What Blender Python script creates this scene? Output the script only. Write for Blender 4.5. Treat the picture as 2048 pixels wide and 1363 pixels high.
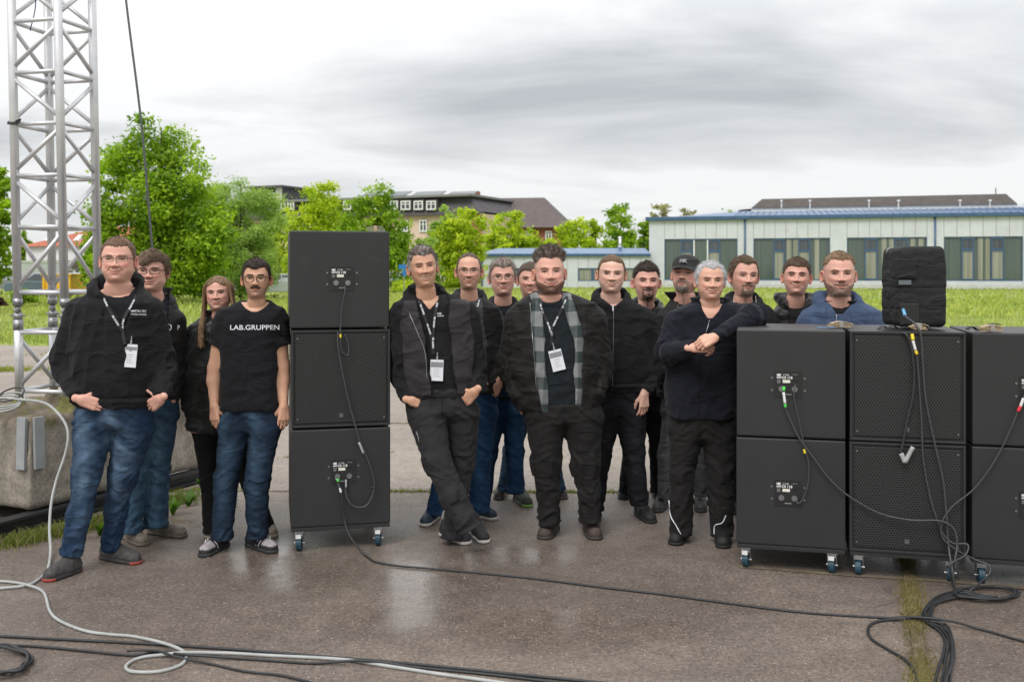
import bpy, bmesh, math, random
import numpy as np
from mathutils import Vector, Matrix
from mathutils.bvhtree import BVHTree

for o in list(bpy.data.objects):
    bpy.data.objects.remove(o)
S = bpy.context.scene
COL = S.collection
R = math.radians

# ------------------------------------------------------------------ camera, world, sun, exposure
F, CX, HY, H = 2000.0, 1024.0, 540.0, 1.68      # focal length in photo pixels, principal column, horizon row, eye height
cam = bpy.data.cameras.new('camera')
cam.sensor_width = 36.0
cam.lens = 36.0 * F / 2048.0
cam.shift_y = -(1363 / 2 - HY) / 2048.0
cam.clip_start = 0.05
cam.clip_end = 3000
cam.dof.use_dof = True
cam.dof.focus_distance = 6.0
cam.dof.aperture_fstop = 4.0
co = bpy.data.objects.new('camera', cam)
COL.objects.link(co)
co.location = (0, 0, H)
co.rotation_euler = (R(90), 0, 0)
S.camera = co

w = bpy.data.worlds.new('World')
S.world = w
w.use_nodes = True
nt = w.node_tree
for n in list(nt.nodes):
    nt.nodes.remove(n)
def N(t, typ, **kw):
    n = t.nodes.new(typ)
    for k, v in kw.items():
        if k.startswith('i_'):
            n.inputs[int(k[2:])].default_value = v
        else:
            setattr(n, k, v)
    return n
L = nt.links.new
out = N(nt, 'ShaderNodeOutputWorld')
bg = N(nt, 'ShaderNodeBackground')
bg.inputs[1].default_value = 0.10
sky = N(nt, 'ShaderNodeTexSky')
sky.sky_type = 'NISHITA'
sky.sun_disc = False
sky.sun_elevation = R(50)
sky.sun_rotation = R(200)
tc = N(nt, 'ShaderNodeTexCoord')
sep = N(nt, 'ShaderNodeSeparateXYZ')
L(tc.outputs['Generated'], sep.inputs[0])
zc = N(nt, 'ShaderNodeMath', operation='MAXIMUM'); zc.inputs[1].default_value = 0.0
L(sep.outputs[2], zc.inputs[0])
za = N(nt, 'ShaderNodeMath', operation='ADD'); za.inputs[1].default_value = 0.16
L(zc.outputs[0], za.inputs[0])
dx = N(nt, 'ShaderNodeMath', operation='DIVIDE'); L(sep.outputs[0], dx.inputs[0]); L(za.outputs[0], dx.inputs[1])
dy = N(nt, 'ShaderNodeMath', operation='DIVIDE'); L(sep.outputs[1], dy.inputs[0]); L(za.outputs[0], dy.inputs[1])
cmb = N(nt, 'ShaderNodeCombineXYZ'); L(dx.outputs[0], cmb.inputs[0]); L(dy.outputs[0], cmb.inputs[1])
mp = N(nt, 'ShaderNodeMapping'); mp.inputs['Scale'].default_value = (0.70, 1.0, 1); mp.inputs['Location'].default_value = (2.15, 0.60, 0)
L(cmb.outputs[0], mp.inputs[0])
n1 = N(nt, 'ShaderNodeTexNoise'); n1.inputs['Scale'].default_value = 1.0; n1.inputs['Detail'].default_value = 7; n1.inputs['Roughness'].default_value = 0.52; n1.inputs['Distortion'].default_value = 0.35
L(mp.outputs[0], n1.inputs['Vector'])
cr = N(nt, 'ShaderNodeValToRGB')
e = cr.color_ramp.elements
e[0].position = 0.30; e[0].color = (4.7, 4.9, 5.15, 1)
e[1].position = 0.57; e[1].color = (9.0, 9.05, 9.1, 1)
m = cr.color_ramp.elements.new(0.46); m.color = (7.1, 7.25, 7.4, 1)
L(n1.outputs['Fac'], cr.inputs[0])
# overcast sky: brighter towards the zenith
gz = N(nt, 'ShaderNodeMapRange'); gz.inputs[1].default_value = 0.1; gz.inputs[2].default_value = 1.0; gz.inputs[3].default_value = 0.98; gz.inputs[4].default_value = 2.0
L(zc.outputs[0], gz.inputs[0])
vm = N(nt, 'ShaderNodeVectorMath', operation='SCALE'); L(cr.outputs[0], vm.inputs[0]); L(gz.outputs[0], vm.inputs['Scale'])
# pale band low over the horizon
hb = N(nt, 'ShaderNodeMapRange'); hb.inputs[1].default_value = 0.0; hb.inputs[2].default_value = 0.13; hb.inputs[3].default_value = 0.55; hb.inputs[4].default_value = 0.0
L(zc.outputs[0], hb.inputs[0])
mh = N(nt, 'ShaderNodeMix', data_type='RGBA'); L(hb.outputs[0], mh.inputs[0]); L(vm.outputs[0], mh.inputs[6]); mh.inputs[7].default_value = (8.3, 8.4, 8.5, 1)
mx = N(nt, 'ShaderNodeMix', data_type='RGBA'); mx.inputs[0].default_value = 0.94
L(sky.outputs[0], mx.inputs[6]); L(mh.outputs[2], mx.inputs[7])
L(mx.outputs[2], bg.inputs[0]); L(bg.outputs[0], out.inputs[0])

sun = bpy.data.lights.new('sun', 'SUN'); sun.energy = 1.7; sun.angle = R(25); sun.color = (1, .97, .93)
so = bpy.data.objects.new('sun', sun); COL.objects.link(so)
sd = Vector((-0.32, -0.72, 0.95)).normalized()        # towards the sun: high, behind the camera, a little left
so.rotation_euler = sd.to_track_quat('Z', 'Y').to_euler()
S.view_settings.view_transform = 'Standard'
S.view_settings.look = 'None'
S.view_settings.exposure = 0.12
S.view_settings.gamma = 1.0
S.view_settings.use_curve_mapping = False

# ------------------------------------------------------------------ helpers
def P(px, py, d):
    return np.array(((px - CX) / F * d, d, H - (py - HY) / F * d))
def G(px, py, z=0.0):
    d = (H - z) * F / (py - HY)
    return P(px, py, d)

def tag(o, label=None, cat=None, group=None, kind=None):
    if label: o['label'] = label
    if cat: o['category'] = cat
    if group: o['group'] = group
    if kind: o['kind'] = kind
    return o
def empty(name, loc=(0, 0, 0), rz=0.0):
    o = bpy.data.objects.new(name, None)
    o.empty_display_size = .1
    o.location = [float(v) for v in loc]; o.rotation_euler = (0, 0, rz)
    COL.objects.link(o)
    return o
def link(name, me, mat=None, parent=None, local=False):
    o = bpy.data.objects.new(name, me)
    COL.objects.link(o)
    if mat is not None and len(me.materials) == 0:
        me.materials.append(mat)
    if parent is not None:
        o.parent = parent
        if not local:
            # geometry given in world space: undo the parents' placement
            M = Matrix.Identity(4); p = parent; chain = []
            while p is not None:
                chain.append(p); p = p.parent
            for q in reversed(chain):
                M = M @ q.matrix_parent_inverse @ Matrix.LocRotScale(q.location, q.rotation_euler, q.scale)
            o.matrix_parent_inverse = M.inverted()
    return o
def mesh_np(name, V, Fq, smooth=True, col=None, mats=None):
    """V (n,3), Fq (m,k) uniform faces or list of them"""
    me = bpy.data.meshes.new(name)
    V = np.asarray(V, np.float32)
    if isinstance(Fq, np.ndarray): Fq = [Fq]
    Fq = [f for f in Fq if len(f)]
    me.vertices.add(len(V)); me.vertices.foreach_set('co', V.ravel())
    nl = sum(f.size for f in Fq); nf = sum(len(f) for f in Fq)
    me.loops.add(nl); me.polygons.add(nf)
    me.loops.foreach_set('vertex_index', np.concatenate([f.ravel() for f in Fq]).astype(np.int32))
    st = []; a = 0
    for f in Fq:
        st.append(a + np.arange(len(f)) * f.shape[1]); a += f.size
    me.polygons.foreach_set('loop_start', np.concatenate(st).astype(np.int32))
    me.polygons.foreach_set('use_smooth', np.full(nf, smooth))
    me.update(calc_edges=True)
    if col is not None:
        c = np.ones((len(V), 4), np.float32); c[:, :3] = col
        at = me.color_attributes.new('Col', 'FLOAT_COLOR', 'POINT')
        at.data.foreach_set('color', c.ravel())
    me.validate()
    return me

class MB:
    """collects simple shapes into one mesh"""
    def __init__(s): s.v = []; s.f = []; s.n = 0; s.mi = []
    def add(s, V, Fs, mi=0):
        V = np.asarray(V, float)
        s.v.append(V)
        for f in Fs: s.f.append(tuple(int(i) + s.n for i in f)); s.mi.append(mi)
        s.n += len(V)
        return s
    def box(s, lo, hi, mi=0, M=None):
        x0, y0, z0 = lo; x1, y1, z1 = hi
        V = np.array([(x0,y0,z0),(x1,y0,z0),(x1,y1,z0),(x0,y1,z0),(x0,y0,z1),(x1,y0,z1),(x1,y1,z1),(x0,y1,z1)], float)
        if M is not None: V = np.array([M @ Vector(v) for v in V])
        return s.add(V, [(0,3,2,1),(4,5,6,7),(0,1,5,4),(1,2,6,5),(2,3,7,6),(3,0,4,7)], mi)
    def cyl(s, a, b, r, n=12, r2=None, mi=0):
        a = np.array(a, float); b = np.array(b, float); r2 = r if r2 is None else r2
        d = b - a; d /= np.linalg.norm(d) + 1e-9
        u = np.cross(d, (0, 0, 1.0) if abs(d[2]) < .9 else (1.0, 0, 0)); u /= np.linalg.norm(u); v = np.cross(d, u)
        t = np.arange(n) / n * 2 * np.pi
        ring = np.cos(t)[:, None] * u + np.sin(t)[:, None] * v
        V = np.concatenate([a + ring * r, b + ring * r2])
        Fs = [(i, (i + 1) % n, n + (i + 1) % n, n + i) for i in range(n)] + [tuple(range(n - 1, -1, -1)), tuple(range(n, 2 * n))]
        return s.add(V, Fs, mi)
    def tube(s, pts, r, n=8, mi=0, cap=True):
        pts = np.asarray(pts, float); m = len(pts)
        rr = np.broadcast_to(np.asarray(r, float), (m,))
        t = np.gradient(pts, axis=0); t /= np.linalg.norm(t, axis=1)[:, None] + 1e-9
        u = np.cross(t[0], (0, 0, 1.0)); 
        if np.linalg.norm(u) < .1: u = np.cross(t[0], (1.0, 0, 0))
        u /= np.linalg.norm(u); V = []
        an = np.arange(n) / n * 2 * np.pi
        for i in range(m):
            u = u - t[i] * np.dot(u, t[i]); u /= np.linalg.norm(u) + 1e-9
            v = np.cross(t[i], u)
            V.append(pts[i] + rr[i] * (np.cos(an)[:, None] * u + np.sin(an)[:, None] * v))
        Fs = [(i * n + j, i * n + (j + 1) % n, (i + 1) * n + (j + 1) % n, (i + 1) * n + j) for i in range(m - 1) for j in range(n)]
        if cap: Fs += [tuple(range(n - 1, -1, -1)), tuple(range((m - 1) * n, m * n))]
        return s.add(np.concatenate(V), Fs, mi)
    def build(s, name, mat, parent=None, smooth=False, local=False, mats=None, bevel=0.0, kind=None):
        me = bpy.data.meshes.new(name)
        me.from_pydata(np.concatenate(s.v).tolist(), [], s.f)
        if mats:
            for m_ in mats: me.materials.append(m_)
            me.polygons.foreach_set('material_index', s.mi)
        if bevel > 0:
            bm = bmesh.new(); bm.from_mesh(me)
            es = [e_ for e_ in bm.edges if len(e_.link_faces) == 2 and e_.calc_face_angle(0) > .6]
            bmesh.ops.bevel(bm, geom=es, offset=bevel, segments=2, affect='EDGES', profile=.6)
            bm.to_mesh(me); bm.free()
        me.polygons.foreach_set('use_smooth', [smooth] * len(me.polygons))
        me.update()
        o = link(name, me, mat, parent, local)
        if kind: o['kind'] = kind
        return o

def smooth_path(pts, n=10):
    """Catmull-Rom through the points"""
    p = np.asarray(pts, float)
    q = np.vstack([2 * p[0] - p[1], p, 2 * p[-1] - p[-2]])
    o = []
    for i in range(1, len(q) - 2):
        a, b, c, d = q[i - 1:i + 3]
        for t in np.arange(n) / n:
            o.append(.5 * ((2 * b) + (-a + c) * t + (2 * a - 5 * b + 4 * c - d) * t * t + (-a + 3 * b - 3 * c + d) * t ** 3))
    o.append(p[-1])
    return np.array(o)

# value noise
_T = np.random.RandomState(7).rand(8192).astype(np.float32)
def vn(x, y, z=0.0, seed=0):
    x, y, z = np.broadcast_arrays(np.asarray(x, np.float32), np.asarray(y, np.float32), np.asarray(z, np.float32))
    xi = np.floor(x); yi = np.floor(y); zi = np.floor(z)
    fx = x - xi; fy = y - yi; fz = z - zi
    fx = fx * fx * (3 - 2 * fx); fy = fy * fy * (3 - 2 * fy); fz = fz * fz * (3 - 2 * fz)
    xi = xi.astype(np.int64); yi = yi.astype(np.int64); zi = zi.astype(np.int64)
    def h(a, b, c): return _T[((a * 73856093) ^ (b * 19349663) ^ (c * 83492791) ^ (seed * 7919)) & 8191]
    r = 0
    for a in (0, 1):
        for b in (0, 1):
            for c in (0, 1):
                r = r + h(xi + a, yi + b, zi + c) * (fx if a else 1 - fx) * (fy if b else 1 - fy) * (fz if c else 1 - fz)
    return r * 2 - 1

def sstep(a, b, x):
    t = np.clip((x - a) / (b - a), 0, 1)
    return t * t * (3 - 2 * t)

# signed distance volumes -> quads (surface nets)
class Vol:
    def __init__(s, lo, hi, h):
        lo = np.asarray(lo, float); hi = np.asarray(hi, float)
        n = np.ceil((hi - lo) / h).astype(int) + 2
        s.lo = lo - h; s.h = h
        ax = [(s.lo[i] + np.arange(n[i]) * h).astype(np.float32) for i in range(3)]
        s.x = ax[0][:, None, None]; s.y = ax[1][None, :, None]; s.z = ax[2][None, None, :]
        s.shape = tuple(n)
        s.ax = ax
    def near(s, D, eps):
        i = np.nonzero(np.abs(D) < eps)
        return i, s.ax[0][i[0]], s.ax[1][i[1]], s.ax[2][i[2]]
    def mesh(s, D):
        D = np.ascontiguousarray(np.broadcast_to(D, s.shape)).astype(np.float32)
        D = D.copy()
        D[0] = D[-1] = 1; D[:, 0] = D[:, -1] = 1; D[:, :, 0] = D[:, :, -1] = 1
        sg = D < 0
        c = np.zeros(tuple(k - 1 for k in s.shape), np.int8)
        for a in (0, 1):
            for b in (0, 1):
                for e_ in (0, 1):
                    c += sg[a:s.shape[0] - 1 + a, b:s.shape[1] - 1 + b, e_:s.shape[2] - 1 + e_]
        act = (c > 0) & (c < 8)
        I = np.nonzero(act)
        idx = -np.ones(act.shape, np.int64); idx[I] = np.arange(len(I[0]))
        pos = np.zeros((len(I[0]), 3), np.float32); cnt = np.zeros(len(I[0]), np.float32)
        cor = [(a, b, e_) for a in (0, 1) for b in (0, 1) for e_ in (0, 1)]
        val = {k: D[I[0] + k[0], I[1] + k[1], I[2] + k[2]] for k in cor}
        for k in cor:
            for axn in range(3):
                if k[axn] == 0:
                    k2 = list(k); k2[axn] = 1; k2 = tuple(k2)
                    va, vb = val[k], val[k2]
                    mk = (va < 0) != (vb < 0)
                    t = np.where(mk, va / np.where(mk, va - vb, 1), 0)
                    p = np.array(k, np.float32)[None].repeat(len(t), 0); p[:, axn] = t
                    pos += p * mk[:, None]; cnt += mk
        pos /= cnt[:, None]
        V = (np.stack(I, 1) + pos) * s.h + s.lo
        Fs = []
        for axn in range(3):
            sl0 = [slice(None)] * 3; sl1 = [slice(None)] * 3
            sl0[axn] = slice(0, -1); sl1[axn] = slice(1, None)
            a = sg[tuple(sl0)]; b = sg[tuple(sl1)]
            E = np.nonzero(a != b)
            o1, o2 = [(1, 2), (2, 0), (0, 1)][axn]
            E = np.stack(E, 1)
            ok = (E[:, o1] > 0) & (E[:, o2] > 0) & (E[:, o1] < s.shape[o1] - 1) & (E[:, o2] < s.shape[o2] - 1)
            E = E[ok]
            ins = a[E[:, 0], E[:, 1], E[:, 2]]
            def cell(d1, d2):
                q = E.copy(); q[:, o1] -= d1; q[:, o2] -= d2
                return idx[q[:, 0], q[:, 1], q[:, 2]]
            q = np.stack([cell(1, 1), cell(0, 1), cell(0, 0), cell(1, 0)], 1)
            q[~ins] = q[~ins][:, ::-1]
            Fs.append(q)
        return V.astype(np.float32), np.concatenate(Fs)

def smax(a, b, k):
    return -smin(-a, -b, k)
def smin(a, b, k):
    h = np.clip(.5 + .5 * (b - a) / k, 0, 1)
    return b + (a - b) * h - k * h * (1 - h)
def cone(v, a, b, ra, rb, ysc=1.0):
    """round cone distance in volume v (object with x,y,z arrays)"""
    bx, by, bz = [float(b[i] - a[i]) for i in range(3)]
    L2 = bx * bx + by * by + bz * bz + 1e-12
    px = v.x - float(a[0]); py = v.y - float(a[1]); pz = v.z - float(a[2])
    t = np.clip((px * bx + py * by + pz * bz) / L2, 0, 1)
    d = np.sqrt((px - bx * t) ** 2 + ((py - by * t) * ysc) ** 2 + (pz - bz * t) ** 2)
    return d - (ra + (rb - ra) * t)
class Pts:
    def __init__(s, x, y, z): s.x = x; s.y = y; s.z = z

# ------------------------------------------------------------------ materials
def mat(name, color=(.5, .5, .5), rough=.6, metal=0.0, attr=False, nscale=0, namt=.2, bump=0.0, bscale=200, sheen=0.0, spec=.5, ramp=None, bdist=.002, dirt=None, wrinkle=None):
    m = bpy.data.materials.new(name); m.use_nodes = True
    t = m.node_tree; b = t.nodes['Principled BSDF']
    b.inputs['Roughness'].default_value = rough
    b.inputs['Metallic'].default_value = metal
    b.inputs['Specular IOR Level'].default_value = spec
    if sheen: b.inputs['Sheen Weight'].default_value = sheen; b.inputs['Sheen Roughness'].default_value = .5
    b.inputs['Base Color'].default_value = (*color, 1)
    src = None
    co_ = N(t, 'ShaderNodeTexCoord')
    if attr:
        a = N(t, 'ShaderNodeAttribute', attribute_name='Col'); src = a.outputs['Color']
    if nscale:
        no = N(t, 'ShaderNodeTexNoise'); no.inputs['Scale'].default_value = nscale; no.inputs['Detail'].default_value = 5
        t.links.new(co_.outputs['Object'], no.inputs['Vector'])
        mr = N(t, 'ShaderNodeMapRange'); mr.inputs[1].default_value = .3; mr.inputs[2].default_value = .7
        mr.inputs[3].default_value = 1 - namt; mr.inputs[4].default_value = 1 + namt
        t.links.new(no.outputs['Fac'], mr.inputs[0])
        sc = N(t, 'ShaderNodeVectorMath', operation='SCALE')
        if src: t.links.new(src, sc.inputs[0])
        else: sc.inputs[0].default_value = color
        t.links.new(mr.outputs[0], sc.inputs['Scale']); src = sc.outputs[0]
    if dirt:
        dcol, dscale, lo, hi = dirt
        no = N(t, 'ShaderNodeTexNoise'); no.inputs['Scale'].default_value = dscale; no.inputs['Detail'].default_value = 8; no.inputs['Roughness'].default_value = .65
        t.links.new(co_.outputs['Object'], no.inputs['Vector'])
        mr = N(t, 'ShaderNodeMapRange'); mr.inputs[1].default_value = lo; mr.inputs[2].default_value = hi
        t.links.new(no.outputs['Fac'], mr.inputs[0])
        mi = N(t, 'ShaderNodeMix', data_type='RGBA'); t.links.new(mr.outputs[0], mi.inputs[0])
        if src: t.links.new(src, mi.inputs[6])
        else: mi.inputs[6].default_value = (*color, 1)
        mi.inputs[7].default_value = (*dcol, 1); src = mi.outputs[2]
    if src: t.links.new(src, b.inputs['Base Color'])
    if wrinkle:
        mpw = N(t, 'ShaderNodeMapping'); mpw.inputs['Scale'].default_value = (1, 1, 2.1); t.links.new(co_.outputs['Object'], mpw.inputs[0])
        now = N(t, 'ShaderNodeTexNoise'); now.inputs['Scale'].default_value = wrinkle[0]; now.inputs['Detail'].default_value = 1.6; now.inputs['Distortion'].default_value = .7
        t.links.new(mpw.outputs[0], now.inputs['Vector'])
        a1 = N(t, 'ShaderNodeMath', operation='SUBTRACT'); a1.inputs[1].default_value = .5; t.links.new(now.outputs['Fac'], a1.inputs[0])
        a2 = N(t, 'ShaderNodeMath', operation='ABSOLUTE'); t.links.new(a1.outputs[0], a2.inputs[0])
        a3 = N(t, 'ShaderNodeMath', operation='POWER'); a3.inputs[1].default_value = .8; t.links.new(a2.outputs[0], a3.inputs[0])
        buw = N(t, 'ShaderNodeBump'); buw.inputs['Strength'].default_value = .75; buw.inputs['Distance'].default_value = wrinkle[1]
        buw.invert = True
        t.links.new(a3.outputs[0], buw.inputs['Height']); t.links.new(buw.outputs[0], b.inputs['Normal'])
    if bump:
        no = N(t, 'ShaderNodeTexNoise'); no.inputs['Scale'].default_value = bscale; no.inputs['Detail'].default_value = 4
        t.links.new(co_.outputs['Object'], no.inputs['Vector'])
        bu = N(t, 'ShaderNodeBump'); bu.inputs['Strength'].default_value = bump; bu.inputs['Distance'].default_value = bdist
        t.links.new(no.outputs['Fac'], bu.inputs['Height']); t.links.new(bu.outputs[0], b.inputs['Normal'])
        if wrinkle: t.links.new(buw.outputs[0], bu.inputs['Normal'])
    return m
# ------------------------------------------------------------------ ground
rs = np.random.RandomState(11)

def ground_material():
    m = bpy.data.materials.new('old_paving'); m.use_nodes = True
    t = m.node_tree; b = t.nodes['Principled BSDF']; lk = t.links.new
    tc = N(t, 'ShaderNodeTexCoord'); ob = tc.outputs['Object']
    def noise(s, d=6, r=.6, dist=0):
        n = N(t, 'ShaderNodeTexNoise'); n.inputs['Scale'].default_value = s; n.inputs['Detail'].default_value = d
        n.inputs['Roughness'].default_value = r; n.inputs['Distortion'].default_value = dist; lk(ob, n.inputs['Vector']); return n.outputs['Fac']
    def mr(x, a, b_, c, d):
        n = N(t, 'ShaderNodeMapRange'); n.inputs[1].default_value = a; n.inputs[2].default_value = b_; n.inputs[3].default_value = c; n.inputs[4].default_value = d
        lk(x, n.inputs[0]); return n.outputs[0]
    def mix(f, a, c):
        n = N(t, 'ShaderNodeMix', data_type='RGBA'); lk(f, n.inputs[0])
        for i, v in ((6, a), (7, c)):
            if isinstance(v, tuple): n.inputs[i].default_value = (*v, 1)
            else: lk(v, n.inputs[i])
        return n.outputs[2]
    def mth(op, a, c):
        n = N(t, 'ShaderNodeMath', operation=op); n.use_clamp = op in ('MULTIPLY', 'ADD') 
        for i, v in ((0, a), (1, c)):
            if isinstance(v, float): n.inputs[i].default_value = v
            else: lk(v, n.inputs[i])
        return n.outputs[0]
    sx = N(t, 'ShaderNodeSeparateXYZ'); lk(ob, sx.inputs[0])
    big = noise(.35, 5, .6); mid = noise(1.6, 8, .65); fine = noise(48, 6, .85); grit = noise(220, 2, .5)
    # the old concrete beyond the joint, the damp asphalt in front of it
    edge = mth('ADD', mth('MULTIPLY', mid, .5), -.25)
    yy = N(t, 'ShaderNodeMath', operation='ADD'); lk(sx.outputs[1], yy.inputs[0]); lk(mth('MULTIPLY', noise(1.7, 6), .9), yy.inputs[1])
    far = mr(yy.outputs[0], 7.45, 8.3, 0, 1)
    dry = mr(sx.outputs[1], 3.0, 5.4, .85, .0)
    wetn = noise(.55, 7, .62, .4)
    damp = mr(wetn, .40, .56, 0, 1)
    near_c = mix(mid, (.138, .110, .091), (.212, .171, .142))
    near_c = mix(mth('MULTIPLY', mr(mid, .45, .6, 0, 1), dry), near_c, (.235, .180, .140))
    near_c = mix(mth('MULTIPLY', damp, .42), near_c, (.068, .051, .041))
    far_c = mix(mid, (.245, .205, .168), (.34, .29, .243))
    far_c = mix(mth('MULTIPLY', mr(big, .42, .58, 0, 1), .5), far_c, (.19, .155, .13))
    base = mix(far, near_c, far_c)
    # aggregate
    vo = N(t, 'ShaderNodeTexVoronoi'); vo.inputs['Scale'].default_value = 62; lk(ob, vo.inputs['Vector'])
    st = mr(vo.outputs['Distance'], .10, .28, 1, 0)
    sp = N(t, 'ShaderNodeSeparateColor'); lk(vo.outputs['Color'], sp.inputs[0])
    st = mth('MULTIPLY', st, mr(sp.outputs[0], .45, .75, 0, .95))
    base = mix(st, base, (.50, .42, .36))
    dk = mth('MULTIPLY', mr(vo.outputs['Distance'], .1, .3, 1, 0), mr(sp.outputs[1], .7, .95, 0, .7))
    base = mix(dk, base, (.035, .028, .024))
    gr = N(t, 'ShaderNodeVectorMath', operation='SCALE'); lk(base, gr.inputs[0]); lk(mr(fine, .34, .66, .42, 1.58), gr.inputs['Scale'])
    # hairline cracks
    cv_ = N(t, 'ShaderNodeTexVoronoi', feature='DISTANCE_TO_EDGE'); cv_.inputs['Scale'].default_value = .42
    wv = N(t, 'ShaderNodeTexNoise'); wv.inputs['Scale'].default_value = 1.3; wv.inputs['Detail'].default_value = 6; lk(ob, wv.inputs['Vector'])
    wa = N(t, 'ShaderNodeVectorMath', operation='MULTIPLY_ADD'); lk(wv.outputs['Color'], wa.inputs[0]); wa.inputs[1].default_value = (1.1, 1.1, 0); lk(ob, wa.inputs[2]); lk(wa.outputs[0], cv_.inputs['Vector'])
    crk = mth('MULTIPLY', mr(cv_.outputs['Distance'], .0, .0035, .40, 0), mr(noise(.8, 3), .42, .55, 0, 1))
    mot = N(t, 'ShaderNodeVectorMath', operation='SCALE'); lk(gr.outputs[0], mot.inputs[0]); lk(mr(noise(9, 6, .7), .3, .7, .80, 1.20), mot.inputs['Scale'])
    gr = N(t, 'ShaderNodeVectorMath', operation='SCALE'); lk(mot.outputs[0], gr.inputs[0]); lk(mr(crk, 0, 1, 1, .25), gr.inputs['Scale'])
    lk(gr.outputs[0], b.inputs['Base Color'])
    # wetness: shallow films in the hollows
    def spot(cx, cy, rx, ry):
        n = N(t, 'ShaderNodeVectorMath', operation='SUBTRACT'); lk(ob, n.inputs[0]); n.inputs[1].default_value = (cx, cy, 0)
        s_ = N(t, 'ShaderNodeVectorMath', operation='MULTIPLY'); lk(n.outputs[0], s_.inputs[0]); s_.inputs[1].default_value = (1 / rx, 1 / ry, 0)
        l = N(t, 'ShaderNodeVectorMath', operation='LENGTH'); lk(s_.outputs[0], l.inputs[0])
        return mr(l.outputs['Value'], .35, 1.0, 1, 0)
    spots = None
    for (px, py, rx, ry) in ((860, 1160, .62, .75), (555, 1120, .50, .75), (830, 1225, .6, .5), (1130, 1250, .9, .5), (630, 1150, .5, .5), (2060, 1172, .5, .25), (1010, 1110, .6, .4), (300, 1050, .8, .3)):
        g = G(px, py); s1 = spot(g[0], g[1], rx, ry)
        spots = s1 if spots is None else mth('MAXIMUM', spots, s1)
    film = mth('MULTIPLY', spots, mr(noise(2.2, 6, .7), .32, .50, .45, 1))
    wet = mth('MAXIMUM', film, mth('MULTIPLY', damp, mth('MULTIPLY', mr(yy.outputs[0], 7.6, 7.7, .35, .0), 1.0)))
    rough = N(t, 'ShaderNodeMix', data_type='FLOAT'); lk(wet, rough.inputs[0]); rough.inputs[2].default_value = .62; rough.inputs[3].default_value = .07
    rr = mth('ADD', rough.outputs[0], mr(grit, .3, .7, -.03, .10)); lk(rr, b.inputs['Roughness'])
    b.inputs['Specular IOR Level'].default_value = .5
    bh = mth('ADD', mth('MULTIPLY', fine, .6), mth('MULTIPLY', st, .5))
    bu = N(t, 'ShaderNodeBump'); bu.inputs['Distance'].default_value = .006
    lk(mr(film, 0, 1, .85, .22), bu.inputs['Strength']); lk(bh, bu.inputs['Height']); lk(bu.outputs[0], b.inputs['Normal'])
    return m
M_GROUND = ground_material()

# field: one sheet to the horizon
m_field = mat('field_soil', (.24, .29, .06), .9, nscale=.7, namt=.45, bump=.5, bscale=6, bdist=.03)
g = MB(); g.add([(-1500, -60, -.03), (1500, -60, -.03), (1500, 1600, -.03), (-1500, 1600, -.03)], [(0, 1, 2, 3)])
tag(g.build('meadow_ground', m_field), kind='structure')
# paving slabs: separate plates with weed-grown joints between them, 8 mm wide
joint_y = [-6, 3.0, 7.62, 10.9, 14.6, 18.2]
slab = MB()
edge_x = np.linspace(-40, 40, 161)
far_edge = 22.4 + .5 * vn(edge_x * .5, 0, 0, 3) + .15 * vn(edge_x * 3, 0, 0, 5)
V = [(x, -6, 0) for x in edge_x] + [(x, y, 0) for x, y in zip(edge_x, far_edge)]
k = len(edge_x)
slab.add(V, [(i, i + 1, k + i + 1, k + i) for i in range(k - 1)])
tag(slab.build('pavement', M_GROUND), kind='structure')

# ---- vegetation helpers
def blades(name, xy, hgt, wid, col0, col1, bend=.5, parent=None, label=None, z0=0.0, seed=1, cat='grass', mat_=None):
    r = np.random.RandomState(seed); n = len(xy)
    a = r.rand(n) * 2 * np.pi; h = hgt * (.45 + .75 * r.rand(n)); wd = wid * (.6 + .8 * r.rand(n))
    dx_, dy_ = np.cos(a), np.sin(a); lean = bend * h * r.rand(n); la = r.rand(n) * 2 * np.pi
    base = np.c_[xy, np.full(n, z0)]
    V = np.zeros((n, 5, 3), np.float32)
    V[:, 0] = base - np.c_[dx_ * wd / 2, dy_ * wd / 2, np.zeros(n)]
    V[:, 1] = base + np.c_[dx_ * wd / 2, dy_ * wd / 2, np.zeros(n)]
    mid_ = base + np.c_[np.cos(la) * lean * .35, np.sin(la) * lean * .35, h * .6]
    V[:, 2] = mid_ + np.c_[dx_ * wd * .35, dy_ * wd * .35, np.zeros(n)]
    V[:, 3] = mid_ - np.c_[dx_ * wd * .35, dy_ * wd * .35, np.zeros(n)]
    V[:, 4] = base + np.c_[np.cos(la) * lean, np.sin(la) * lean, h]
    i = np.arange(n)[:, None] * 5
    q = i + np.array([0, 1, 2, 3]); t3 = i + np.array([3, 2, 4])
    f = np.clip(r.rand(n) * .7 + .45 * vn(xy[:, 0] * .35, xy[:, 1] * .8, 0, seed) + .15, 0, 1)[:, None]; c = np.array(col0) * (1 - f) + np.array(col1) * f; c = c * (.75 + .5 * r.rand(n)[:, None])
    me = mesh_np(name, V.reshape(-1, 3), [q, t3], True, np.repeat(c, 5, 0))
    o = link(name, me, mat_ or M_GRASS, parent)
    return tag(o, label, cat if label else None, kind='stuff')
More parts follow.
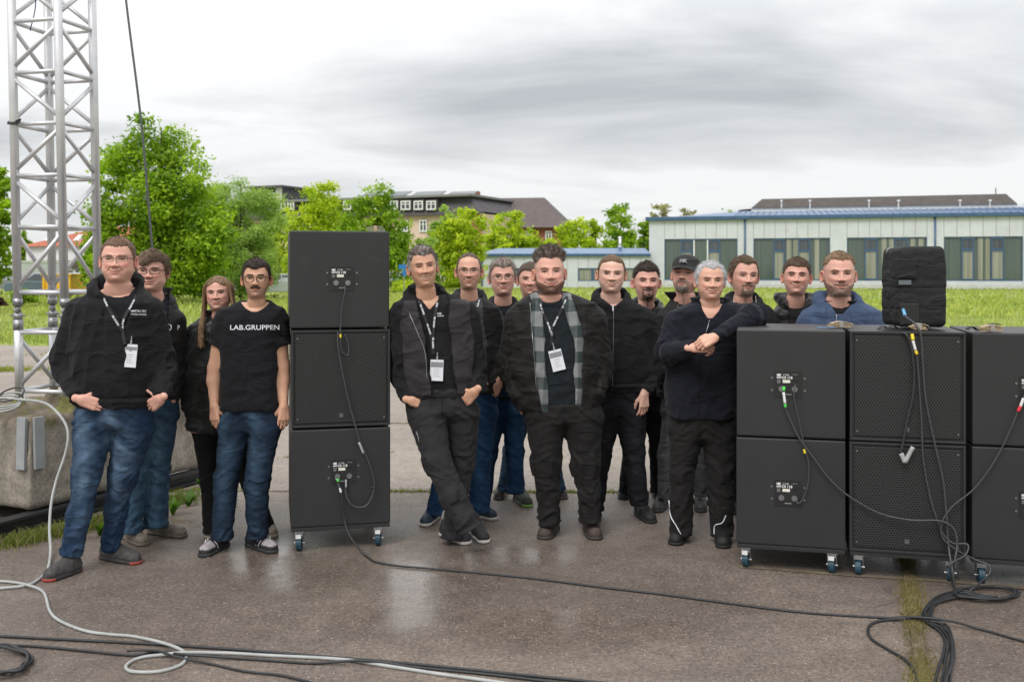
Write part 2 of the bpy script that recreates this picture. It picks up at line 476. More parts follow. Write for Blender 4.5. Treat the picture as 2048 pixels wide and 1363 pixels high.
def leafy(name, transl=.35, rough=.55, wind=0):
    m = mat(name, rough=rough, attr=True, spec=.3)
    t = m.node_tree; b = t.nodes['Principled BSDF']; o_ = t.nodes['Material Output']
    tr = N(t, 'ShaderNodeBsdfTranslucent'); at = [n for n in t.nodes if n.type == 'ATTRIBUTE'][0]
    br = N(t, 'ShaderNodeVectorMath', operation='MULTIPLY'); br.inputs[1].default_value = (1.5, 1.6, .6); t.links.new(at.outputs['Color'], br.inputs[0])
    t.links.new(br.outputs[0], tr.inputs[0])
    ms = N(t, 'ShaderNodeMixShader'); ms.inputs[0].default_value = transl
    t.links.new(b.outputs[0], ms.inputs[1]); t.links.new(tr.outputs[0], ms.inputs[2]); t.links.new(ms.outputs[0], o_.inputs[0])
    return m
M_GRASS = leafy('grass_blades', .35, .6)
M_LEAF = leafy('leaves', .45, .45)
M_BARK = mat('bark', (.06, .048, .036), .9, nscale=8, namt=.4, bump=.6, bscale=14, bdist=.03)

# meadow grass in three bands of distance
pts = []
for (d0, d1, dens) in ((22.2, 27, 260), (27, 36, 90), (36, 55, 32), (55, 94, 9)):
    x0 = -.53 * d1; x1 = .55 * d1
    n = int((d1 - d0) * (x1 - x0) * dens * .5)
    pts.append(np.c_[rs.uniform(x0, x1, n), rs.uniform(d0, d1, n), np.full(n, d0)])
pts = np.concatenate(pts)
edge = 22.5 + .5 * vn(pts[:, 0] * .5, 0, 0, 3)
keep = pts[:, 1] > edge + .05; pts = pts[keep]
vis = rs.rand(len(pts)) < .9
pts = pts[vis]
patch = vn(pts[:, 0] * .25, pts[:, 1] * .25, 0, 9)
gfar = pts[pts[:, 1] > 36]; gnear = pts[pts[:, 1] <= 36]
blades('meadow_grass', gnear[:, :2], .14, .026, (.17, .25, .045), (.43, .45, .15), label='bright green meadow grass beyond the paving', seed=4)
blades('meadow_grass', gfar[:, :2], .20, .11, (.23, .31, .06), (.44, .47, .15), label='paler far part of the bright meadow in front of the buildings', seed=5)

# weeds in the joints
def weeds_line(pxpts, n, spread, hgt, name, label, seed, c0=(.20, .19, .05), c1=(.13, .22, .03), wid=.006):
    r = np.random.RandomState(seed)
    g_ = np.array([G(*p)[:2] for p in pxpts])
    seg = np.linalg.norm(np.diff(g_, axis=0), axis=1); cum = np.r_[0, np.cumsum(seg)]
    s = r.rand(n) * cum[-1]
    dens = (vn(s * 1.7, 0, 0, seed) > -.35 + .5 * r.rand(n) - .1) | (seed == 26)
    s = s[dens]
    x = np.interp(s, cum, g_[:, 0]); y = np.interp(s, cum, g_[:, 1])
    xy = np.c_[x + r.randn(len(s)) * spread, y + r.randn(len(s)) * spread]
    return blades(name, xy, hgt, wid, c0, c1, 1.2, label=label, seed=seed)
weeds_line([(330, 985), (420, 978), (700, 982), (1040, 985), (1440, 984), (1700, 982)], 2600, .022, .03, 'joint_grass', 'thin line of short weeds in the paving joint behind the feet', 21, (.25, .2, .07), (.15, .22, .03))
weeds_line([(560, 846), (700, 846), (860, 847), (1000, 850), (1300, 848)], 2500, .03, .03, 'joint_grass', 'green weed line across the paving level with the left speaker stack seam', 22)
weeds_line([(560, 915), (775, 905), (840, 890), (900, 872), (1000, 868)], 1500, .03, .02, 'joint_grass', 'crooked mossy crack running up behind the crossed legs', 23)
weeds_line([(-60, 742), (200, 738), (420, 745)], 4500, .16, .07, 'joint_grass', 'yellowish grass strip on the paving just beyond the truss', 24, (.30, .27, .07), (.18, .26, .04), .014)
weeds_line([(-60, 712), (200, 708), (700, 712)], 4500, .18, .08, 'joint_grass', 'farthest grass strip across the paving before the meadow', 25, (.30, .27, .07), (.18, .26, .04), .016)
weeds_line([(1812, 1105), (1822, 1180), (1832, 1260), (1840, 1330), (1846, 1420)], 5200, .030, .022, 'joint_grass', 'mossy yellow green weed strip between slabs in front of the grille speakers', 26, (.24, .185, .085), (.17, .20, .05), .004)
weeds_line([(0, 1092), (60, 1080), (200, 1048), (330, 1010), (400, 990), (440, 970)], 5200, .06, .065, 'joint_grass', 'rough weeds growing along the foot of the concrete ballast', 27, (.20, .18, .06), (.10, .17, .03), .006)
rp = np.random.RandomState(77); npb = 1500
px_ = rp.uniform(-3.6, 3.6, npb); py_ = rp.uniform(3.7, 9.5, npb); sz_ = rp.uniform(.0018, .0055, npb)
tet = np.array([(1, 0, 0), (-.5, .87, 0), (-.5, -.87, 0), (.1, .1, 1.0)])
Vp = np.stack([px_, py_, np.full(npb, .0005)], 1)[:, None] + tet[None] * sz_[:, None, None] * rp.uniform(.6, 1.3, (npb, 1, 3))
ip = np.arange(npb)[:, None] * 4
tag(link('grit', mesh_np('grit', Vp.reshape(-1, 3), [np.concatenate([ip + np.array(q) for q in ((0, 1, 3), (1, 2, 3), (2, 0, 3))])], False, np.repeat(np.array([.26, .22, .19]) * rp.uniform(.4, 1.4, (npb, 1)), 4, 0)), mat('grit_stone', attr=True, rough=.9)), 'loose grit and tiny stones scattered on the damp paving', 'grit', kind='stuff')
# pale dirt joint along the front of the right-hand dollies and sand in the big joint
m_dirt = mat('joint_dirt', (.150, .120, .078), .95, nscale=9, namt=.5, bump=.6, bscale=90)
def strip(name, pxs, w, mt, z=.004):
    c = np.array([G(*p)[:2] for p in pxs]); s_ = smooth_path(np.c_[c, np.zeros(len(c))], 10)[:, :2]
    t = np.gradient(s_, axis=0); t /= np.linalg.norm(t, axis=1)[:, None]; nn = np.c_[-t[:, 1], t[:, 0]]
    ww = w * (1 + .35 * vn(np.arange(len(s_)) * .8, 0, 0, 4)[:, None])
    A_ = np.c_[s_ + nn * ww / 2, np.full(len(s_), z)]; B_ = np.c_[s_ - nn * ww / 2, np.full(len(s_), z)]; k_ = len(s_)
    return tag(MB().add(np.vstack([A_, B_]), [(i, i + 1, k_ + i + 1, k_ + i) for i in range(k_ - 1)]).build(name, mt), kind='structure')
strip('pavement_joint', [(1480, 1133), (1700, 1150), (1900, 1163), (2100, 1180)], .045, m_dirt)
strip('pavement_joint', [(1812, 1110), (1825, 1200), (1836, 1290), (1846, 1420)], .05, m_dirt, .0065)
strip('pavement_joint', [(-200, 983), (700, 982), (1500, 984), (2300, 984)], .03, m_dirt)
strip('pavement_joint', [(-200, 848), (700, 846), (1500, 849), (2300, 850)], .05, m_dirt)

# ------------------------------------------------------------------ trees
def tree(px, top, hw, d, c0, c1, n, leaf, seed, label, crown_bot=None, lumps=None, kind='tree', name='broadleaf_tree', clump=1.0, aspect=1.0):
    r = np.random.RandomState(seed)
    s = F / d
    x0 = (px - CX) / s; ztop = H - (top - HY) / s; rw = hw / s
    zb = ztop * .16 if crown_bot is None else H - (crown_bot - HY) / s
    root = empty(name, (x0, d, 0)); tag(root, label, 'tree', 'trees beyond the meadow')
    # the crown: lumps of foliage inside an uneven volume
    cz = (ztop + zb) / 2; hz = (ztop - zb) / 2
    if lumps is None:
        lumps = []
        for i in range(7):
            a = r.rand() * 6.28; f = r.rand()
            zc_ = -.55 + 1.2 * i / 7 + .1 * r.randn(); ww = math.sqrt(max(.05, 1 - zc_ * zc_)) 
            lumps.append((math.cos(a) * .42 * ww, math.sin(a) * .42 * ww, zc_, .36 + .2 * ww * r.rand()))
        lumps.append((.05, 0, .72, .26)); lumps.append((0, 0, -.1, .62))
    C = []; K = int(150 * clump)
    while len(C) < K:
        q = r.uniform(-1, 1, 3)
        for (lx, ly, lz, lr) in lumps:
            rr = math.sqrt((q[0] - lx) ** 2 + (q[1] - ly) ** 2 + ((q[2] - lz) * 1.0) ** 2) / lr
            if rr < 1 and rr > .35 * r.rand():
                C.append(q); break
    C = np.array(C)
    cr_ = (.10 + .13 * r.rand(K)) * rw
    per = r.dirichlet(cr_ * 6 / rw * 3) * n
    idx = np.repeat(np.arange(K), np.maximum(per.astype(int), 4))
    m_ = len(idx)
    dirn = r.randn(m_, 3); dirn /= np.linalg.norm(dirn, axis=1)[:, None]
    rad = cr_[idx] * (r.rand(m_) ** .45) * (1 + .55 * r.randn(m_) * .5)
    pos = np.c_[C[:, 0] * rw, C[:, 1] * rw * .9, C[:, 2] * hz + cz][idx] + dirn * rad[:, None] * np.array([1.15, 1.15, .75])
    pos[:, 2] = np.maximum(pos[:, 2], .3)
    nrm = dirn * .7 + r.randn(m_, 3) * .7 + np.array([0, 0, .5]); nrm /= np.linalg.norm(nrm, axis=1)[:, None]
    u = np.cross(nrm, r.randn(m_, 3)); u /= np.linalg.norm(u, axis=1)[:, None]; v_ = np.cross(nrm, u)
    sz = leaf * (.55 + .8 * r.rand(m_))[:, None]
    V = np.stack([pos + u * sz, pos + v_ * sz * .62 * aspect, pos - u * sz, pos - v_ * sz * .62 * aspect], 1).astype(np.float32)
    q = np.arange(m_)[:, None] * 4 + np.arange(4)
    f = np.clip(.5 + .30 * r.randn(K)[idx] + .25 * r.randn(m_), 0, 1)[:, None]
    c = (np.array(c0) * (1 - f) + np.array(c1) * f) * (.8 + .4 * r.rand(m_))[:, None]
    me = mesh_np('crown', V.reshape(-1, 3), q, False, np.repeat(c, 4, 0))
    link('crown', me, M_LEAF, root, local=True)
    # trunk and limbs
    tr = MB(); rt = max(.10, rw * .055)
    zf = zb + (ztop - zb) * .55
    tp = smooth_path([(0, 0, -.1), (.02 * rw, 0, zb * .6), (-.03 * rw, 0, (zb + zf) / 2), (.03 * rw, 0, zf), (.03 * rw, 0, ztop * .93)], 5)
    tr.tube(tp, np.linspace(rt, rt * .15, len(tp)), 8)
    for j in range(9):
        kq = C[r.randint(K)]; e_ = np.array([kq[0] * rw * .8, kq[1] * rw * .8, kq[2] * hz * .85 + cz])
        z_s = max(zb * .7, min(e_[2] - .25 * hz, zf)); st_ = np.array([0, 0, z_s])
        lp = smooth_path([st_, (st_ + e_) / 2 + np.array([0, 0, -.05 * hz]), e_], 4)
        tr.tube(lp, np.linspace(rt * .45, rt * .10, len(lp)), 6)
    tr.build('trunk', M_BARK, root, smooth=True, local=True)
    return root
G1 = ((.115, .22, .012), (.36, .50, .035)); G2 = ((.20, .31, .07), (.40, .52, .15)); G3 = ((.25, .36, .015), (.55, .62, .045))
big_lumps = [(-.62, .1, .22, .34), (-.15, 0, .78, .22), (.10, .1, .52, .34), (-.35, -.1, .50, .30), (.38, .0, .30, .34), (-.55, .1, -.25, .42), (.15, 0, -.05, .50),
             (.62, 0, -.30, .40), (-.1, .2, -.55, .55), (.45, .1, -.62, .45), (-.60, 0, -.66, .36), (.2, -.3, .1, .4)]
tree(318, 232, 150, 50, *G1, 52000, .105, 31, 'tall bright green broadleaf tree behind the two men with glasses', 588, big_lumps, clump=2.2)
tree(478, 352, 108, 58, *G2, 80000, .085, 32, 'pale grey-green willow behind the moustached man', 592, clump=2.2, aspect=.5, name='willow_tree')
tree(-30, 335, 68, 46, *G1, 12000, .11, 33, 'green tree cut by the left picture edge behind the truss', 560, clump=1.0)
tree(180, 470, 34, 62, *G1, 5000, .12, 34, 'low green tree seen through the truss beside the red roof', 585)
tree(630, 370, 86, 80, *G3, 17000, .14, 35, 'yellow-green tree above the left speaker stack, left of two', 600, clump=1.4)
tree(752, 360, 88, 76, *G1, 19000, .14, 36, 'taller darker green tree just right of the speaker stack', 600, clump=1.5)
tree(886, 402, 44, 92, *G2, 9000, .14, 37, 'dull green narrow tree behind the laughing grey-haired man', 585)
tree(926, 404, 62, 82, *G3, 14000, .14, 38, 'fresh yellow-green tree behind the balding man with glasses', 590, clump=1.2)
tree(1028, 418, 62, 116, *G3, 10000, .19, 39, 'wide low tree before the grey hip roof above the annex', 575)
tree(1165, 436, 60, 118, *G3, 9000, .19, 40, 'low bright tree above the annex roof right of the brick gable', 575)
tree(1240, 402, 56, 124, *G1, 11000, .20, 41, 'round dark green tree left of the hall corner', 575)
tree(1322, 393, 40, 140, (.26, .24, .14), (.5, .47, .34), 4500, .2, 42, 'pale blossoming tree behind the hall roof', 575)
tree(1378, 406, 36, 146, (.2, .19, .12), (.42, .38, .28), 2600, .2, 43, 'thin half-bare tree behind the hall roof ridge', 575)
tree(1186, 437, 9, 150, (.012, .03, .018), (.03, .06, .03), 1500, .2, 44, 'small dark conifer on the skyline between the low trees', 500, name='conifer_tree')
tree(1455, 420, 60, 150, *G1, 5000, .22, 45, 'strip of green treetop behind the hall roof', 575)
tree(46, 452, 22, 108, *G1, 3000, .2, 46, 'small green tree left of the red roofed house', 575)
tree(566, 418, 64, 88, *G3, 12000, .15, 61, 'low yellow-green tree between the willow and the speaker stack', 600, clump=1.2)
tree(690, 440, 64, 90, *G3, 10000, .15, 62, 'low yellow-green tree hidden behind the left speaker stack', 600)
tree(842, 478, 52, 86, *G2, 9000, .14, 63, 'low shrubby tree below the cream apartment wall', 600)
tree(985, 452, 48, 112, *G3, 7000, .18, 64, 'low fresh tree left of the brick gable above the annex', 580)
tree(1100, 478, 60, 116, *G3, 8000, .18, 65, 'lowest bright tree just above the middle of the annex roof', 580)
tree(1285, 440, 40, 128, *G1, 7000, .2, 66, 'dark green tree touching the hall left corner', 580)
def bush(px, top, hw, d, c0, c1, n, leaf, seed, label):
    return tree(px, top, hw, d, c0, c1, n, leaf, seed, label, crown_bot=HY + H * F / d + 1, name='bush', clump=.5)
for o_ in (bush(-12, 590, 36, 40, (.03, .012, .014), (.07, .03, .03), 5000, .05, 51, 'dark red-brown bush at the left picture edge'),
           bush(48, 580, 32, 44, *G1, 5000, .06, 52, 'green bush behind the left truss leg'),
           bush(400, 575, 70, 60, (.05, .09, .03), (.12, .19, .05), 7000, .07, 53, 'scrubby undergrowth at the foot of the big trees'),
           bush(830, 560, 60, 70, *G3, 7000, .08, 54, 'bright shrubs behind the laughing grey-haired man')):
    o_['category'] = 'bush'; o_['group'] = 'bushes at the meadow edge'

# ------------------------------------------------------------------ buildings
def facade(A, B):
    A = np.array(A, float)[:2]; B = np.array(B, float)[:2]
    u = (B - A) / np.linalg.norm(B - A)
    def conv(px, py=None, v=0.0):
        k = (px - CX) / F
        nrm = np.array([-u[1], u[0]])              # pointing away from the camera
        A2 = A + nrm * v
        # A2 + s*u = t*(k,1)
        s = (k * A2[1] - A2[0]) / (u[0] - k * u[1])
        Y = A2[1] + s * u[1]
        return (s, None if py is None else H - (py - HY) / F * Y)
    return (A[0], A[1], 0), math.atan2(u[1], u[0]), conv
m_clad = mat('grey_cladding', (.56, .58, .61), .5, nscale=.5, namt=.06, dirt=((.44, .43, .42), 1.2, .5, .9))
m_blue = mat('blue_sheet_metal', (.045, .10, .19), .4, metal=.0, nscale=2, namt=.15)
m_blueroof = mat('blue_roof_sheet', (.12, .20, .34), .35, nscale=1, namt=.15)
m_dkroof = mat('brown_roof_felt', (.07, .058, .05), .9, nscale=1.5, namt=.3)
m_white = mat('white_paint', (.72, .72, .70), .5, nscale=3, namt=.06)
def glass_mat(name, c0, c1, scale=(6, 6, .15)):
    m = mat(name, c0, .08, spec=.8); t = m.node_tree; b = t.nodes['Principled BSDF']
    tc_ = N(t, 'ShaderNodeTexCoord'); mp_ = N(t, 'ShaderNodeMapping'); mp_.inputs['Scale'].default_value = scale
    no = N(t, 'ShaderNodeTexNoise'); no.inputs['Scale'].default_value = 1; no.inputs['Detail'].default_value = 4
    t.links.new(tc_.outputs['Object'], mp_.inputs[0]); t.links.new(mp_.outputs[0], no.inputs['Vector'])
    mi = N(t, 'ShaderNodeMix', data_type='RGBA'); mi.inputs[6].default_value = (*c0, 1); mi.inputs[7].default_value = (*c1, 1)
    mr_ = N(t, 'ShaderNodeMapRange'); mr_.inputs[1].default_value = .35; mr_.inputs[2].default_value = .65
    t.links.new(no.outputs['Fac'], mr_.inputs[0]); t.links.new(mr_.outputs[0], mi.inputs[0]); t.links.new(mi.outputs[2], b.inputs['Base Color'])
    return m
m_gl_green = glass_mat('green_tinted_glass', (.055, .080, .068), (.085, .115, .095))
m_gl_cream = glass_mat('curtained_glass', (.18, .19, .13), (.30, .30, .24))
m_gl_dark = glass_mat('dark_glass', (.03, .04, .05), (.07, .08, .09))

# --- hall
A = P(1298, 0, 95.0); B = P(2048, 0, 86.4)
loc, rz, cv = facade(A, B)
hall = empty('hall_building', loc, rz); tag(hall, 'long pale grey hall with blue roof edge and tall green tinted windows', 'building')
ze = cv(1300, 441)[1]; u_end = 62.0
bays = [(1329, 1475), (1507, 1660), (1694, 1854), (1888, 2046)]
bu = [(cv(a)[0], cv(b)[0]) for a, b in bays] + [(cv(2082)[0], cv(2240)[0]), (cv(2275)[0], cv(2440)[0])]
zw0 = cv(1400, 560)[1]; zw1 = cv(1400, 477.5)[1]
MB().box((0.02, .25, 0), (u_end, 28, ze - .05)).build('wall', m_clad, hall, local=True)
cuts = [0.0]
for a, b in bu: cuts += [a, b]
cuts.append(u_end)
def add_panel(u0, u1, z0, z1):
    MB().box((u0 + .012, 0, z0), (u1 - .012, .24, z1)).build('cladding_panel', m_clad, hall, local=True, bevel=.01)
for i in range(len(cuts) - 1):
    a, b = cuts[i], cuts[i + 1]; inbay = i % 2 == 1
    n = max(1, round((b - a) / 1.0)); st_ = (b - a) / n
    for j in range(n):
        if inbay:
            add_panel(a + j * st_, a + (j + 1) * st_, zw1, ze - .02)
        else:
            add_panel(a + j * st_, a + (j + 1) * st_, .0, ze - .02)
MB().box((-.03, -.04, 0), (u_end, .0, zw0 - .35)).build('plinth', mat('plinth_render', (.5, .5, .48), .8, nscale=2, namt=.1), hall, local=True)
for bi, (a, b) in enumerate(bu):
    MB().box((a, 0.0, 0.35), (b, .22, zw0 - .02)).build('sill_panel', m_clad, hall, local=True)
    wn = MB().box((a + .02, .18, zw0), (b - .02, .22, zw1 - .02)).build('window', m_gl_green, hall, local=True)
    fr = MB(); t_ = .07
    fr.box((a, .06, zw0 - .02), (b, .20, zw0 + .08)).box((a, .06, zw1 - .10), (b, .20, zw1)).box((a, .06, zw0 + .08), (a + t_, .20, zw1 - .10)).box((b - t_, .06, zw0 + .08), (b, .20, zw1 - .10))
    fo = fr.build('frame', m_blue, wn, local=True)
    w_ = b - a
    for (f0, f1) in ((.225, .385), (.60, .765)) if bi != 1 else ((.265, .41), (.59, .745)):
        a1, b1 = a + w_ * f0, a + w_ * f1; zm = zw1 - (zw1 - zw0) * .30
        s_ = MB()
        for (z0_, z1_) in ((zw0 + .09, zm), (zm + .004, zw1 - .11)):
            s_.box((a1, .02, z0_), (a1 + .10, .165, z1_)).box((b1 - .10, .02, z0_), (b1, .165, z1_)).box((a1 + .10, .02, z0_), (b1 - .10, .165, z0_ + .10)).box((a1 + .10, .02, z1_ - .10), (b1 - .10, .165, z1_))
        s_.build('sash', m_blue, wn, local=True)
        MB().box((a1 + .1, .10, zw0 + .19), (b1 - .1, .12, zm - .1)).build('pane', m_gl_cream, wn, local=True)
        MB().box((a1 + .1, .10, zm + .104), (b1 - .1, .12, zw1 - .21)).build('pane', m_gl_dark, wn, local=True)
    if bi == 0:
        for f0 in (.40, .585):
            MB().box((a + w_ * f0, .0, zw0 + .09), (a + w_ * f0 + .12, .165, zw1 - .11)).build('post', m_white, wn, local=True)
    else:
        for f0 in (.44, .53, .80, .90)[: 2 + bi % 3]:
            MB().box((a + w_ * f0, .13, zw0 + .09), (a + w_ * f0 + w_ * .06, .165, zw1 - .11)).build('curtain', m_gl_cream, wn, local=True)
MB().box((-.3, -.35, ze - .02), (u_end, .0, ze + .32)).build('gutter', m_blue, hall, local=True, bevel=.03)
for pxx in (1490, 1870, 2060):
    u_, _ = cv(pxx); MB().cyl((u_, -.10, .1), (u_, -.10, ze - .02), .085, 10).build('downpipe', m_blue, hall, smooth=True, local=True)
rf = MB()
rf.add([(-.3, -.3, ze + .325), (u_end, -.3, ze + .325), (u_end, 14, ze + 1.55), (8, 14, ze + 1.55), (-.3, 3, ze + .34), (-.3, -.3, ze + .2), (u_end, -.3, ze + .2), (u_end, 14, ze + 1.35), (8, 14, ze + 1.35), (-.3, 3, ze + .2)],
       [(0, 1, 2, 3, 4), (9, 8, 7, 6, 5), (0, 5, 6, 1), (1, 6, 7, 2), (2, 7, 8, 3), (3, 8, 9, 4), (4, 9, 5, 0)])
rfo = rf.build('roof', m_blueroof, hall, local=True)
rib = MB()
for i in range(100):
    u_ = .2 + i * .6
    if u_ < 8: continue
    rib.box((u_ - .02, -.28, ze + .33), (u_ + .02, -.20, ze + .40))
    rib.add([(u_ - .025, -.28, ze + .33), (u_ + .025, -.28, ze + .33), (u_ + .025, 13.9, ze + 1.55), (u_ - .025, 13.9, ze + 1.55), (u_ - .025, -.28, ze + .40), (u_ + .025, -.28, ze + .40), (u_ + .025, 13.9, ze + 1.61), (u_ - .025, 13.9, ze + 1.61)], [(4, 5, 6, 7), (0, 1, 5, 4), (3, 0, 4, 7), (1, 2, 6, 5)])
tag(rib.build('roof_seam', m_blueroof, rfo, local=True), kind='stuff')
# raised rear part with white band and dark roof
v0 = 12.0
ua, zb0 = cv(1503, 428, v0); ub, _ = cv(2060, 428, v0); zb1 = cv(1503, 416, v0)[1]
MB().box((ua, v0, ze + .8), (u_end, v0 + 12, zb1)).build('clerestory', m_white, hall, local=True)
MB().box((ua - .2, v0 - .1, zb0 - .15), (u_end, v0 - .003, zb0 + .2)).build('flashing', m_blue, hall, local=True)
zt = cv(1525, 398, v0)[1] + .15; ur = cv(2012, 0, v0)[0]
MB().add([(ua, v0 - .2, zb1 + .003), (cv(2034, 0, v0)[0], v0 - .2, zb1 + .003), (cv(2012, 0, v0 + 5)[0], v0 + 5, cv(2012, 387.5, v0 + 5)[1]), (cv(1524, 0, v0 + 5)[0], v0 + 5, cv(1524, 398, v0 + 5)[1]), (ua, v0 + 11, zb1 + .003), (cv(2034, 0, v0)[0], v0 + 11, zb1 + .003)],
         [(0, 1, 2, 3), (0, 3, 4), (1, 5, 2), (3, 2, 5, 4), (0, 4, 5, 1)]).build('upper_roof', m_dkroof, hall, local=True)
MB().cyl((ur, v0 + 5, zt - .3), (ur, v0 + 5, zt + .9), .05, 6).build('mast', m_dkroof, hall, local=True)
MB().add([(cv(1425, 428, v0 + 20)[0], v0 + 20, ze + .8), (cv(1510, 0, v0 + 20)[0], v0 + 20, ze + .8), (cv(1510, 0, v0 + 20)[0], v0 + 20, cv(1500, 417, v0 + 20)[1]), (cv(1480, 0, v0 + 20)[0], v0 + 20, cv(1500, 419, v0 + 20)[1]), (cv(1425, 428, v0 + 24)[0], v0 + 24, ze + .8)],
         [(0, 1, 2, 3), (0, 3, 4), (1, 4, 3, 2)]).build('rear_roof', m_dkroof, hall, local=True)
for pxx in (1563, 1620, 1738, 1797, 1920, 1980):
    u_, z_ = cv(pxx, 412, v0 - .3); MB().cyl((u_, v0 - .3, z_ - .3), (u_, v0 - .3, z_ + .45), .06, 6).box((u_ - .12, v0 - .45, z_ + .45), (u_ + .12, v0 - .2, z_ + .62)).build('roof_lamp', m_white, hall, local=True)

# --- annex
A = P(962, 0, 94.5); B = P(1300, 0, 94.0)
loc, rz, cv = facade(A, B)
ann = empty('annex_building', loc, rz); tag(ann, 'low pale annex with blue roof and blue framed windows left of the hall', 'building')
ue = cv(1301)[0]; ze = cv(1000, 512)[1]
MB().box((.02, .2, 0), (ue, 10, ze - .05)).build('wall', m_clad, ann, local=True)
wz0, wz1 = cv(1200, 562)[1], cv(1200, 536)[1]; wu0, wu1 = cv(1156)[0], cv(1300)[0]
def p2(u0, u1, z0, z1): MB().box((u0 + .012, 0, z0), (u1 - .012, .19, z1)).build('cladding_panel', m_clad, ann, local=True, bevel=.01)
n = round(wu0 / 1.0)
for j in range(n): p2(wu0 * j / n, wu0 * (j + 1) / n, 0, ze - .02)
n = round((ue - wu0) / 1.0); st_ = (ue - wu0) / n
for j in range(n): p2(wu0 + j * st_, wu0 + (j + 1) * st_, wz1, ze - .02); p2(wu0 + j * st_, wu0 + (j + 1) * st_, 0, wz0)
k = 5; ww = (ue - wu0) / k
for j in range(k):
    a, b = wu0 + j * ww, wu0 + (j + 1) * ww
    wn = MB().box((a + .02, .12, wz0 + .01), (b - .02, .16, wz1 - .01)).build('window', m_gl_cream, ann, local=True)
    MB().box((a, .02, wz0), (b - .003, .115, wz0 + .09)).box((a, .02, wz1 - .09), (b - .003, .115, wz1)).box((a, .02, wz0 + .09), (a + .12, .115, wz1 - .09)).box((b - .12, .02, wz0 + .09), (b - .003, .115, wz1 - .09)).build('frame', m_blue, wn, local=True)
u1_, _ = cv(1035); MB().box((u1_ - .3, -.02, wz0 + .3), (u1_ + .3, -.004, wz1)).build('window', m_gl_dark, ann, local=True)
MB().box((-.15, -.25, ze - .02), (ue, -.0, ze + .22)).build('gutter', m_blue, ann, local=True, bevel=.02)
MB().cyl((.1, -.10, .1), (.1, -.10, ze - .02), .07, 10).build('downpipe', m_blue, ann, local=True)
MB().add([(-.15, -.25, ze + .225), (ue, -.25, ze + .225), (ue, 5, ze + .85), (1.4, 5, ze + .85), (-.15, 10, ze + .225), (ue, 10, ze + .225)], [(0, 1, 2, 3), (0, 3, 4), (3, 2, 5, 4), (0, 4, 5, 1), (1, 5, 2)]).build('roof', m_blueroof, ann, local=True)
m_steel = mat('stainless_steel', (.62, .62, .62), .25, metal=1.0)
u_, _ = cv(1245); MB().cyl((u_, 3, ze + .3), (u_, 3, ze + 1.9), .16, 12).cyl((u_, 3, ze + .9), (u_, 3, ze + 1.0), .3, 12).cyl((u_, 3, ze + 1.9), (u_, 3, ze + 1.55), .24, 12, .1).build('chimney_pipe', m_steel, ann, smooth=True, local=True)

# --- text helper
def text_mesh(s, size=1.0, bold=0.0, sx=1.0, align='CENTER', spacing=1.0):
    cu = bpy.data.curves.new('txt', 'FONT'); cu.body = s; cu.size = size; cu.align_x = align; cu.align_y = 'CENTER'; cu.offset = bold; cu.space_character = spacing
    cu.resolution_u = 3
    ob = bpy.data.objects.new('txt', cu); COL.objects.link(ob)
    me = bpy.data.meshes.new_from_object(ob.evaluated_get(bpy.context.evaluated_depsgraph_get()))
    bpy.data.objects.remove(ob); bpy.data.curves.remove(cu)
    V = np.array([v.co[:] for v in me.vertices]).reshape(-1, 3); Fs = [tuple(p.vertices) for p in me.polygons]
    bpy.data.meshes.remove(me); V[:, 0] *= sx
    return V, Fs
m_black = mat('black_paint', (.02, .02, .02), .6)
tv, tf = text_mesh('T', .9)
u_, z_ = cv(981, 538); MB().add(np.c_[tv[:, 0] + u_, np.full(len(tv), -.006), tv[:, 1] + z_], tf).build('lettering', m_black, ann, local=True)

# --- apartment block with dark mansard (far)
m_pink = mat('cream_render', (.62, .47, .38), .85, nscale=.5, namt=.06)
m_brick = mat('red_brickwork', (.27, .10, .065), .9, nscale=5, namt=.35)
m_slate = mat('slate_roof', (.085, .078, .085), .8, nscale=.7, namt=.15)
m_slate2 = mat('grey_brown_roof_tiles', (.115, .092, .088), .8, nscale=.8, namt=.12, bump=.6, bscale=6, bdist=.05)
A = P(470, 0, 158); B = P(962, 0, 140)
loc, rz, cv = facade(A, B)
ap = empty('apartment_block', loc, rz); tag(ap, 'long cream apartment block with dark mansard storey behind the trees', 'building')
ue = cv(962)[0]; zr = cv(830, 430)[1]; zt = cv(830, 396)[1]; zm = cv(830, 424)[1]
MB().box((0, .3, 0), (ue, 16, zr - .02)).build('wall', m_pink, ap, local=True)
MB().box((-.3, -.5, zr - .1), (ue + .4, .295, zr + .25)).build('eaves', m_slate, ap, local=True)
MB().add([(0, -.2, zr + .255), (ue, -.2, zr + .255), (ue - 2.2, 1.0, zt), (0, 1.0, zt), (0, 16, zr + .255), (ue, 16, zr + .255), (ue - 2.2, 15, zt), (0, 15, zt)], [(0, 1, 2, 3), (3, 2, 6, 7), (1, 5, 6, 2), (4, 0, 3, 7), (5, 4, 7, 6)]).build('mansard_roof', m_slate, ap, local=True)
MB().box((-.5, -.6, zt + .002), (ue - 1.5, 16.2, zt + .35)).build('roof_edge', mat('grey_roof_edge', (.2, .2, .2), .8), ap, local=True, bevel=.05)
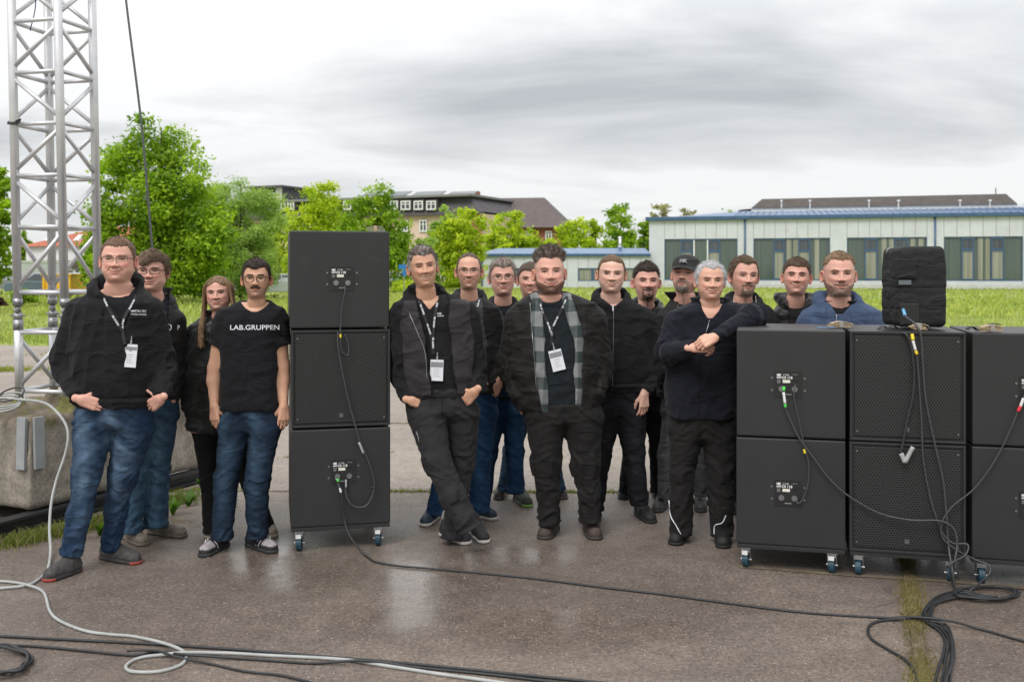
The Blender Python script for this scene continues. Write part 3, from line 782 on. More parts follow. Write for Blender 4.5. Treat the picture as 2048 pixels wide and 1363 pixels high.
def win(parent, cvf, x0, y0, x1, y1, v=-.05, cross=True, fm=None, gm=None, v_=None, nm='window'):
    a, z1_ = cvf(x0, y0); b, z0_ = cvf(x1, y1)
    t_ = .16
    wn = MB().box((a, v, z0_), (b, v + .08, z1_)).build(nm, gm or m_gl_dark, parent, local=True)
    f_ = MB().box((a - .02, v - .08, z0_ - .02), (b + .02, v - .003, z0_ + t_)).box((a - .02, v - .08, z1_ - t_), (b + .02, v - .003, z1_ + .02)).box((a - .02, v - .08, z0_ + t_), (a + t_, v - .003, z1_ - t_)).box((b - t_, v - .08, z0_ + t_), (b + .02, v - .003, z1_ - t_))
    if cross:
        f_.box(((a + b) / 2 - .08, v - .08, z0_ + t_), ((a + b) / 2 + .08, v - .003, z1_ - t_)).box((a + t_, v - .075, z0_ + (z1_ - z0_) * .6), (b - t_, v - .004, z0_ + (z1_ - z0_) * .6 + .1))
    f_.build('frame', fm or m_white, wn, local=True)
    return wn
for (x0, x1) in ((541, 550), (558, 575), (579, 592), (784, 799), (805, 824), (831, 849), (856, 875), (660, 676), (690, 706), (740, 756)):
    win(ap, cv, x0, 402.5, x1, 419.5, v=-.45)
    a, z1_ = cv(x0 - 2, 400); b, z0_ = cv(x1 + 2, 421)
    MB().box((a, -.36, z0_), (b, 1.2, z1_)).build('dormer', m_slate, ap, local=True)
for x0 in (600, 650, 700, 750, 800, 838, 880, 920):
    win(ap, cv, x0, 440, x0 + 15, 463, v=.14); win(ap, cv, x0, 490, x0 + 15, 513, v=.14); win(ap, cv, x0, 535, x0 + 15, 556, v=.14)
MB().box((ue - 1.5, .05, 0), (ue + .02, .29, zr - .1)).build('brick_corner', m_brick, ap, local=True)
# stair tower
a = cv(486)[0]; b = cv(548)[0]; z0_ = cv(520, 396)[1]; z1_ = cv(520, 374)[1]
MB().box((a, 2, z0_ - 1), (b, 9, z1_)).build('tower', mat('dark_tower_cladding', (.06, .065, .075), .6), ap, local=True)
MB().box((a - .8, 1, z1_ + .003), (b + .7, 10, z1_ + .3)).build('tower_roof', m_slate, ap, local=True)
win(ap, cv, 503, 385, 545, 393, v=1.9, nm='tower_window')
MB().box((b - 1.1, 1.9, z0_ - 1), (b + .01, 1.99, z1_)).build('tower_pier', m_white, ap, local=True)
for (x0, x1) in ((700, 735), (745, 790), (800, 860), (870, 925)):      # tilted roof panels seen edge-on
    a, z0_ = cv(x0, 389); b, _ = cv(x1, 389)
    MB().add([(a, 3, z0_), (b, 3, z0_), (b, 5, z0_ + .75), (a, 5, z0_ + .75), (a, 3, z0_ - .1), (b, 3, z0_ - .1), (b, 5, z0_ + .65), (a, 5, z0_ + .65)], [(0, 1, 2, 3), (7, 6, 5, 4), (0, 4, 5, 1), (2, 6, 7, 3), (1, 5, 6, 2), (3, 7, 4, 0)]).build('solar_panel', m_gl_dark, ap, local=True)
# --- brick house with hip roof (far right of it)
A = P(930, 0, 150); B = P(1128, 0, 147)
loc, rz, cv = facade(A, B)
hp = empty('brick_house', loc, rz); tag(hp, 'brick building under a wide grey-brown hip roof above the annex', 'building')
ue = cv(1122)[0]; ze = cv(1100, 455)[1]
MB().box((0, 0, 0), (ue, 12, ze)).build('wall', m_brick, hp, local=True)
zr = cv(1089, 395, 6)[1]
MB().add([(-1, -1, ze + .003), (ue + 1, -1, ze + .003), (cv(1089, 0, 6)[0], 6, zr), (cv(935, 0, 6)[0], 6, zr), (-1, 13, ze + .003), (ue + 1, 13, ze + .003)], [(0, 1, 2, 3), (1, 5, 2), (3, 2, 5, 4), (0, 3, 4), (0, 4, 5, 1)]).build('roof', m_slate2, hp, local=True)
for (x0, x1) in ((1091, 1104), (1052, 1065), (1012, 1025), (975, 988)):
    win(hp, cv, x0, 462, x1, 480); win(hp, cv, x0, 500, x1, 520); win(hp, cv, x0, 538, x1, 558)
MB().box((cv(950, 0, 5)[0], 5, zr - 2), (cv(956, 0, 5)[0], 6.5, zr + 1.1)).build('chimney', m_brick, hp, local=True)
# --- red roofed house with glass front, left
m_tile = mat('red_clay_tiles', (.42, .12, .065), .85, nscale=3, namt=.25, bump=.7, bscale=7, bdist=.05)
A = P(52, 0, 102); B = P(190, 0, 98)
loc, rz, cv = facade(A, B)
rh = empty('red_roofed_house', loc, rz); tag(rh, 'white house with red tiled roof and glass shop front behind the truss', 'building')
ue = cv(215)[0]; ze = cv(120, 492)[1]; zr = cv(120, 449)[1]
MB().box((0, 0, 0), (ue, 10, ze)).build('wall', m_white, rh, local=True)
MB().add([(-.5, -.5, ze + .003), (ue + .5, -.5, ze + .003), (ue + .5, 5, zr), (cv(128)[0], 5, zr), (cv(78)[0], 3, zr - 1.0), (-.5, 10.5, ze + .003), (ue + .5, 10.5, ze + .003)], [(0, 1, 2, 3, 4), (0, 4, 5), (4, 3, 5), (3, 2, 6, 5), (0, 5, 6, 1), (1, 6, 2)]).build('roof', m_tile, rh, local=True)
for x0, x1 in ((76, 93), (133, 143), (164, 171)):
    a, z1_ = cv(x0, 478); b, z0_ = cv(x1, 482)
    MB().add([(a, .75, z0_ + .1), (b, .75, z0_ + .1), (b, 1.5, z1_ + .5), (a, 1.5, z1_ + .5), (a, .95, z0_ - .1), (b, .95, z0_ - .1), (b, 1.7, z1_ + .3), (a, 1.7, z1_ + .3)], [(0, 1, 2, 3), (0, 4, 5, 1), (2, 6, 7, 3), (1, 5, 6, 2), (3, 7, 4, 0), (7, 6, 5, 4)]).build('skylight', m_white, rh, local=True)
a, b = cv(40)[0], cv(182)[0]
MB().box((a, -5, cv(100, 537)[1]), (b, -.002, cv(100, 522)[1])).build('canopy', mat('brown_grey_canopy', (.14, .115, .10), .7), rh, local=True)
for i in range(9):
    x0 = 45 + i * 15.2
    a, z0_ = cv(x0, 580, -3); b, z1_ = cv(x0 + 13.5, 540, -3)
    wn = MB().box((a, -3.0, .1), (b, -2.9, z1_)).build('shop_window', m_gl_dark if i % 3 else m_gl_cream, rh, local=True)
    MB().box((a - .15, -3.1, .1), (a - .003, -2.9, z1_)).box((a, -3.08, z1_ * .55), (b, -3.004, z1_ * .55 + .12)).build('frame', m_white, wn, local=True)
MB().box((cv(49, 0, -3.5)[0], -3.6, .2), (cv(57, 0, -3.5)[0], -3.4, cv(50, 561, -3.5)[1])).build('blue_banner', mat('cyan_banner', (.02, .35, .62), .5), rh, local=True)
# grey-white gable at the very left
A = P(-160, 0, 85); B = P(27, 0, 85); loc, rz, cv = facade(A, B)
lw = empty('white_building', loc, rz); tag(lw, 'plain pale building at the left picture edge behind the truss', 'building')
ze = cv(20, 524)[1]
MB().box((0, 0, 0), (cv(27)[0], 14, ze)).build('wall', mat('pale_render', (.62, .64, .68), .8, nscale=.4, namt=.05), lw, local=True)
MB().box((-.2, -.2, ze + .003), (cv(29)[0], 14.2, ze + .15)).build('roof_edge', m_white, lw, local=True)

# --- yellow skip container
yc = empty('yellow_container', P(110, 0, 62) * np.array([1, 1, 0])); tag(yc, 'yellow steel container on the meadow edge seen through the truss', 'container')
m_yel = mat('yellow_paint', (.72, .40, .02), .5, nscale=3, namt=.15)
MB().box((-.8, 0, .15), (1.0, 2.2, 1.35)).build('body', m_yel, yc, local=True, bevel=.04)
rb = MB()
for i in range(6): rb.box((-.72 + i * .32, -.07, .2), (-.62 + i * .32, -.003, 1.25))
rb.box((-.85, -.08, 1.353), (1.05, 2.25, 1.45)); rb.build('rib', m_yel, yc, local=True)

# ------------------------------------------------------------------ parked cars
m_tyre = mat('tyre_rubber', (.02, .02, .02), .85); m_cargl = mat('car_glass', (.03, .035, .04), .05, spec=.9); m_rim = mat('alloy_rim', (.45, .45, .46), .3, metal=.9)
m_red = mat('red_lamp', (.4, .02, .02), .2); m_clear = mat('clear_lamp', (.7, .7, .72), .1)
def car(px, d, rz, col, label, kind=0, L_=4.3):
    s = F / d; root = empty('parked_car', ((px - CX) / s, d, 0), rz); tag(root, label, 'car', 'cars parked beyond the meadow')
    hh_ = (1.45, 1.5, 1.75)[kind]; l = L_ / 2
    prof = {0: [(-l, .35), (-l, .85), (-l + .25, .98), (-l + .9, 1.0), (-l + 1.55, hh_), (l - 1.3, hh_), (l - .45, 1.02), (l, .92), (l, .35)],
            1: [(-l, .35), (-l, .78), (-l + .2, .92), (-l + 1.05, .98), (-l + 1.75, hh_), (l - .55, hh_), (l - .08, 1.0), (l, .8), (l, .35)],
            2: [(-l, .38), (-l, .9), (-l + .7, 1.1), (-l + 1.2, hh_), (l - .25, hh_), (l, 1.1), (l, .38)]}[kind]
    n = len(prof); wd = .86
    def tb(z): return wd if z < 1.0 else wd - .16 * (z - 1.0) / .5
    V = [(x, -tb(z), z) for x, z in prof] + [(x, tb(z), z) for x, z in prof]
    MB().add(V, [tuple(range(n))[::-1], tuple(range(n, 2 * n))] + [(i, (i + 1) % n, n + (i + 1) % n, n + i)[::1] for i in range(n)]).build('body', mat('car_paint', col, .25, spec=.6), root, local=True, bevel=.05)
    gz0, gz1 = 1.03, hh_ - .08
    # side glass follows the roofline
    top = [p for p in prof if p[1] > 1.2]; xa, xb = top[0][0], top[-1][0]
    for sy in (-1, 1):
        y = sy * (tb((gz0 + gz1) / 2) + .012)
        for (a0, a1, b0, b1) in ((xa - .5, (xa + xb) / 2 - .04, xa + .05, (xa + xb) / 2 - .04), ((xa + xb) / 2 + .04, xb + .45, (xa + xb) / 2 + .04, xb - .05)):
            yb, yt = sy * (tb(gz0) + .004), sy * (tb(gz1) + .004); yi = -.03 * sy
            V = [(a0, yb, gz0), (a1, yb, gz0), (b1, yt, gz1), (b0, yt, gz1)]; V += [(x, y_ + yi, z) for x, y_, z in V]
            MB().add(V, [(0, 1, 2, 3), (7, 6, 5, 4), (0, 4, 5, 1), (1, 5, 6, 2), (2, 6, 7, 3), (3, 7, 4, 0)]).build('side_window', m_cargl, root, local=True)
    i0 = [i for i, p in enumerate(prof) if p[1] == hh_][0]
    for (pa, pb) in ((prof[i0 - 1], prof[i0]), (prof[i0 + 2], prof[i0 + 1])):
        dn = np.array([-(pb[1] - pa[1]), pb[0] - pa[0]]); dn /= np.linalg.norm(dn); dn *= (.012 if dn[1] > 0 else -.012)
        a_ = np.array(pa) * .88 + np.array(pb) * .12; b_ = np.array(pa) * .1 + np.array(pb) * .9
        V = [(a_[0] + dn[0], -.68, a_[1] + dn[1]), (a_[0] + dn[0], .68, a_[1] + dn[1]), (b_[0] + dn[0], .6, b_[1] + dn[1]), (b_[0] + dn[0], -.6, b_[1] + dn[1])]
        V += [(x - dn[0] * 3, y, z - dn[1] * 3) for x, y, z in V]
        MB().add(V, [(0, 1, 2, 3), (7, 6, 5, 4), (0, 4, 5, 1), (1, 5, 6, 2), (2, 6, 7, 3), (3, 7, 4, 0)]).build('windscreen', m_cargl, root, local=True)
    for x in (-l + .8, l - .8):
        for sy in (-1, 1):
            wh = MB().cyl((x, sy * .70, .32), (x, sy * .88, .32), .32, 18).build('wheel', m_tyre, root, local=True)
            MB().cyl((x, sy * .86, .32), (x, sy * .895, .32), .2, 12).build('rim', m_rim, wh, local=True)
    for sy in (-1, 1):
        MB().box((-l - .015, sy * .62 - .16, .62), (-l + .1, sy * .62 + .16, .78)).build('headlight', m_clear, root, local=True)
        MB().box((l - .1, sy * .66 - .12, .7), (l + .015, sy * .66 + .12, .9)).build('tail_light', m_red, root, local=True)
car(366, 70, R(12), (.62, .64, .66), 'silver hatchback beside the collar of the second man', 1)
car(415, 74, R(-160), (.7, .71, .72), 'white car half behind the big tree trunk', 0)
car(478, 66, R(20), (.75, .76, .77), 'white car between the woman and the moustached man', 1)
car(558, 62, R(15), (.66, .69, .70), 'pale silver car beside the left speaker stack', 0, 4.6)
car(536, 78, R(-170), (.5, .52, .54), 'grey car farther back by the speaker stack', 1)
car(783, 80, R(90), (.40, .42, .46), 'grey-blue car seen between the stack and the laughing man', 1)
car(88, 64, R(10), (.10, .14, .18), 'dark car beside the yellow container', 1)
car(18, 72, R(5), (.2, .2, .22), 'dark grey car behind the left bushes', 0)
car(168, 70, R(170), (.45, .46, .48), 'light grey car behind the truss right leg', 1)
# blue street sign
sg = empty('road_sign', P(1, 0, 1) * 0 + np.array([(808 - CX) / F * 66, 66, 0])); tag(sg, 'small blue sign on a grey post right of the speaker stack', 'sign')
MB().cyl((0, 0, 0), (0, 0, 2.3), .04, 8).build('post', m_rim, sg, local=True)
MB().box((-.35, -.05, 1.75), (.25, -.045 + .02, 2.05)).box((-.1, -.05, 1.3), (.15, -.03, 1.7)).build('sign_plate', mat('blue_sign', (.02, .16, .45), .4), sg, local=True)
# ------------------------------------------------------------------ truss tower
m_alu = mat('aluminium_tube', (.66, .66, .68), .38, metal=.45, nscale=6, namt=.10, bump=.15, bscale=60, dirt=((.42, .41, .39), 9, .6, .9))
m_aludark = mat('cast_coupler', (.32, .32, .33), .45, metal=.8, nscale=40, namt=.3)
def chord(px0, px1, d):      # photo columns at row 0 and row 780
    a = P(px0, 0, d); b = P(px1, 780, d)
    k = (b - a) / (a[2] - b[2])
    return lambda z: a + k * (a[2] - z)
near, left, right, back = chord(115, 133, 6.95), chord(22.7, 39, 7.04), chord(184, 200, 7.31), chord(95, 108, 7.41)
zz = lambda y, d=6.95: H - (y - HY) / F * d
rungs = [zz(y) for y in (-200, -98, 9, 140, 244, 349, 453)]
rungs = [zz(453) + i * (zz(349) - zz(453)) for i in range(8)]      # upward
def diag(mb, A_, B_, levels, start):
    for i in range(len(levels) - 1):
        z0, z1 = levels[i] + .035, levels[i + 1] - .035
        a, b = (A_, B_) if (i + start) % 2 == 0 else (B_, A_)
        yield a(z0), b(z1)
def truss_section(label, z_bot, z_top, levels):
    t = empty('truss_tower', (near(z_bot)[0], near(z_bot)[1], z_bot)); tag(t, label, 'truss', 'truss sections')
    for f in (near, left, right, back):
        MB().cyl(f(z_bot), f(z_top), .0295, 20).build('chord', m_alu, t, smooth=True)
    for fa, fb, s_ in ((left, near, 0), (near, right, 1), (left, back, 1), (back, right, 0)):
        for z in levels:
            MB().cyl(fa(z), fb(z), .0155, 12).build('rung', m_alu, t, smooth=True)
        for a, b in diag(None, fa, fb, levels, s_):
            MB().cyl(a, b, .0155, 12).build('diagonal', m_alu, t, smooth=True)
    return t
ztop_sec = [zz(585)] + rungs
t1 = truss_section('tall square aluminium truss tower standing at the left picture edge', zz(612), rungs[-1] + .1, ztop_sec)
t2 = truss_section('short aluminium truss base section on the concrete ballast below the couplers', zz(792), zz(640), [zz(784), zz(665)])
for f in (near, left, right, back):
    c_ = MB()
    c_.cyl(f(zz(597)), f(zz(612)), .034, 20).cyl(f(zz(612) - .001), f(zz(626)), .020, 16)
    c_.cyl(f(zz(626) - .001), f(zz(640)), .030, 20).cyl(f(zz(640) - .001), f(zz(660)), .034, 20)
    q = f(zz(632)); c_.cyl(q + np.array([-.045, -.01, 0]), q + np.array([.045, .01, 0]), .007, 8)
    q = f(zz(620)); c_.cyl(q + np.array([-.012, -.035, .01]), q + np.array([.012, -.028, -.02]), .009, 8)
    c_.build('coupler', m_aludark, t2, smooth=True)
# strap round the left chord, dangling wire
q = left(zz(240)); an = np.linspace(0, 2 * np.pi, 20)
st = MB(); st.tube(np.c_[q[0] + .036 * np.cos(an), q[1] + .036 * np.sin(an), q[2] + .012 * np.sin(an)], .007, 6)
st.tube(smooth_path([q + np.array([.03, -.03, .0]), q + np.array([.07, -.05, .012]), q + np.array([.05, -.05, -.02]), q + np.array([-.02, -.05, -.02])], 6), .006, 6)
st.build('cable_tie', m_black, t1, smooth=True)
tag(MB().tube(smooth_path([P(72, -20, 7.1), P(70, 20, 7.1), P(60, 62, 7.1)], 8), .0035, 6).build('hanging_wire', mat('blue_wire', (.02, .03, .12), .5), smooth=True), 'short thin dark blue wire hanging inside the top of the truss', 'wire')
tag(MB().tube(smooth_path([P(243, -120, 8.2), P(252, 0, 8.2), P(283, 250, 8.2), P(305, 500, 8.2), P(333, 800, 8.2), P(348, 945, 8.2)], 8), .0095, 8).build('steel_rope', mat('steel_rope', (.12, .125, .13), .45, metal=.6, nscale=300, namt=.4), smooth=True), 'long grey rope running from the sky down behind the second man', 'rope')

# ------------------------------------------------------------------ concrete ballast with steel strips and black beam
Cn = np.array([-3.12, 6.46]); da = np.array([.414, .910]); db = np.array([-.910, .414])
bl = empty('concrete_ballast', (Cn[0], Cn[1], 0)); tag(bl, 'weathered mossy concrete ballast block carrying the truss', 'ballast')
v = Vol((-4.35, 6.3, .05), (-2.2, 8.75, 1.0), .022)
U = (v.x - Cn[0]) * da[0] + (v.y - Cn[1]) * da[1]; W_ = (v.x - Cn[0]) * db[0] + (v.y - Cn[1]) * db[1]
zt_ = .715
inset = .03 * (v.z - .1)          # faces lean in towards the top? they batter slightly
d1 = np.maximum(np.maximum(-U + inset + .035, U - 1.78), np.maximum(-W_ + inset + .035, W_ - 1.0))
d2 = np.maximum(v.z - zt_, .108 - v.z)
rr_ = .05
D = np.minimum(np.maximum(d1, d2) + rr_, 0) + np.sqrt(np.maximum(d1 + rr_, 0) ** 2 + np.maximum(d2 + rr_, 0) ** 2) - rr_
for f, hgt in ((near, .10), (left, .085), (right, .09), (back, .08)):
    p_ = f(zz(785))
    D = smin(D, cone(v, (p_[0] - .01, p_[1] - .01, zt_ - .06), (p_[0], p_[1], zt_ + hgt - .02), .11, .035), .05)
i_, X_, Y_, Z_ = v.near(D, .06)
D[i_] += .012 * vn(X_ * 7, Y_ * 7, Z_ * 7, 1) + .006 * vn(X_ * 22, Y_ * 22, Z_ * 22, 2) + .016 * np.maximum(0, vn(X_ * 14, Y_ * 14, Z_ * 14, 3)) * (Z_ > zt_ - .04)
V, Fq = v.mesh(D)
n_ = vn(V[:, 0] * 3, V[:, 1] * 3, V[:, 2] * .9, 5); n2 = vn(V[:, 0] * 13, V[:, 1] * 13, V[:, 2] * 5, 6); n3 = vn(V[:, 0] * 30, V[:, 1] * 30, V[:, 2] * 30, 8)
base = np.array([.30, .265, .22]) * (1 + .22 * n_ + .2 * n2 + .15 * n3)[:, None]
streak = np.clip(.35 + vn(V[:, 0] * 9, V[:, 1] * 9, V[:, 2] * 1.2, 12) * 1.2, 0, 1) * sstep(.2, .68, V[:, 2])
base = base * (1 - .62 * streak[:, None]) + np.array([.085, .072, .055]) * (.62 * streak)[:, None]
top = sstep(.62, .70, V[:, 2] + .03 * n2)
moss = np.where((n2 > .15)[:, None], np.array([.12, .115, .035]), np.array([.15, .12, .085])) * (1 + .4 * n3)[:, None]
base = base * (1 - top[:, None]) + moss * top[:, None]
m_conc = mat('weathered_concrete', attr=True, rough=.92, nscale=45, namt=.25, bump=.6, bscale=70, bdist=.004)
link('block', mesh_np('block', V, Fq, True, np.clip(base, .02, 1)), m_conc, bl)
m_strip = mat('grey_steel_strip', (.34, .36, .37), .45, metal=.3, nscale=8, namt=.12)
def onface(t, off):     # strip on a face: direction t along face, off outward
    return t
zc0, zc1 = zz(942, 6.46), zz(838, 6.46)
ang_a = math.atan2(da[1], da[0])
for (cx_, cy_, dr, nm_) in ((Cn[0] + db[0] * .10, Cn[1] + db[1] * .10, db, 1), (Cn[0] + da[0] * .10, Cn[1] + da[1] * .10, da, 0)):
    nrm = np.array([-da[0], -da[1]]) if nm_ else np.array([-db[0], -db[1]])
    c0 = np.array([cx_, cy_]) + nrm * (-.012); w_ = .038
    V = []
    for s1 in (-1, 1):
        for o1 in (0, .02):
            for z_ in (zc0, zc1):
                inn = -.03 * (z_ - .1) + .0
                V.append((*(c0 + dr * w_ * s1 + nrm * (o1 + inn - .012)), z_))
    MB().add(V, [(0, 1, 3, 2), (4, 6, 7, 5), (0, 4, 5, 1), (2, 3, 7, 6), (0, 2, 6, 4), (1, 5, 7, 3)]).build('steel_strip', m_strip, bl)
m_beam = mat('black_beam_paint', (.018, .02, .022), .5, nscale=4, namt=.3, dirt=((.09, .06, .045), 7, .6, .85))
bm_ = empty('steel_beam', (Cn[0], Cn[1], 0)); tag(bm_, 'black steel beam lying under the concrete ballast', 'beam')
def beam(o0, t0, t1, w0, h0, h1, nm='beam'):
    p0 = Cn + da * t0 + db * o0; p1 = Cn + da * t1 + db * o0
    V = [(*p0, h0), (*p1, h0), (*(p1 + db * w0), h0), (*(p0 + db * w0), h0), (*p0, h1), (*p1, h1), (*(p1 + db * w0), h1), (*(p0 + db * w0), h1)]
    return MB().add(V, [(0, 3, 2, 1), (4, 5, 6, 7), (0, 1, 5, 4), (1, 2, 6, 5), (2, 3, 7, 6), (3, 0, 4, 7)])
for args, nm in (((-.02, -.9, 2.1, .10, .012, .03), 'flange'), ((.02, -.9, 2.1, .012, .031, .085), 'web'), ((-.02, -.9, 2.1, .10, .086, .104), 'flange'), ((.85, -.5, 2.1, .10, .01, .104), 'flange')):
    beam(*args).build(nm, m_beam, bm_)
# dandelion tufts at the end of the beam
def rosette(px, py, n, h, seed, label):
    r = np.random.RandomState(seed); g_ = G(px, py); root = empty('dandelion', g_); tag(root, label, 'plant', 'weeds by the ballast')
    for i in range(n):
        a = r.rand() * 6.28; L_ = h * (.6 + .6 * r.rand()); out_ = .25 + .5 * r.rand(); w_ = .012 + .012 * r.rand()
        c = np.array([math.cos(a), math.sin(a), 0]); s = np.array([-math.sin(a), math.cos(a), 0]); V = []
        for k_ in range(6):
            t = k_ / 5; pos = c * out_ * L_ * t ** 1.3 + np.array([0, 0, L_ * (t - .35 * t ** 3)])
            ww = w_ * math.sin(math.pi * (.12 + .85 * t)) * (1 + .35 * (k_ % 2))
            V += [pos - s * ww, pos + s * ww]
        me = mesh_np('leaf', np.array(V), np.array([(2 * k_, 2 * k_ + 1, 2 * k_ + 3, 2 * k_ + 2) for k_ in range(5)]), True, np.array([.085, .17, .02]) * (.7 + .6 * r.rand()))
        link('leaf', me, M_LEAF, root, local=True)
rosette(346, 1030, 11, .17, 3, 'larger dandelion with upright leaves behind the second man shoes')
rosette(376, 1012, 9, .14, 5, 'smaller dandelion farther right beside the woman')
rosette(402, 972, 7, .08, 6, 'tiny weed at the end of the black beam')
rosette(200, 1070, 8, .12, 7, 'dandelion between the first man legs')

# ------------------------------------------------------------------ speakers
m_box = mat('black_textured_paint', (.0225, .0225, .0238), .46, nscale=3, namt=.10, dirt=((.060, .058, .055), 5, .62, .95), bump=.35, bscale=420, bdist=.0012, spec=.45)
m_boxd = mat('black_plastic', (.014, .014, .015), .4)
m_print = mat('white_print', (.72, .72, .72), .6)
m_lab = mat('paper_label', (.70, .68, .58), .7)
m_zinc = mat('zinc_plate', (.55, .56, .57), .35, metal=.9, nscale=20, namt=.15)
m_bluewheel = mat('blue_wheel_rubber', (.014, .055, .085), .5, nscale=30, namt=.2)
m_socket = mat('socket_metal', (.25, .25, .26), .35, metal=.8)
def grille_mat():
    m = mat('perforated_steel_grille', (.012, .012, .012), .5, spec=.4); t = m.node_tree; b = t.nodes['Principled BSDF']
    tc_ = N(t, 'ShaderNodeTexCoord'); sp = N(t, 'ShaderNodeSeparateXYZ'); t.links.new(tc_.outputs['Object'], sp.inputs[0])
    def m2(op, a, c):
        n = N(t, 'ShaderNodeMath', operation=op)
        for i, v_ in ((0, a), (1, c)):
            if isinstance(v_, (int, float)): n.inputs[i].default_value = v_
            else: t.links.new(v_, n.inputs[i])
        return n.outputs[0]
    p = .0125
    row = m2('FLOOR', m2('DIVIDE', sp.outputs[2], p), 0)
    off = m2('MULTIPLY', m2('MODULO', row, 2), .5)
    fx = m2('SUBTRACT', m2('FRACT', m2('ADD', m2('DIVIDE', sp.outputs[0], p * 1.25), off), 0), .5)
    fz = m2('SUBTRACT', m2('FRACT', m2('DIVIDE', sp.outputs[2], p), 0), .5)
    d = m2('SQRT', m2('ADD', m2('MULTIPLY', fx, fx), m2('MULTIPLY', fz, fz)), 0)
    hole = m2('LESS_THAN', d, .38)
    mi = N(t, 'ShaderNodeMix', data_type='RGBA'); t.links.new(hole, mi.inputs[0]); mi.inputs[6].default_value = (.036, .036, .037, 1); mi.inputs[7].default_value = (.003, .003, .003, 1)
    t.links.new(mi.outputs[2], b.inputs['Base Color'])
    bu = N(t, 'ShaderNodeBump'); bu.inputs['Strength'].default_value = .8; bu.inputs['Distance'].default_value = .003; t.links.new(m2('MULTIPLY', hole, -1), bu.inputs['Height']); t.links.new(bu.outputs[0], b.inputs['Normal'])
    return m
m_grille = grille_mat()
BW, BH, BD = .585, .588, .68
def flat_text(root, s, x, z, y, size, mt, name='lettering', sx=1.0, bold=0.0):
    tv, tf = text_mesh(s, size, bold, sx)
    # a 0.6 mm thick print: face towards -y
    V = np.c_[tv[:, 0] + x, np.full(len(tv), y), tv[:, 1] + z]
    return MB().add(V, tf).build(name, mt, root, local=True)
def speaker(loc, rz, grille, label, group, u0, z0, u1, top=False, panel=(.5, .5), bh=BH):
    root = empty('subwoofer', loc, rz); tag(root, label, 'loudspeaker', group)
    w_ = u1 - u0; h_ = bh - .008
    M_ = MB(); 
    if not grille:
        M_.box((u0, .0, z0), (u1, BD, z0 + h_)).build('cabinet', m_box, root, local=True, bevel=.009)
        cx_, cz_ = u0 + w_ * panel[0], z0 + h_ * panel[1]; s = .066
        rim = MB(); 
        for (a, b, c, d) in ((-s - .006, -s, -s - .006, s + .006), (s, s + .006, -s - .006, s + .006), (-s, s, s, s + .006), (-s, s, -s - .006, -s)):
            rim.box((cx_ + a, -.004, cz_ + c), (cx_ + b, -.0008, cz_ + d))
        pl = MB().box((cx_ - s, -.002, cz_ - s), (cx_ + s, -.0006, cz_ + s)).build('connector_plate', m_boxd, root, local=True)
        rim.build('rim', m_boxd, pl, local=True)
        flat_text(pl, 'C SUB', cx_ - .012, cz_ + .052, -.0026, .013, m_print, sx=.9)
        flat_text(pl, 'CS 118', cx_ - .006, cz_ + .036, -.0026, .0195, m_print, bold=.0006)
        flat_text(pl, 'HK', cx_ - .050, cz_ + .050, -.0026, .017, m_print, name='logo', sx=.95, bold=.0012)
        flat_text(pl, 'AUDIO', cx_ - .050, cz_ + .036, -.0026, .0095, m_print, name='logo', sx=.8, bold=.0008)
        MB().box((cx_ - .030, -.0035, cz_ + .008), (cx_ + .010, -.0024, cz_ + .024)).build('label', m_lab, pl, local=True)
        fp = MB()
        for k_ in range(4): fp.box((cx_ - .060, -.0032, cz_ + .022 - k_ * .005), (cx_ - .040 - .004 * (k_ % 2), -.0024, cz_ + .024 - k_ * .005))
        fp.box((cx_ + .024, -.0032, cz_ + .054), (cx_ + .050, -.0024, cz_ + .056)).box((cx_ - .018, -.0032, cz_ - .058), (cx_ + .018, -.0024, cz_ - .054))
        fp.build('small_print', mat('grey_print', (.3, .3, .3), .6), pl, local=True)
        sw = MB().box((cx_ + .028, -.008, cz_ + .022), (cx_ + .046, -.0024, cz_ + .044)).build('switch', m_boxd, pl, local=True, bevel=.001)
        for sx_ in (-.036, .034):
            MB().cyl((cx_ + sx_, -.003, cz_ - .026), (cx_ + sx_, -.009, cz_ - .026), .016, 16).build('socket', m_socket, pl, local=True, smooth=False)
        for a in (-1, 1):
            for b in (-1, 1):
                MB().cyl((cx_ + a * .088, .0005, cz_ + b * .034), (cx_ + a * .088, -.004, cz_ + b * .034), .006, 8).build('bolt', m_socket, root, local=True)
    else:
        M_.box((u0, .012, z0), (u1, BD, z0 + h_)).build('cabinet', m_box, root, local=True, bevel=.006)
        fr = MB(); t_ = .014
        fr.box((u0, -.004, z0), (u1, .0115, z0 + t_)).box((u0, -.004, z0 + h_ - t_), (u1, .0115, z0 + h_)).box((u0, -.004, z0 + t_ + .0005), (u0 + t_, .0115, z0 + h_ - t_ - .0005)).box((u1 - t_, -.004, z0 + t_ + .0005), (u1, .0115, z0 + h_ - t_ - .0005))
        fr.build('grille_frame', m_box, root, local=True, bevel=.003)
        gr = MB().box((u0 + t_ + .010, .002, z0 + t_ + .010), (u1 - t_ - .010, .0118, z0 + h_ - t_ - .010)).build('grille', m_grille, root, local=True, bevel=.004)
        MB().box((u0 + w_ * .5 - .012, -.001, z0 + .055), (u0 + w_ * .5 + .012, .0015, z0 + .080)).build('badge', mat('grey_badge', (.09, .09, .1), .4), gr, local=True)
        for sx_ in (-.19, .19):
            for zz_ in (.05, h_ - .05):
                MB().cyl((u0 + w_ / 2 + sx_ * 1.35, .0018, z0 + zz_), (u0 + w_ / 2 + sx_ * 1.35, -.0015, z0 + zz_), .005, 8).build('screw', m_socket, gr, local=True)
    return root
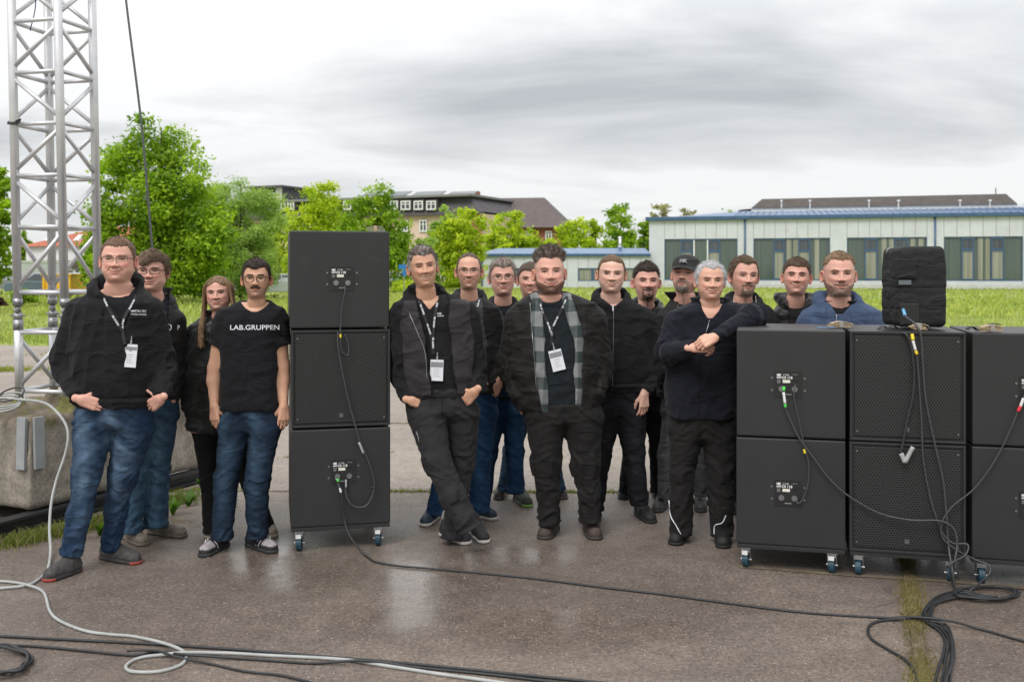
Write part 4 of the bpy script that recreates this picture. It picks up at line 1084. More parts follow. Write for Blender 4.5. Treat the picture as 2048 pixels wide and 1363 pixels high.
def dolly(loc, rz, u0, u1, zt, label, group, brakes=(1, 1)):
    root = empty('speaker_dolly', loc, rz); tag(root, label, 'dolly', group)
    MB().box((u0 + .003, .004, zt - .026), (u1 - .003, BD - .01, zt - .002)).build('board', m_box, root, local=True, bevel=.003)
    MB().box((u0 + .08, .05, zt - .033), (u1 - .08, BD - .1, zt - .0265)).build('underside_batten', m_boxd, root, local=True)
    rz_ = np.random.RandomState(int(u0 * 100) + 5)
    for ix, x in enumerate((u0 + .055, u1 - .065)):
        for iy, y in enumerate((.07, BD - .09)):
            cs = empty('castor', (0, 0, 0)); cs.parent = root
            wr = (zt - .028) * .37; sw = rz_.uniform(-.35, .35) + (0 if iy else 0)
            dx_, dy_ = math.sin(sw), math.cos(sw)
            def q(a, b, c): return (x + a * dy_ + b * dx_, y - a * dx_ * 1.0 + b * dy_, c)
            tr_ = Matrix.Translation((x, y, 0)) @ Matrix.Rotation(sw, 4, 'Z')
            MB().box((-.035, -.04, zt - .0335), (.035, .04, zt - .0285), M=tr_).build('castor_plate', m_zinc, cs, local=True)
            fk = MB(); fk.box((-.024, -.028, zt - .060), (.024, .028, zt - .034), M=tr_)
            fk.box((-.024, -.020, wr * .85), (-.0215, .020, zt - .0605), M=tr_).box((.0215, -.020, wr * .85), (.024, .020, zt - .0605), M=tr_)
            fk.cyl(tr_ @ Vector((-.031, -.006, wr + .001)), tr_ @ Vector((.031, -.006, wr + .001)), .006, 8)
            fk.build('fork', m_zinc, cs, local=True, bevel=.001)
            a_ = tr_ @ Vector((-.0155, -.006, wr + .001)); b_ = tr_ @ Vector((.0155, -.006, wr + .001))
            MB().cyl(a_, b_, wr, 24).build('wheel', m_bluewheel, cs, local=True, smooth=False, bevel=.003)
            if iy == 0 and brakes[ix]:
                MB().box((-.016, -.052, wr * 1.75), (.016, -.024, wr * 2.35), M=tr_ @ Matrix.Rotation(.0, 4, 'X')).build('brake_pedal', m_white, cs, local=True, bevel=.003)
    return root
# left stack
gl = 'subwoofers of the left stack'
A = np.array([(581 - CX) / F * 5.93, 5.93]); ang = R(13.5)
B = A + np.array([math.cos(ang), math.sin(ang)])
locL, rzL, cvL = facade(A, B)
def off(l, dx_=0, dy_=0): return (l[0] + dx_, l[1] + dy_, 0)
WL = .592; zL = [.150, .742, 1.334]
speaker(locL, rzL, False, 'bottom black subwoofer of the left stack on the wheeled board', gl, 0, zL[0], WL, panel=(.525, .555))
speaker(off(locL, .0, .006), rzL, True, 'middle subwoofer of the left stack with perforated front grille', gl, .002, zL[1], WL - .002)
speaker(off(locL, -.006, 0), rzL, False, 'topmost subwoofer of the left stack with one cable hanging from its plate', gl, 0, zL[2], WL, panel=(.52, .51))
dolly(locL, rzL, 0, WL, .150, 'board with blue castors under the left speaker stack', 'dollies under the speakers', (1, 1))
# handle hooks on the middle grille, rubber feet between boxes
# right wall of speakers
gr_ = 'subwoofers of the right wall'
A = np.array([(1472.5 - CX) / F * 5.62, 5.62]); ang = R(-14.0)
locR, rzR, cvR = facade(A, A + np.array([math.cos(ang), math.sin(ang)]))
zR = [.148, .752]
cols = [(0, .585), (.605, 1.195), (1.225, 1.83)]
names = [('bottom subwoofer of the left column of the right wall, beside the folded-arms man', 'upper subwoofer of the left column of the right wall with green tagged cable'),
         ('lower grille fronted subwoofer in the middle column with a white plug', 'upper grille fronted subwoofer under the covered loudspeaker'),
         ('bottom subwoofer cut by the right picture edge', 'upper subwoofer cut by the right picture edge with red tagged cable')]
for ci, (a, b) in enumerate(cols):
    for k_ in (0, 1):
        speaker(off(locR, 0, 0), rzR, ci == 1, names[ci][k_], gr_, a + (.002 if k_ else 0), zR[k_], b, panel=(.48, .495) if ci == 0 else (.5, .5), bh=.604)
    dolly(locR, rzR, a, b, .148, ('board with white braked castors under the left column of the right wall', 'board with unbraked blue castors under the grille column', 'board under the speakers at the right picture edge')[ci], 'dollies under the speakers', ((1, 1), (0, 0), (0, 1))[ci])

# ---- cables: a helper that follows photo points at given depths
m_cab = mat('black_cable', (.028, .029, .031), .5, spec=.4, nscale=30, namt=.2)
m_gcab = mat('grey_cable', (.36, .37, .36), .55, nscale=12, namt=.12)
m_cabL = mat('dark_grey_cable', (.05, .05, .053), .45)
def fp(cv, loc, rz, px, py, out_=.02):
    """point in front of a speaker face"""
    u_, z_ = cv(px, py, -out_)
    c, s = math.cos(rz), math.sin(rz)
    return np.array([loc[0] + u_ * c + out_ * s, loc[1] + u_ * s - out_ * c, z_])
def fL(px, py, o=.018): return fp(cvL, locL, rzL, px, py, o)
def fR(px, py, o=.018): return fp(cvR, locR, rzR, px, py, o)
def gp(px, py, r=.007): return G(px, py, r)
def cable(pts, r, label, mt=None, name='cable', parts=(), group=None):
    p_ = smooth_path(pts, 8)
    p_[:, 2] = np.maximum(p_[:, 2], r)
    if parts:
        root = empty(name, p_[0]); tag(root, label, 'cable', group)
        MB().tube(p_, r, 8).build('jacket', mt or m_cab, root, smooth=True)
        for (nm, a, b, rr, mt_) in parts:
            MB().tube(smooth_path([a, (np.array(a) + np.array(b)) / 2 + 1e-4, b], 3), rr, 8).build(nm, mt_, root, smooth=True)
        return root
    o = MB().tube(p_, r, 8).build(name, mt or m_cab, smooth=True)
    return tag(o, label, 'cable', group)
m_green = mat('green_tape', (.08, .55, .08), .5); m_yellow = mat('yellow_tape', (.8, .6, .03), .5); m_redt = mat('red_tape', (.7, .03, .05), .5)
# left stack cables
cable([fL(689, 572, .012), fL(690, 582, .03), fL(684, 612, .03), fL(681, 650, .03), fL(681, 668, .035), fL(683, 700, .03), fL(696, 710, .025), fL(697, 690, .02), fL(690, 668, .012)], .0042,
      'short looped cable hanging from the topmost left subwoofer to the grille below', m_cabL, parts=[('tape', fL(681, 668, .036), fL(681, 675, .036), .006, m_yellow)])
cable([fL(676, 664, .012), fL(676, 690, .025), fL(684, 740, .03), fL(697, 800, .03), fL(716, 870, .035), fL(724, 892, .035), fL(738, 925, .035), fL(748, 960, .03), fL(745, 990, .03), fL(730, 1012, .035), fL(705, 1010, .035), fL(692, 988, .03), fL(692, 962, .012)], .0056,
      'thick cable looping from the middle left subwoofer to the bottom one', m_cabL, parts=[('sleeve', fL(718, 884, .035), fL(727, 906, .035), .0075, m_gcab), ('plug', fL(692, 958, .01), fL(692, 975, .03), .008, m_socket), ('tie', fL(741, 974, .03), fL(752, 974, .03), .005, m_black)])
cable([fL(671, 958, .012), fL(679, 970, .035), fL(683, 985, .035), fL(685, 1010, .035), fL(690, 1045, .04), fL(702, 1075, .10), gp(730, 1110), gp(752, 1123), gp(800, 1131), gp(860, 1136), gp(1000, 1149), gp(1100, 1160), gp(1200, 1173), gp(1320, 1187), gp(1440, 1203), gp(1600, 1223), gp(1760, 1234), gp(1830, 1233, .03), gp(1900, 1241, .03), gp(1960, 1257), gp(2060, 1284), gp(2300, 1340)], .0058,
      'long black cable from the bottom left subwoofer across the wet ground to the right', parts=[('plug', fL(672, 956, .01), fL(680, 974, .035), .0085, m_socket), ('label', fL(680, 975, .036), fL(682, 984, .036), .0075, m_print), ('tape', fL(675, 957, .036), fL(677, 962, .038), .009, m_green)])
# right wall cables
cable([fR(1568, 772, .012), fR(1567, 785, .03), fR(1571, 815, .03), fR(1583, 845, .03), fR(1600, 878, .03), fR(1625, 912, .03), fR(1660, 958, .03), fR(1700, 993, .03), fR(1760, 1026, .035), fR(1820, 1039, .05), fR(1880, 1041, .06), fR(1908, 1058, .06), fR(1914, 1090, .07), fR(1908, 1130, .10), gp(1905, 1168), gp(1925, 1190)], .0052,
      'cable with green and white tag swinging from the left column across the grille', m_cabL, parts=[('tape', fR(1568, 774, .014), fR(1567, 781, .03), .009, m_green), ('label', fR(1567, 784, .031), fR(1570, 806, .031), .0078, m_print), ('tape', fR(1570, 807, .031), fR(1571, 814, .031), .0082, m_green)])
cable([fR(1591, 768, .012), fR(1588, 785, .03), fR(1590, 805, .03), fR(1600, 850, .028), fR(1608, 890, .028), fR(1617, 925, .028), fR(1617, 960, .028), fR(1609, 990, .028), fR(1598, 1006, .028), fR(1592, 1000, .012)], .0044,
      'short link cable with yellow tag between the two plated speakers of the right wall', m_cabL, parts=[('tape', fR(1608, 898, .029), fR(1610, 906, .029), .0065, m_yellow)])
cable([fR(1805, 667, .004), fR(1812, 668, .03), fR(1822, 690, .03), fR(1828, 740, .03), fR(1826, 790, .03), fR(1815, 840, .03), fR(1806, 885, .03), fR(1802, 905, .03), fR(1806, 920, .03)], .0072,
      'cable hanging down the grille to a white angled plug', parts=[('plug', fR(1802, 906, .032), fR(1810, 924, .036), .013, m_gcab), ('plug', fR(1810, 924, .036), fR(1826, 893, .034), .012, m_gcab)])
cable([fR(1824, 668, .004), fR(1826, 676, .03), fR(1833, 706, .03), fR(1838, 760, .03), fR(1843, 840, .03), fR(1847, 920, .03), fR(1862, 1000, .03), fR(1884, 1062, .035), fR(1905, 1085, .05), fR(1935, 1088, .06), fR(1930, 1110, .08), fR(1900, 1130, .12), gp(1912, 1175), gp(1950, 1196)], .0052,
      'cable with yellow and white tag from the top of the upper grille', m_cabL, parts=[('tape', fR(1824, 668, .02), fR(1826, 680, .031), .0095, m_yellow), ('label', fR(1826, 681, .032), fR(1831, 700, .032), .0078, m_print), ('tape', fR(1831, 701, .032), fR(1834, 708, .032), .0085, m_yellow)])
cable([fR(1806, 618, -.20), fR(1811, 632, -.06), fR(1830, 648, .02), fR(1842, 672, .035), fR(1846, 730, .035), fR(1852, 800, .035), fR(1868, 880, .035), fR(1886, 960, .035), fR(1893, 1030, .04), fR(1897, 1090, .05), fR(1905, 1140, .12), gp(1915, 1180), gp(1960, 1188)], .0058,
      'cable from the covered loudspeaker down over the grille front', m_cabL, parts=[('plug', fR(1806, 617, -.195), fR(1810, 630, -.07), .009, mat('blue_plug', (.15, .4, .65), .4))])
cable([fR(2052, 780, .012), fR(2047, 795, .03), fR(2036, 822, .03), fR(2018, 865, .03), fR(1990, 920, .03), fR(1950, 975, .03), fR(1905, 1012, .035), fR(1884, 1045, .045), fR(1886, 1075, .05), fR(1912, 1098, .06), fR(1950, 1118, .07), fR(1978, 1130, .09), fR(1976, 1150, .12), gp(1940, 1180), gp(1930, 1192)], .0046,
      'thin cable with red tag running down from the right picture edge', m_cabL, parts=[('label', fR(2047, 796, .031), fR(2041, 812, .031), .0078, m_print), ('tape', fR(2041, 812, .031), fR(2036, 822, .031), .0085, m_redt)])
# coil and bundle on the ground at the right
def loop_pts(cx_, cy_, rx, ry, n, turns, jit, seed, z=.008):
    r = np.random.RandomState(seed); o = []
    for i in range(int(n * turns) + 1):
        a = i / n * 2 * math.pi
        k_ = 1 + jit * r.randn() * .5
        o.append(gp(cx_ + rx * k_ * math.cos(a), cy_ + ry * k_ * math.sin(a), z + .006 * (i // n)))
    return o
cable(loop_pts(1972, 1184, 62, 13, 12, 3.6, .12, 3) + [gp(1900, 1190, .02), gp(1862, 1208, .02), gp(1850, 1228, .02), gp(1866, 1246, .02), gp(1896, 1262, .02), gp(1904, 1292, .02), gp(1902, 1330, .02), gp(1886, 1380, .02), gp(1860, 1560, .01)], .0062, 'coiled black cable beside the right castors running down in a bundle')
for k_, (o_, r_) in enumerate(((-9, .0062), (-3, .006), (5, .0062), (10, .0055))):
    rj = np.random.RandomState(60 + k_)
    j = lambda: rj.uniform(-3.5, 3.5)
    cable([gp(1990 + o_, 1196 + j(), .01), gp(1930 + j(), 1186 + o_ * .6, .015), gp(1880 + j(), 1196 + o_ * .7, .015), gp(1858 + o_ * .8, 1216, .015), gp(1855 + o_, 1236, .015), gp(1884 + o_ + j(), 1254 - o_ * .4, .015), gp(1898 + o_ + j(), 1280, .012), gp(1896 + o_ * 1.2, 1312 + j(), .012), gp(1888 + o_ * 1.5 + j(), 1345, .01), gp(1880 + o_ * 2, 1400, .01), gp(1870 + o_ * 3, 1560, .01)], r_,
          ('outer left strand of the cable bundle at the lower right', 'second strand of the cable bundle at the lower right', 'third strand of the cable bundle at the lower right', 'outer right strand of the cable bundle at the lower right')[k_], group='cable bundle at the lower right')
cable([gp(1890, 1246, .02), gp(1830, 1236, .02), gp(1765, 1240), gp(1738, 1252), gp(1742, 1275), gp(1775, 1297), gp(1810, 1318), gp(1830, 1345), gp(1834, 1400), gp(1820, 1560)], .0068, 'black cable bending in a bow over the weed strip at the lower right')
# foreground runs
cable([gp(-60, 1268), gp(0, 1271), gp(195, 1281), gp(342, 1289), gp(488, 1299), gp(684, 1315), gp(830, 1327), gp(1000, 1344), gp(1200, 1364), gp(1400, 1385)], .0068, 'uppermost thick black cable along the bottom of the picture')
cable([gp(-40, 1290), gp(49, 1290), gp(146, 1298), gp(264, 1309), gp(312, 1302), gp(371, 1308, .02), gp(488, 1316), gp(586, 1323), gp(635, 1325), gp(732, 1320, .02), gp(830, 1333), gp(1000, 1350), gp(1180, 1372)], .0062, 'second black cable wavering beside the grey one at the bottom')
cable([gp(255, 1300, .02), gp(312, 1300, .02), gp(351, 1312, .02), gp(415, 1325), gp(488, 1341), gp(561, 1349), gp(625, 1364), gp(720, 1385)], .0055, 'black cable branching off towards the bottom picture edge')
cable(loop_pts(2, 1317, 56, 27, 14, 4.7, .14, 9), .0065, 'coil of black cable at the lower left corner')
# grey hose cable from the ballast to the ground and along
cable([P(-40, 806, 6.9), P(0, 797, 6.8), P(47, 799, 6.68), P(88, 805, 6.52), P(114, 824, 6.42), P(132, 850, 6.36), P(136, 877, 6.32), P(129, 912, 6.28), P(112, 962, 6.2), P(102, 1009, 6.1), P(99, 1059, 6.0), P(101, 1103, 5.85), gp(94, 1141), gp(73, 1161), gp(44, 1172), gp(-40, 1179)], .0085, 'thick light grey cable hanging in a bow from the ballast to the ground', m_gcab)
cable([gp(-40, 1162), gp(20, 1163), gp(62, 1171, .02), gp(88, 1185), gp(100, 1222), gp(122, 1242), gp(171, 1261), gp(220, 1268), gp(273, 1273), gp(327, 1285, .02), gp(361, 1298, .02), gp(373, 1311), gp(361, 1329), gp(317, 1342), gp(264, 1342), gp(252, 1331), gp(273, 1317), gp(312, 1310), gp(371, 1304, .02), gp(439, 1305), gp(537, 1310), gp(684, 1318), gp(781, 1332), gp(879, 1347), gp(1000, 1364), gp(1100, 1380)], .0075, 'light grey cable with a loop along the bottom of the picture', m_gcab)
for i, (cx_, cy_, rx, ry, d_, r_) in enumerate(((14, 800, 34, 13, 6.75, .006), (2, 806, 40, 12, 6.72, .006), (22, 790, 22, 10, 6.8, .006), (-6, 812, 44, 9, 6.66, .007))):
    a = np.linspace(.4, 6.6, 18)
    cable([np.array(P(cx_ + rx * math.cos(t), cy_, d_)) + np.array([0, .10 * math.sin(t) , .035 * math.sin(t) + .006]) for t in a], r_, ('widest', 'second', 'smallest upper', 'lowest')[i] + ' grey cable loop lying on the concrete ballast', m_gcab if i != 2 else m_cabL, group='cable loops on the ballast')
# spring hose behind the moustached man's legs
sp_ = np.linspace(0, 1, 150); c0 = P(469, 952, 6.75); c1 = P(473, 1012, 6.75)
tag(MB().tube(c0 + (c1 - c0) * sp_[:, None] + np.c_[.016 * np.cos(sp_ * 2 * np.pi * 14), .016 * np.sin(sp_ * 2 * np.pi * 14), 0 * sp_], .004, 5).build('coil_spring', m_zinc, smooth=True), 'grey coiled spring standing behind the moustached man legs', 'spring')

# ---- covered loudspeaker on the wall
m_cover = mat('black_padded_nylon', (.0085, .0085, .010), .8, bump=.5, bscale=200, bdist=.001, wrinkle=(7, .02))
cb = empty('covered_loudspeaker', P(1826, 652, 5.72)); tag(cb, 'loudspeaker in a black padded cover standing on the right wall', 'loudspeaker')
c0 = P(1827, 575, 5.72); hw_, hd_, hz_ = .136, .14, .235
v = Vol((c0[0] - .22, c0[1] - .22, 1.34), (c0[0] + .22, c0[1] + .22, 1.34 + .5), .008)
zc_ = 1.362 + .225
tw = 1 + .03 * np.sin((v.z - 1.36) / .45 * math.pi) - .06 * np.maximum(0, (v.z - 1.70)) / .12
qx = np.abs(v.x - c0[0]) - hw_ * tw + .035; qy = np.abs(v.y - c0[1]) - hd_ + .035; qz = np.abs(v.z - zc_) - .226 + .035
D = np.sqrt(np.maximum(qx, 0) ** 2 + np.maximum(qy, 0) ** 2 + np.maximum(qz, 0) ** 2) + np.minimum(np.maximum(np.maximum(qx, qy), qz), 0) - .035
i_, X_, Y_, Z_ = v.near(D, .03)
D[i_] += .004 * vn(X_ * 16, Y_ * 16, Z_ * 22, 31) + .002 * vn(X_ * 40, Y_ * 40, Z_ * 60, 32) + .004 * np.exp(-((Z_ - 1.58) / .006) ** 2) + .004 * np.exp(-((Z_ - 1.46) / .008) ** 2)
V, Fq = v.mesh(D); link('cover', mesh_np('cover', V, Fq, True), m_cover, cb)
fy = c0[1] - hd_ - .006
pk = MB().box((P(1782, 0, fy)[0], fy - .012, P(0, 556, fy)[2]), (P(1833, 0, fy)[0], fy + .008, P(0, 517, fy)[2])); pk.build('pocket_flap', m_cover, cb, bevel=.008)
MB().box((P(1800, 0, fy)[0], fy - .006, P(0, 650, fy)[2]), (P(1838, 0, fy)[0], fy + .01, P(0, 606, fy)[2])).build('cable_opening', m_boxd, cb, bevel=.006)
MB().box((P(1798, 0, fy)[0], fy - .005, P(0, 569, fy)[2]), (P(1822, 0, fy)[0], fy - .001 + .01, P(0, 560, fy)[2])).build('brand_tag', mat('grey_tag', (.12, .14, .15), .5), cb)
MB().tube(smooth_path([P(1773, 506, fy + .05), P(1776, 498, fy + .04), P(1787, 495, fy + .08)], 5), .005, 6).build('seam_piping', mat('grey_piping', (.25, .27, .25), .6), cb, smooth=True)

# ---- folded straps on the speaker tops
m_web = mat('tan_webbing', (.40, .31, .19), .85, nscale=60, namt=.3, bump=.5, bscale=200)
m_webg = mat('grey_webbing', (.30, .28, .24), .85, nscale=60, namt=.3, bump=.5, bscale=200)
def strap_bundle(p, L_, rz, mt, label, seed):
    r = np.random.RandomState(seed); root = empty('strap_bundle', p, rz); tag(root, label, 'strap', 'folded straps on the speakers')
    for k_ in range(4):
        z_ = .004 + k_ * .0062; sh = r.uniform(-.012, .012); V = []; Fs = []
        n = 10
        for i in range(n + 1):
            x = -L_ / 2 + L_ * i / n + sh; y = r.uniform(-.002, .002); bow = .006 * math.sin(math.pi * i / n) * (k_ + 1) * .5
            for (yy, dz) in ((-.022, 0), (.022, 0), (.022, .0045), (-.022, .0045)): V.append((x, yy + y, z_ + bow + dz))
        for i in range(n):
            for j in range(4): Fs.append((i * 4 + j, i * 4 + (j + 1) % 4, (i + 1) * 4 + (j + 1) % 4, (i + 1) * 4 + j))
        Fs += [(3, 2, 1, 0), (n * 4, n * 4 + 1, n * 4 + 2, n * 4 + 3)]
        MB().add(V, Fs).build('webbing', mt, root, local=True)
    MB().box((-.012, -.026, .002), (.012, .026, .040)).build('strap_band', m_webg if mt is m_web else m_web, root, local=True, bevel=.004)
    return root
zt_ = zR[1] + .597
def on_top(px, d): return np.array([(px - CX) / F * d, d, zt_])
strap_bundle(on_top(1680, 5.72), .125, .1, m_web, 'tan folded strap on the left column next to the blue hoodie', 1)
strap_bundle(on_top(1837, 5.50), .085, -.1, m_web, 'tan folded strap at the foot of the covered loudspeaker', 2)
strap_bundle(on_top(1980, 5.36), .12, .2, m_web, 'tan folded strap on the speaker at the right picture edge', 3)
tl = zL[2] + .581
strap_bundle(np.array([(750 - CX) / F * 6.2, 6.2, tl]), .10, .2, m_webg, 'greyish folded strap on top of the left speaker stack', 4)
def loose_strap(pts, label, mt=m_black, w_=.02):
    p_ = smooth_path(pts, 6); V = []; Fs = []
    for q in p_: V += [q + np.array([0, -w_, 0]), q + np.array([0, w_, 0]), q + np.array([0, w_, .004]), q + np.array([0, -w_, .004])]
    for i in range(len(p_) - 1):
        for j in range(4): Fs.append((i * 4 + j, i * 4 + (j + 1) % 4, (i + 1) * 4 + (j + 1) % 4, (i + 1) * 4 + j))
    return tag(MB().add(V, Fs).build('loose_strap', mt), label, 'strap')
def ot(px, d, dz): 
    q = on_top(px, d); q[2] += dz; return q
loose_strap([ot(1757, 5.5, .004), ot(1765, 5.5, .022), ot(1775, 5.5, .012), ot(1786, 5.5, .026), ot(1797, 5.5, .01), ot(1812, 5.5, .018), ot(1824, 5.48, .006)], 'crumpled black strap in front of the covered loudspeaker')
loose_strap([ot(1934, 5.38, .012), ot(1944, 5.38, .026), ot(1956, 5.38, .006), ot(1968, 5.38, .02), ot(1985, 5.38, .042), ot(2000, 5.38, .036)], 'crumpled black strap beside the strap at the right edge')
loose_strap([ot(1634, 5.66, .003), ot(1645, 5.66, .006), ot(1657, 5.66, .004), ot(1668, 5.66, .008)], 'pale blue strap end on the left column of the right wall', mat('blue_strap', (.12, .22, .42), .7), .012)
# ------------------------------------------------------------------ people
def skin_mat():
    m = mat('skin', rough=.44, attr=True, spec=.35, bump=.12, bscale=350, bdist=.0008)
    b = m.node_tree.nodes['Principled BSDF']
    b.inputs['Subsurface Weight'].default_value = .12
    b.inputs['Subsurface Radius'].default_value = (.012, .005, .003)
    return m
M_SKIN = skin_mat()
M_HAIR = mat('hair', rough=.55, attr=True, spec=.3)
def cloth(name, c, rough=.9, sheen=.03, scale=260, bump=.35, ns=14, na=.18):
    return mat(name, c, rough, wrinkle=(4.2, .030), nscale=ns, namt=na, bump=bump, bscale=scale, sheen=sheen, spec=.25, bdist=.0015)
M_BLACKCOT = cloth('black_cotton_fleece', (.0098, .0098, .0112))
M_TSHIRT = cloth('black_tshirt_cotton', (.0080, .0083, .0105))
M_SOFTSH = cloth('black_softshell', (.0115, .0105, .0100), .7)
M_PURP = cloth('dark_plum_softshell', (.029, .025, .029), .75)
M_NAVYFL = cloth('navy_black_fleece', (.0080, .0090, .0150), .95, .06)
M_GREYT = cloth('charcoal_tshirt', (.055, .056, .060))
M_BLUEH = cloth('blue_melange_hoodie', (.050, .075, .135), .95, .06)
M_PUFFER = cloth('black_shiny_jacket', (.0100, .0100, .0095), .42, .1)
M_BLKTR = cloth('black_trousers', (.0090, .0088, .0092))
M_GREYTR = cloth('charcoal_trousers', (.0215, .0205, .0225), .85)
M_WORKTR = cloth('black_work_trousers', (.0120, .0112, .0110), .85)
M_DKJEAN = None
def denim(name):
    m = mat(name, rough=.9, attr=True, spec=.2, wrinkle=(5.5, .026), bump=.4, bscale=500, bdist=.001, nscale=35, namt=.16)
    return m
M_JEAN = denim('denim')
M_SOLE = mat('shoe_sole', rough=.75, attr=True); M_UPPER = mat('shoe_upper', rough=.7, attr=True, nscale=60, namt=.25, bump=.4, bscale=150)
M_FRAME = mat('dark_glasses_frame', (.035, .02, .015), .3); M_WIRE = mat('thin_metal_frame', (.07, .055, .05), .35, metal=.4)
def lens_mat():
    m = bpy.data.materials.new('spectacle_lens'); m.use_nodes = True; t = m.node_tree
    for n in list(t.nodes): t.nodes.remove(n)
    o = N(t, 'ShaderNodeOutputMaterial'); a = N(t, 'ShaderNodeBsdfTransparent'); g_ = N(t, 'ShaderNodeBsdfGlossy'); g_.inputs['Roughness'].default_value = .05
    x = N(t, 'ShaderNodeMixShader'); x.inputs[0].default_value = .025
    t.links.new(a.outputs[0], x.inputs[1]); t.links.new(g_.outputs[0], x.inputs[2]); t.links.new(x.outputs[0], o.inputs[0]); return m
M_LENS = lens_mat()
M_EYE = mat('eye', attr=True, rough=.12, spec=.6); M_LASH = mat('eyelashes', (.022, .013, .010), .7)
M_LANY = mat('black_lanyard', (.012, .012, .014), .7); M_BADGE = mat('white_badge_card', (.66, .67, .72), .35, nscale=20, namt=.04); M_GREYP = mat('grey_badge_print', (.22, .22, .24), .5)
M_PRINT = mat('white_garment_print', (.70, .71, .76), .8)
M_ZIP = mat('zip_metal', (.35, .35, .36), .35, metal=.8)

def g2(x, z, x0, z0, sx, sz): return np.exp(-((x - x0) / sx) ** 2 - ((z - z0) / sz) ** 2)
HT = np.array([   # z, half width, centre, front, back, chin narrowing
 (.1205, .004, -.012, .004, .004, 0), (.116, .021, -.012, .030, .032, 0), (.107, .038, -.012, .052, .056, 0), (.090, .0565, -.012, .075, .080, 0), (.062, .0710, -.012, .0940, .095, 0),
 (.030, .0765, -.012, .100, .098, 0), (.0, .0750, -.012, .0985, .094, .02), (-.020, .0725, -.010, .0965, .087, .05), (-.045, .0685, -.006, .0905, .078, .11), (-.065, .0630, -.003, .086, .070, .18),
 (-.085, .0565, .000, .0825, .066, .27), (-.100, .0525, -.002, .0800, .064, .36), (-.108, .0520, -.006, .0775, .060, .42), (-.114, .0525, -.010, .0690, .058, .42), (-.119, .0530, -.014, .055, .056, .28),
 (-.130, .0540, -.018, .050, .055, .06), (-.150, .0550, -.022, .052, .055, 0), (-.180, .0600, -.026, .056, .058, 0), (-.215, .075, -.032, .060, .062, 0), (-.25, .095, -.036, .060, .066, 0)])[::-1]
NA = 116
def head_grid(hd):
    """hd: dict of face parameters -> local grid arrays (x right, f forward, z up)"""
    z = np.r_[np.linspace(-.25, -.125, 16)[:-1], np.linspace(-.125, .045, 76)[:-1], np.linspace(.045, .1205, 26)]
    w, c, ff, bb, nr = [np.interp(z, HT[:, 0], HT[:, i]) for i in (1, 2, 3, 4, 5)]
    def sm(a): 
        k = np.array([1, 2, 3, 2, 1]) / 9; b = np.convolve(np.pad(a, 2, mode='edge'), k, 'valid'); return b
    w, c, ff, bb, nr = map(sm, (w, c, ff, bb, nr))
    w[-1] = .0025; ff[-1] = bb[-1] = .0025
    jaw = hd.get('jaw', 1.0); neck = hd.get('neck', 1.0)
    low = sstep(-.02, -.08, z); w = w * (1 + (jaw - 1) * low * sstep(-.125, -.10, z)) * (1 + (neck - 1) * sstep(-.105, -.13, z))
    ff = ff * (1 + (neck - 1) * .6 * sstep(-.108, -.13, z)); bb = bb * (1 + (neck - 1) * .6 * sstep(-.08, -.13, z))
    nr = nr * .74 * (1 - .5 * max(0, jaw - 1) / .15)
    u = np.arange(NA) / NA * 2 * np.pi; th = u - .45 * np.sin(u)
    Z, TH = np.meshgrid(z, th, indexing='ij')
    q = .90
    s, co_ = np.sin(TH), np.cos(TH)
    X = w[:, None] * np.sign(s) * np.abs(s) ** q
    front = co_ > 0
    X = X * (1 - nr[:, None] * np.where(front, np.clip(co_, 0, 1), 0) ** 1.0)
    Fw = c[:, None] + np.where(front, ff[:, None], bb[:, None]) * np.sign(co_) * np.abs(co_) ** q
    m = sstep(.10, .42, co_) * sstep(-.118, -.105, Z) * sstep(.09, .05, Z)
    ax = np.abs(X); sm_ = hd.get('smile', .5)
    d = .0050 * g2(ax, Z, .028, .020, .021, .0070) + .003 * g2(X, Z, 0, .018, .014, .010)
    d -= .0090 * g2(ax, Z, .0310, .0030, .0160, .0110) + .004 * g2(ax, Z, .016, .004, .006, .010)
    d += .0035 * g2(ax, Z, .0315, -.0005, .012, .0045)                      # closed-lid bulge
    d -= .0022 * g2(ax, Z, .031, -.0125, .013, .003)                        # crease under the eye
    na = np.interp(Z, [-.048, -.042, -.037, -.031, -.015, .006, .014], [0, .003, .025, .0290, .0185, .0065, 0]) * hd.get('nose', 1.0)
    nw = np.interp(Z, [-.045, -.033, -.012, .01], [.0145, .0150, .0105, .0120])
    d += na * np.exp(-(X / nw) ** 2)
    d += .0120 * g2(ax, Z, .0145, -.0345, .0056, .0062) - .006 * g2(ax, Z, .0070, -.0425, .0045, .0025) - .003 * g2(ax, Z, .0205, -.034, .003, .006)
    d += .0045 * g2(X, Z, 0, -.063, .030, .021)
    d += .0065 * (.4 + sm_) * g2(ax, Z, .037, -.030, .016, .013) + .004 * g2(ax, Z, .052, -.018, .014, .014)
    tt = np.clip((ax - .019) / .016, 0, 1)
    d -= .0045 * (.25 + sm_) * np.exp(-((Z - (-.038 - .027 * tt)) / .0038) ** 2 - ((ax - (.019 + .016 * tt)) / .004) ** 2)
    zm = -.0645 + .011 * sm_ * np.clip(ax / .028, 0, 1.3) ** 2 + hd.get('asym', 0) * X
    mw = .0245 + .0065 * sm_
    win = sstep(mw + .003, mw - .003, ax)
    op = hd.get('teeth', 0) * .0055 * np.clip(1 - (ax / (mw * .9)) ** 2, 0, 1)
    up = zm + op * .45; lo_ = zm - op
    d += .0036 * np.exp(-((Z - up - .0042) / .0034) ** 2) * sstep(mw, mw * .3, ax) + .0050 * np.exp(-((Z - lo_ + .0052) / .0042) ** 2) * sstep(mw * .95, mw * .2, ax)
    d -= .0058 * np.exp(-((Z - zm) / (.0019 + op * .5)) ** 2) * win
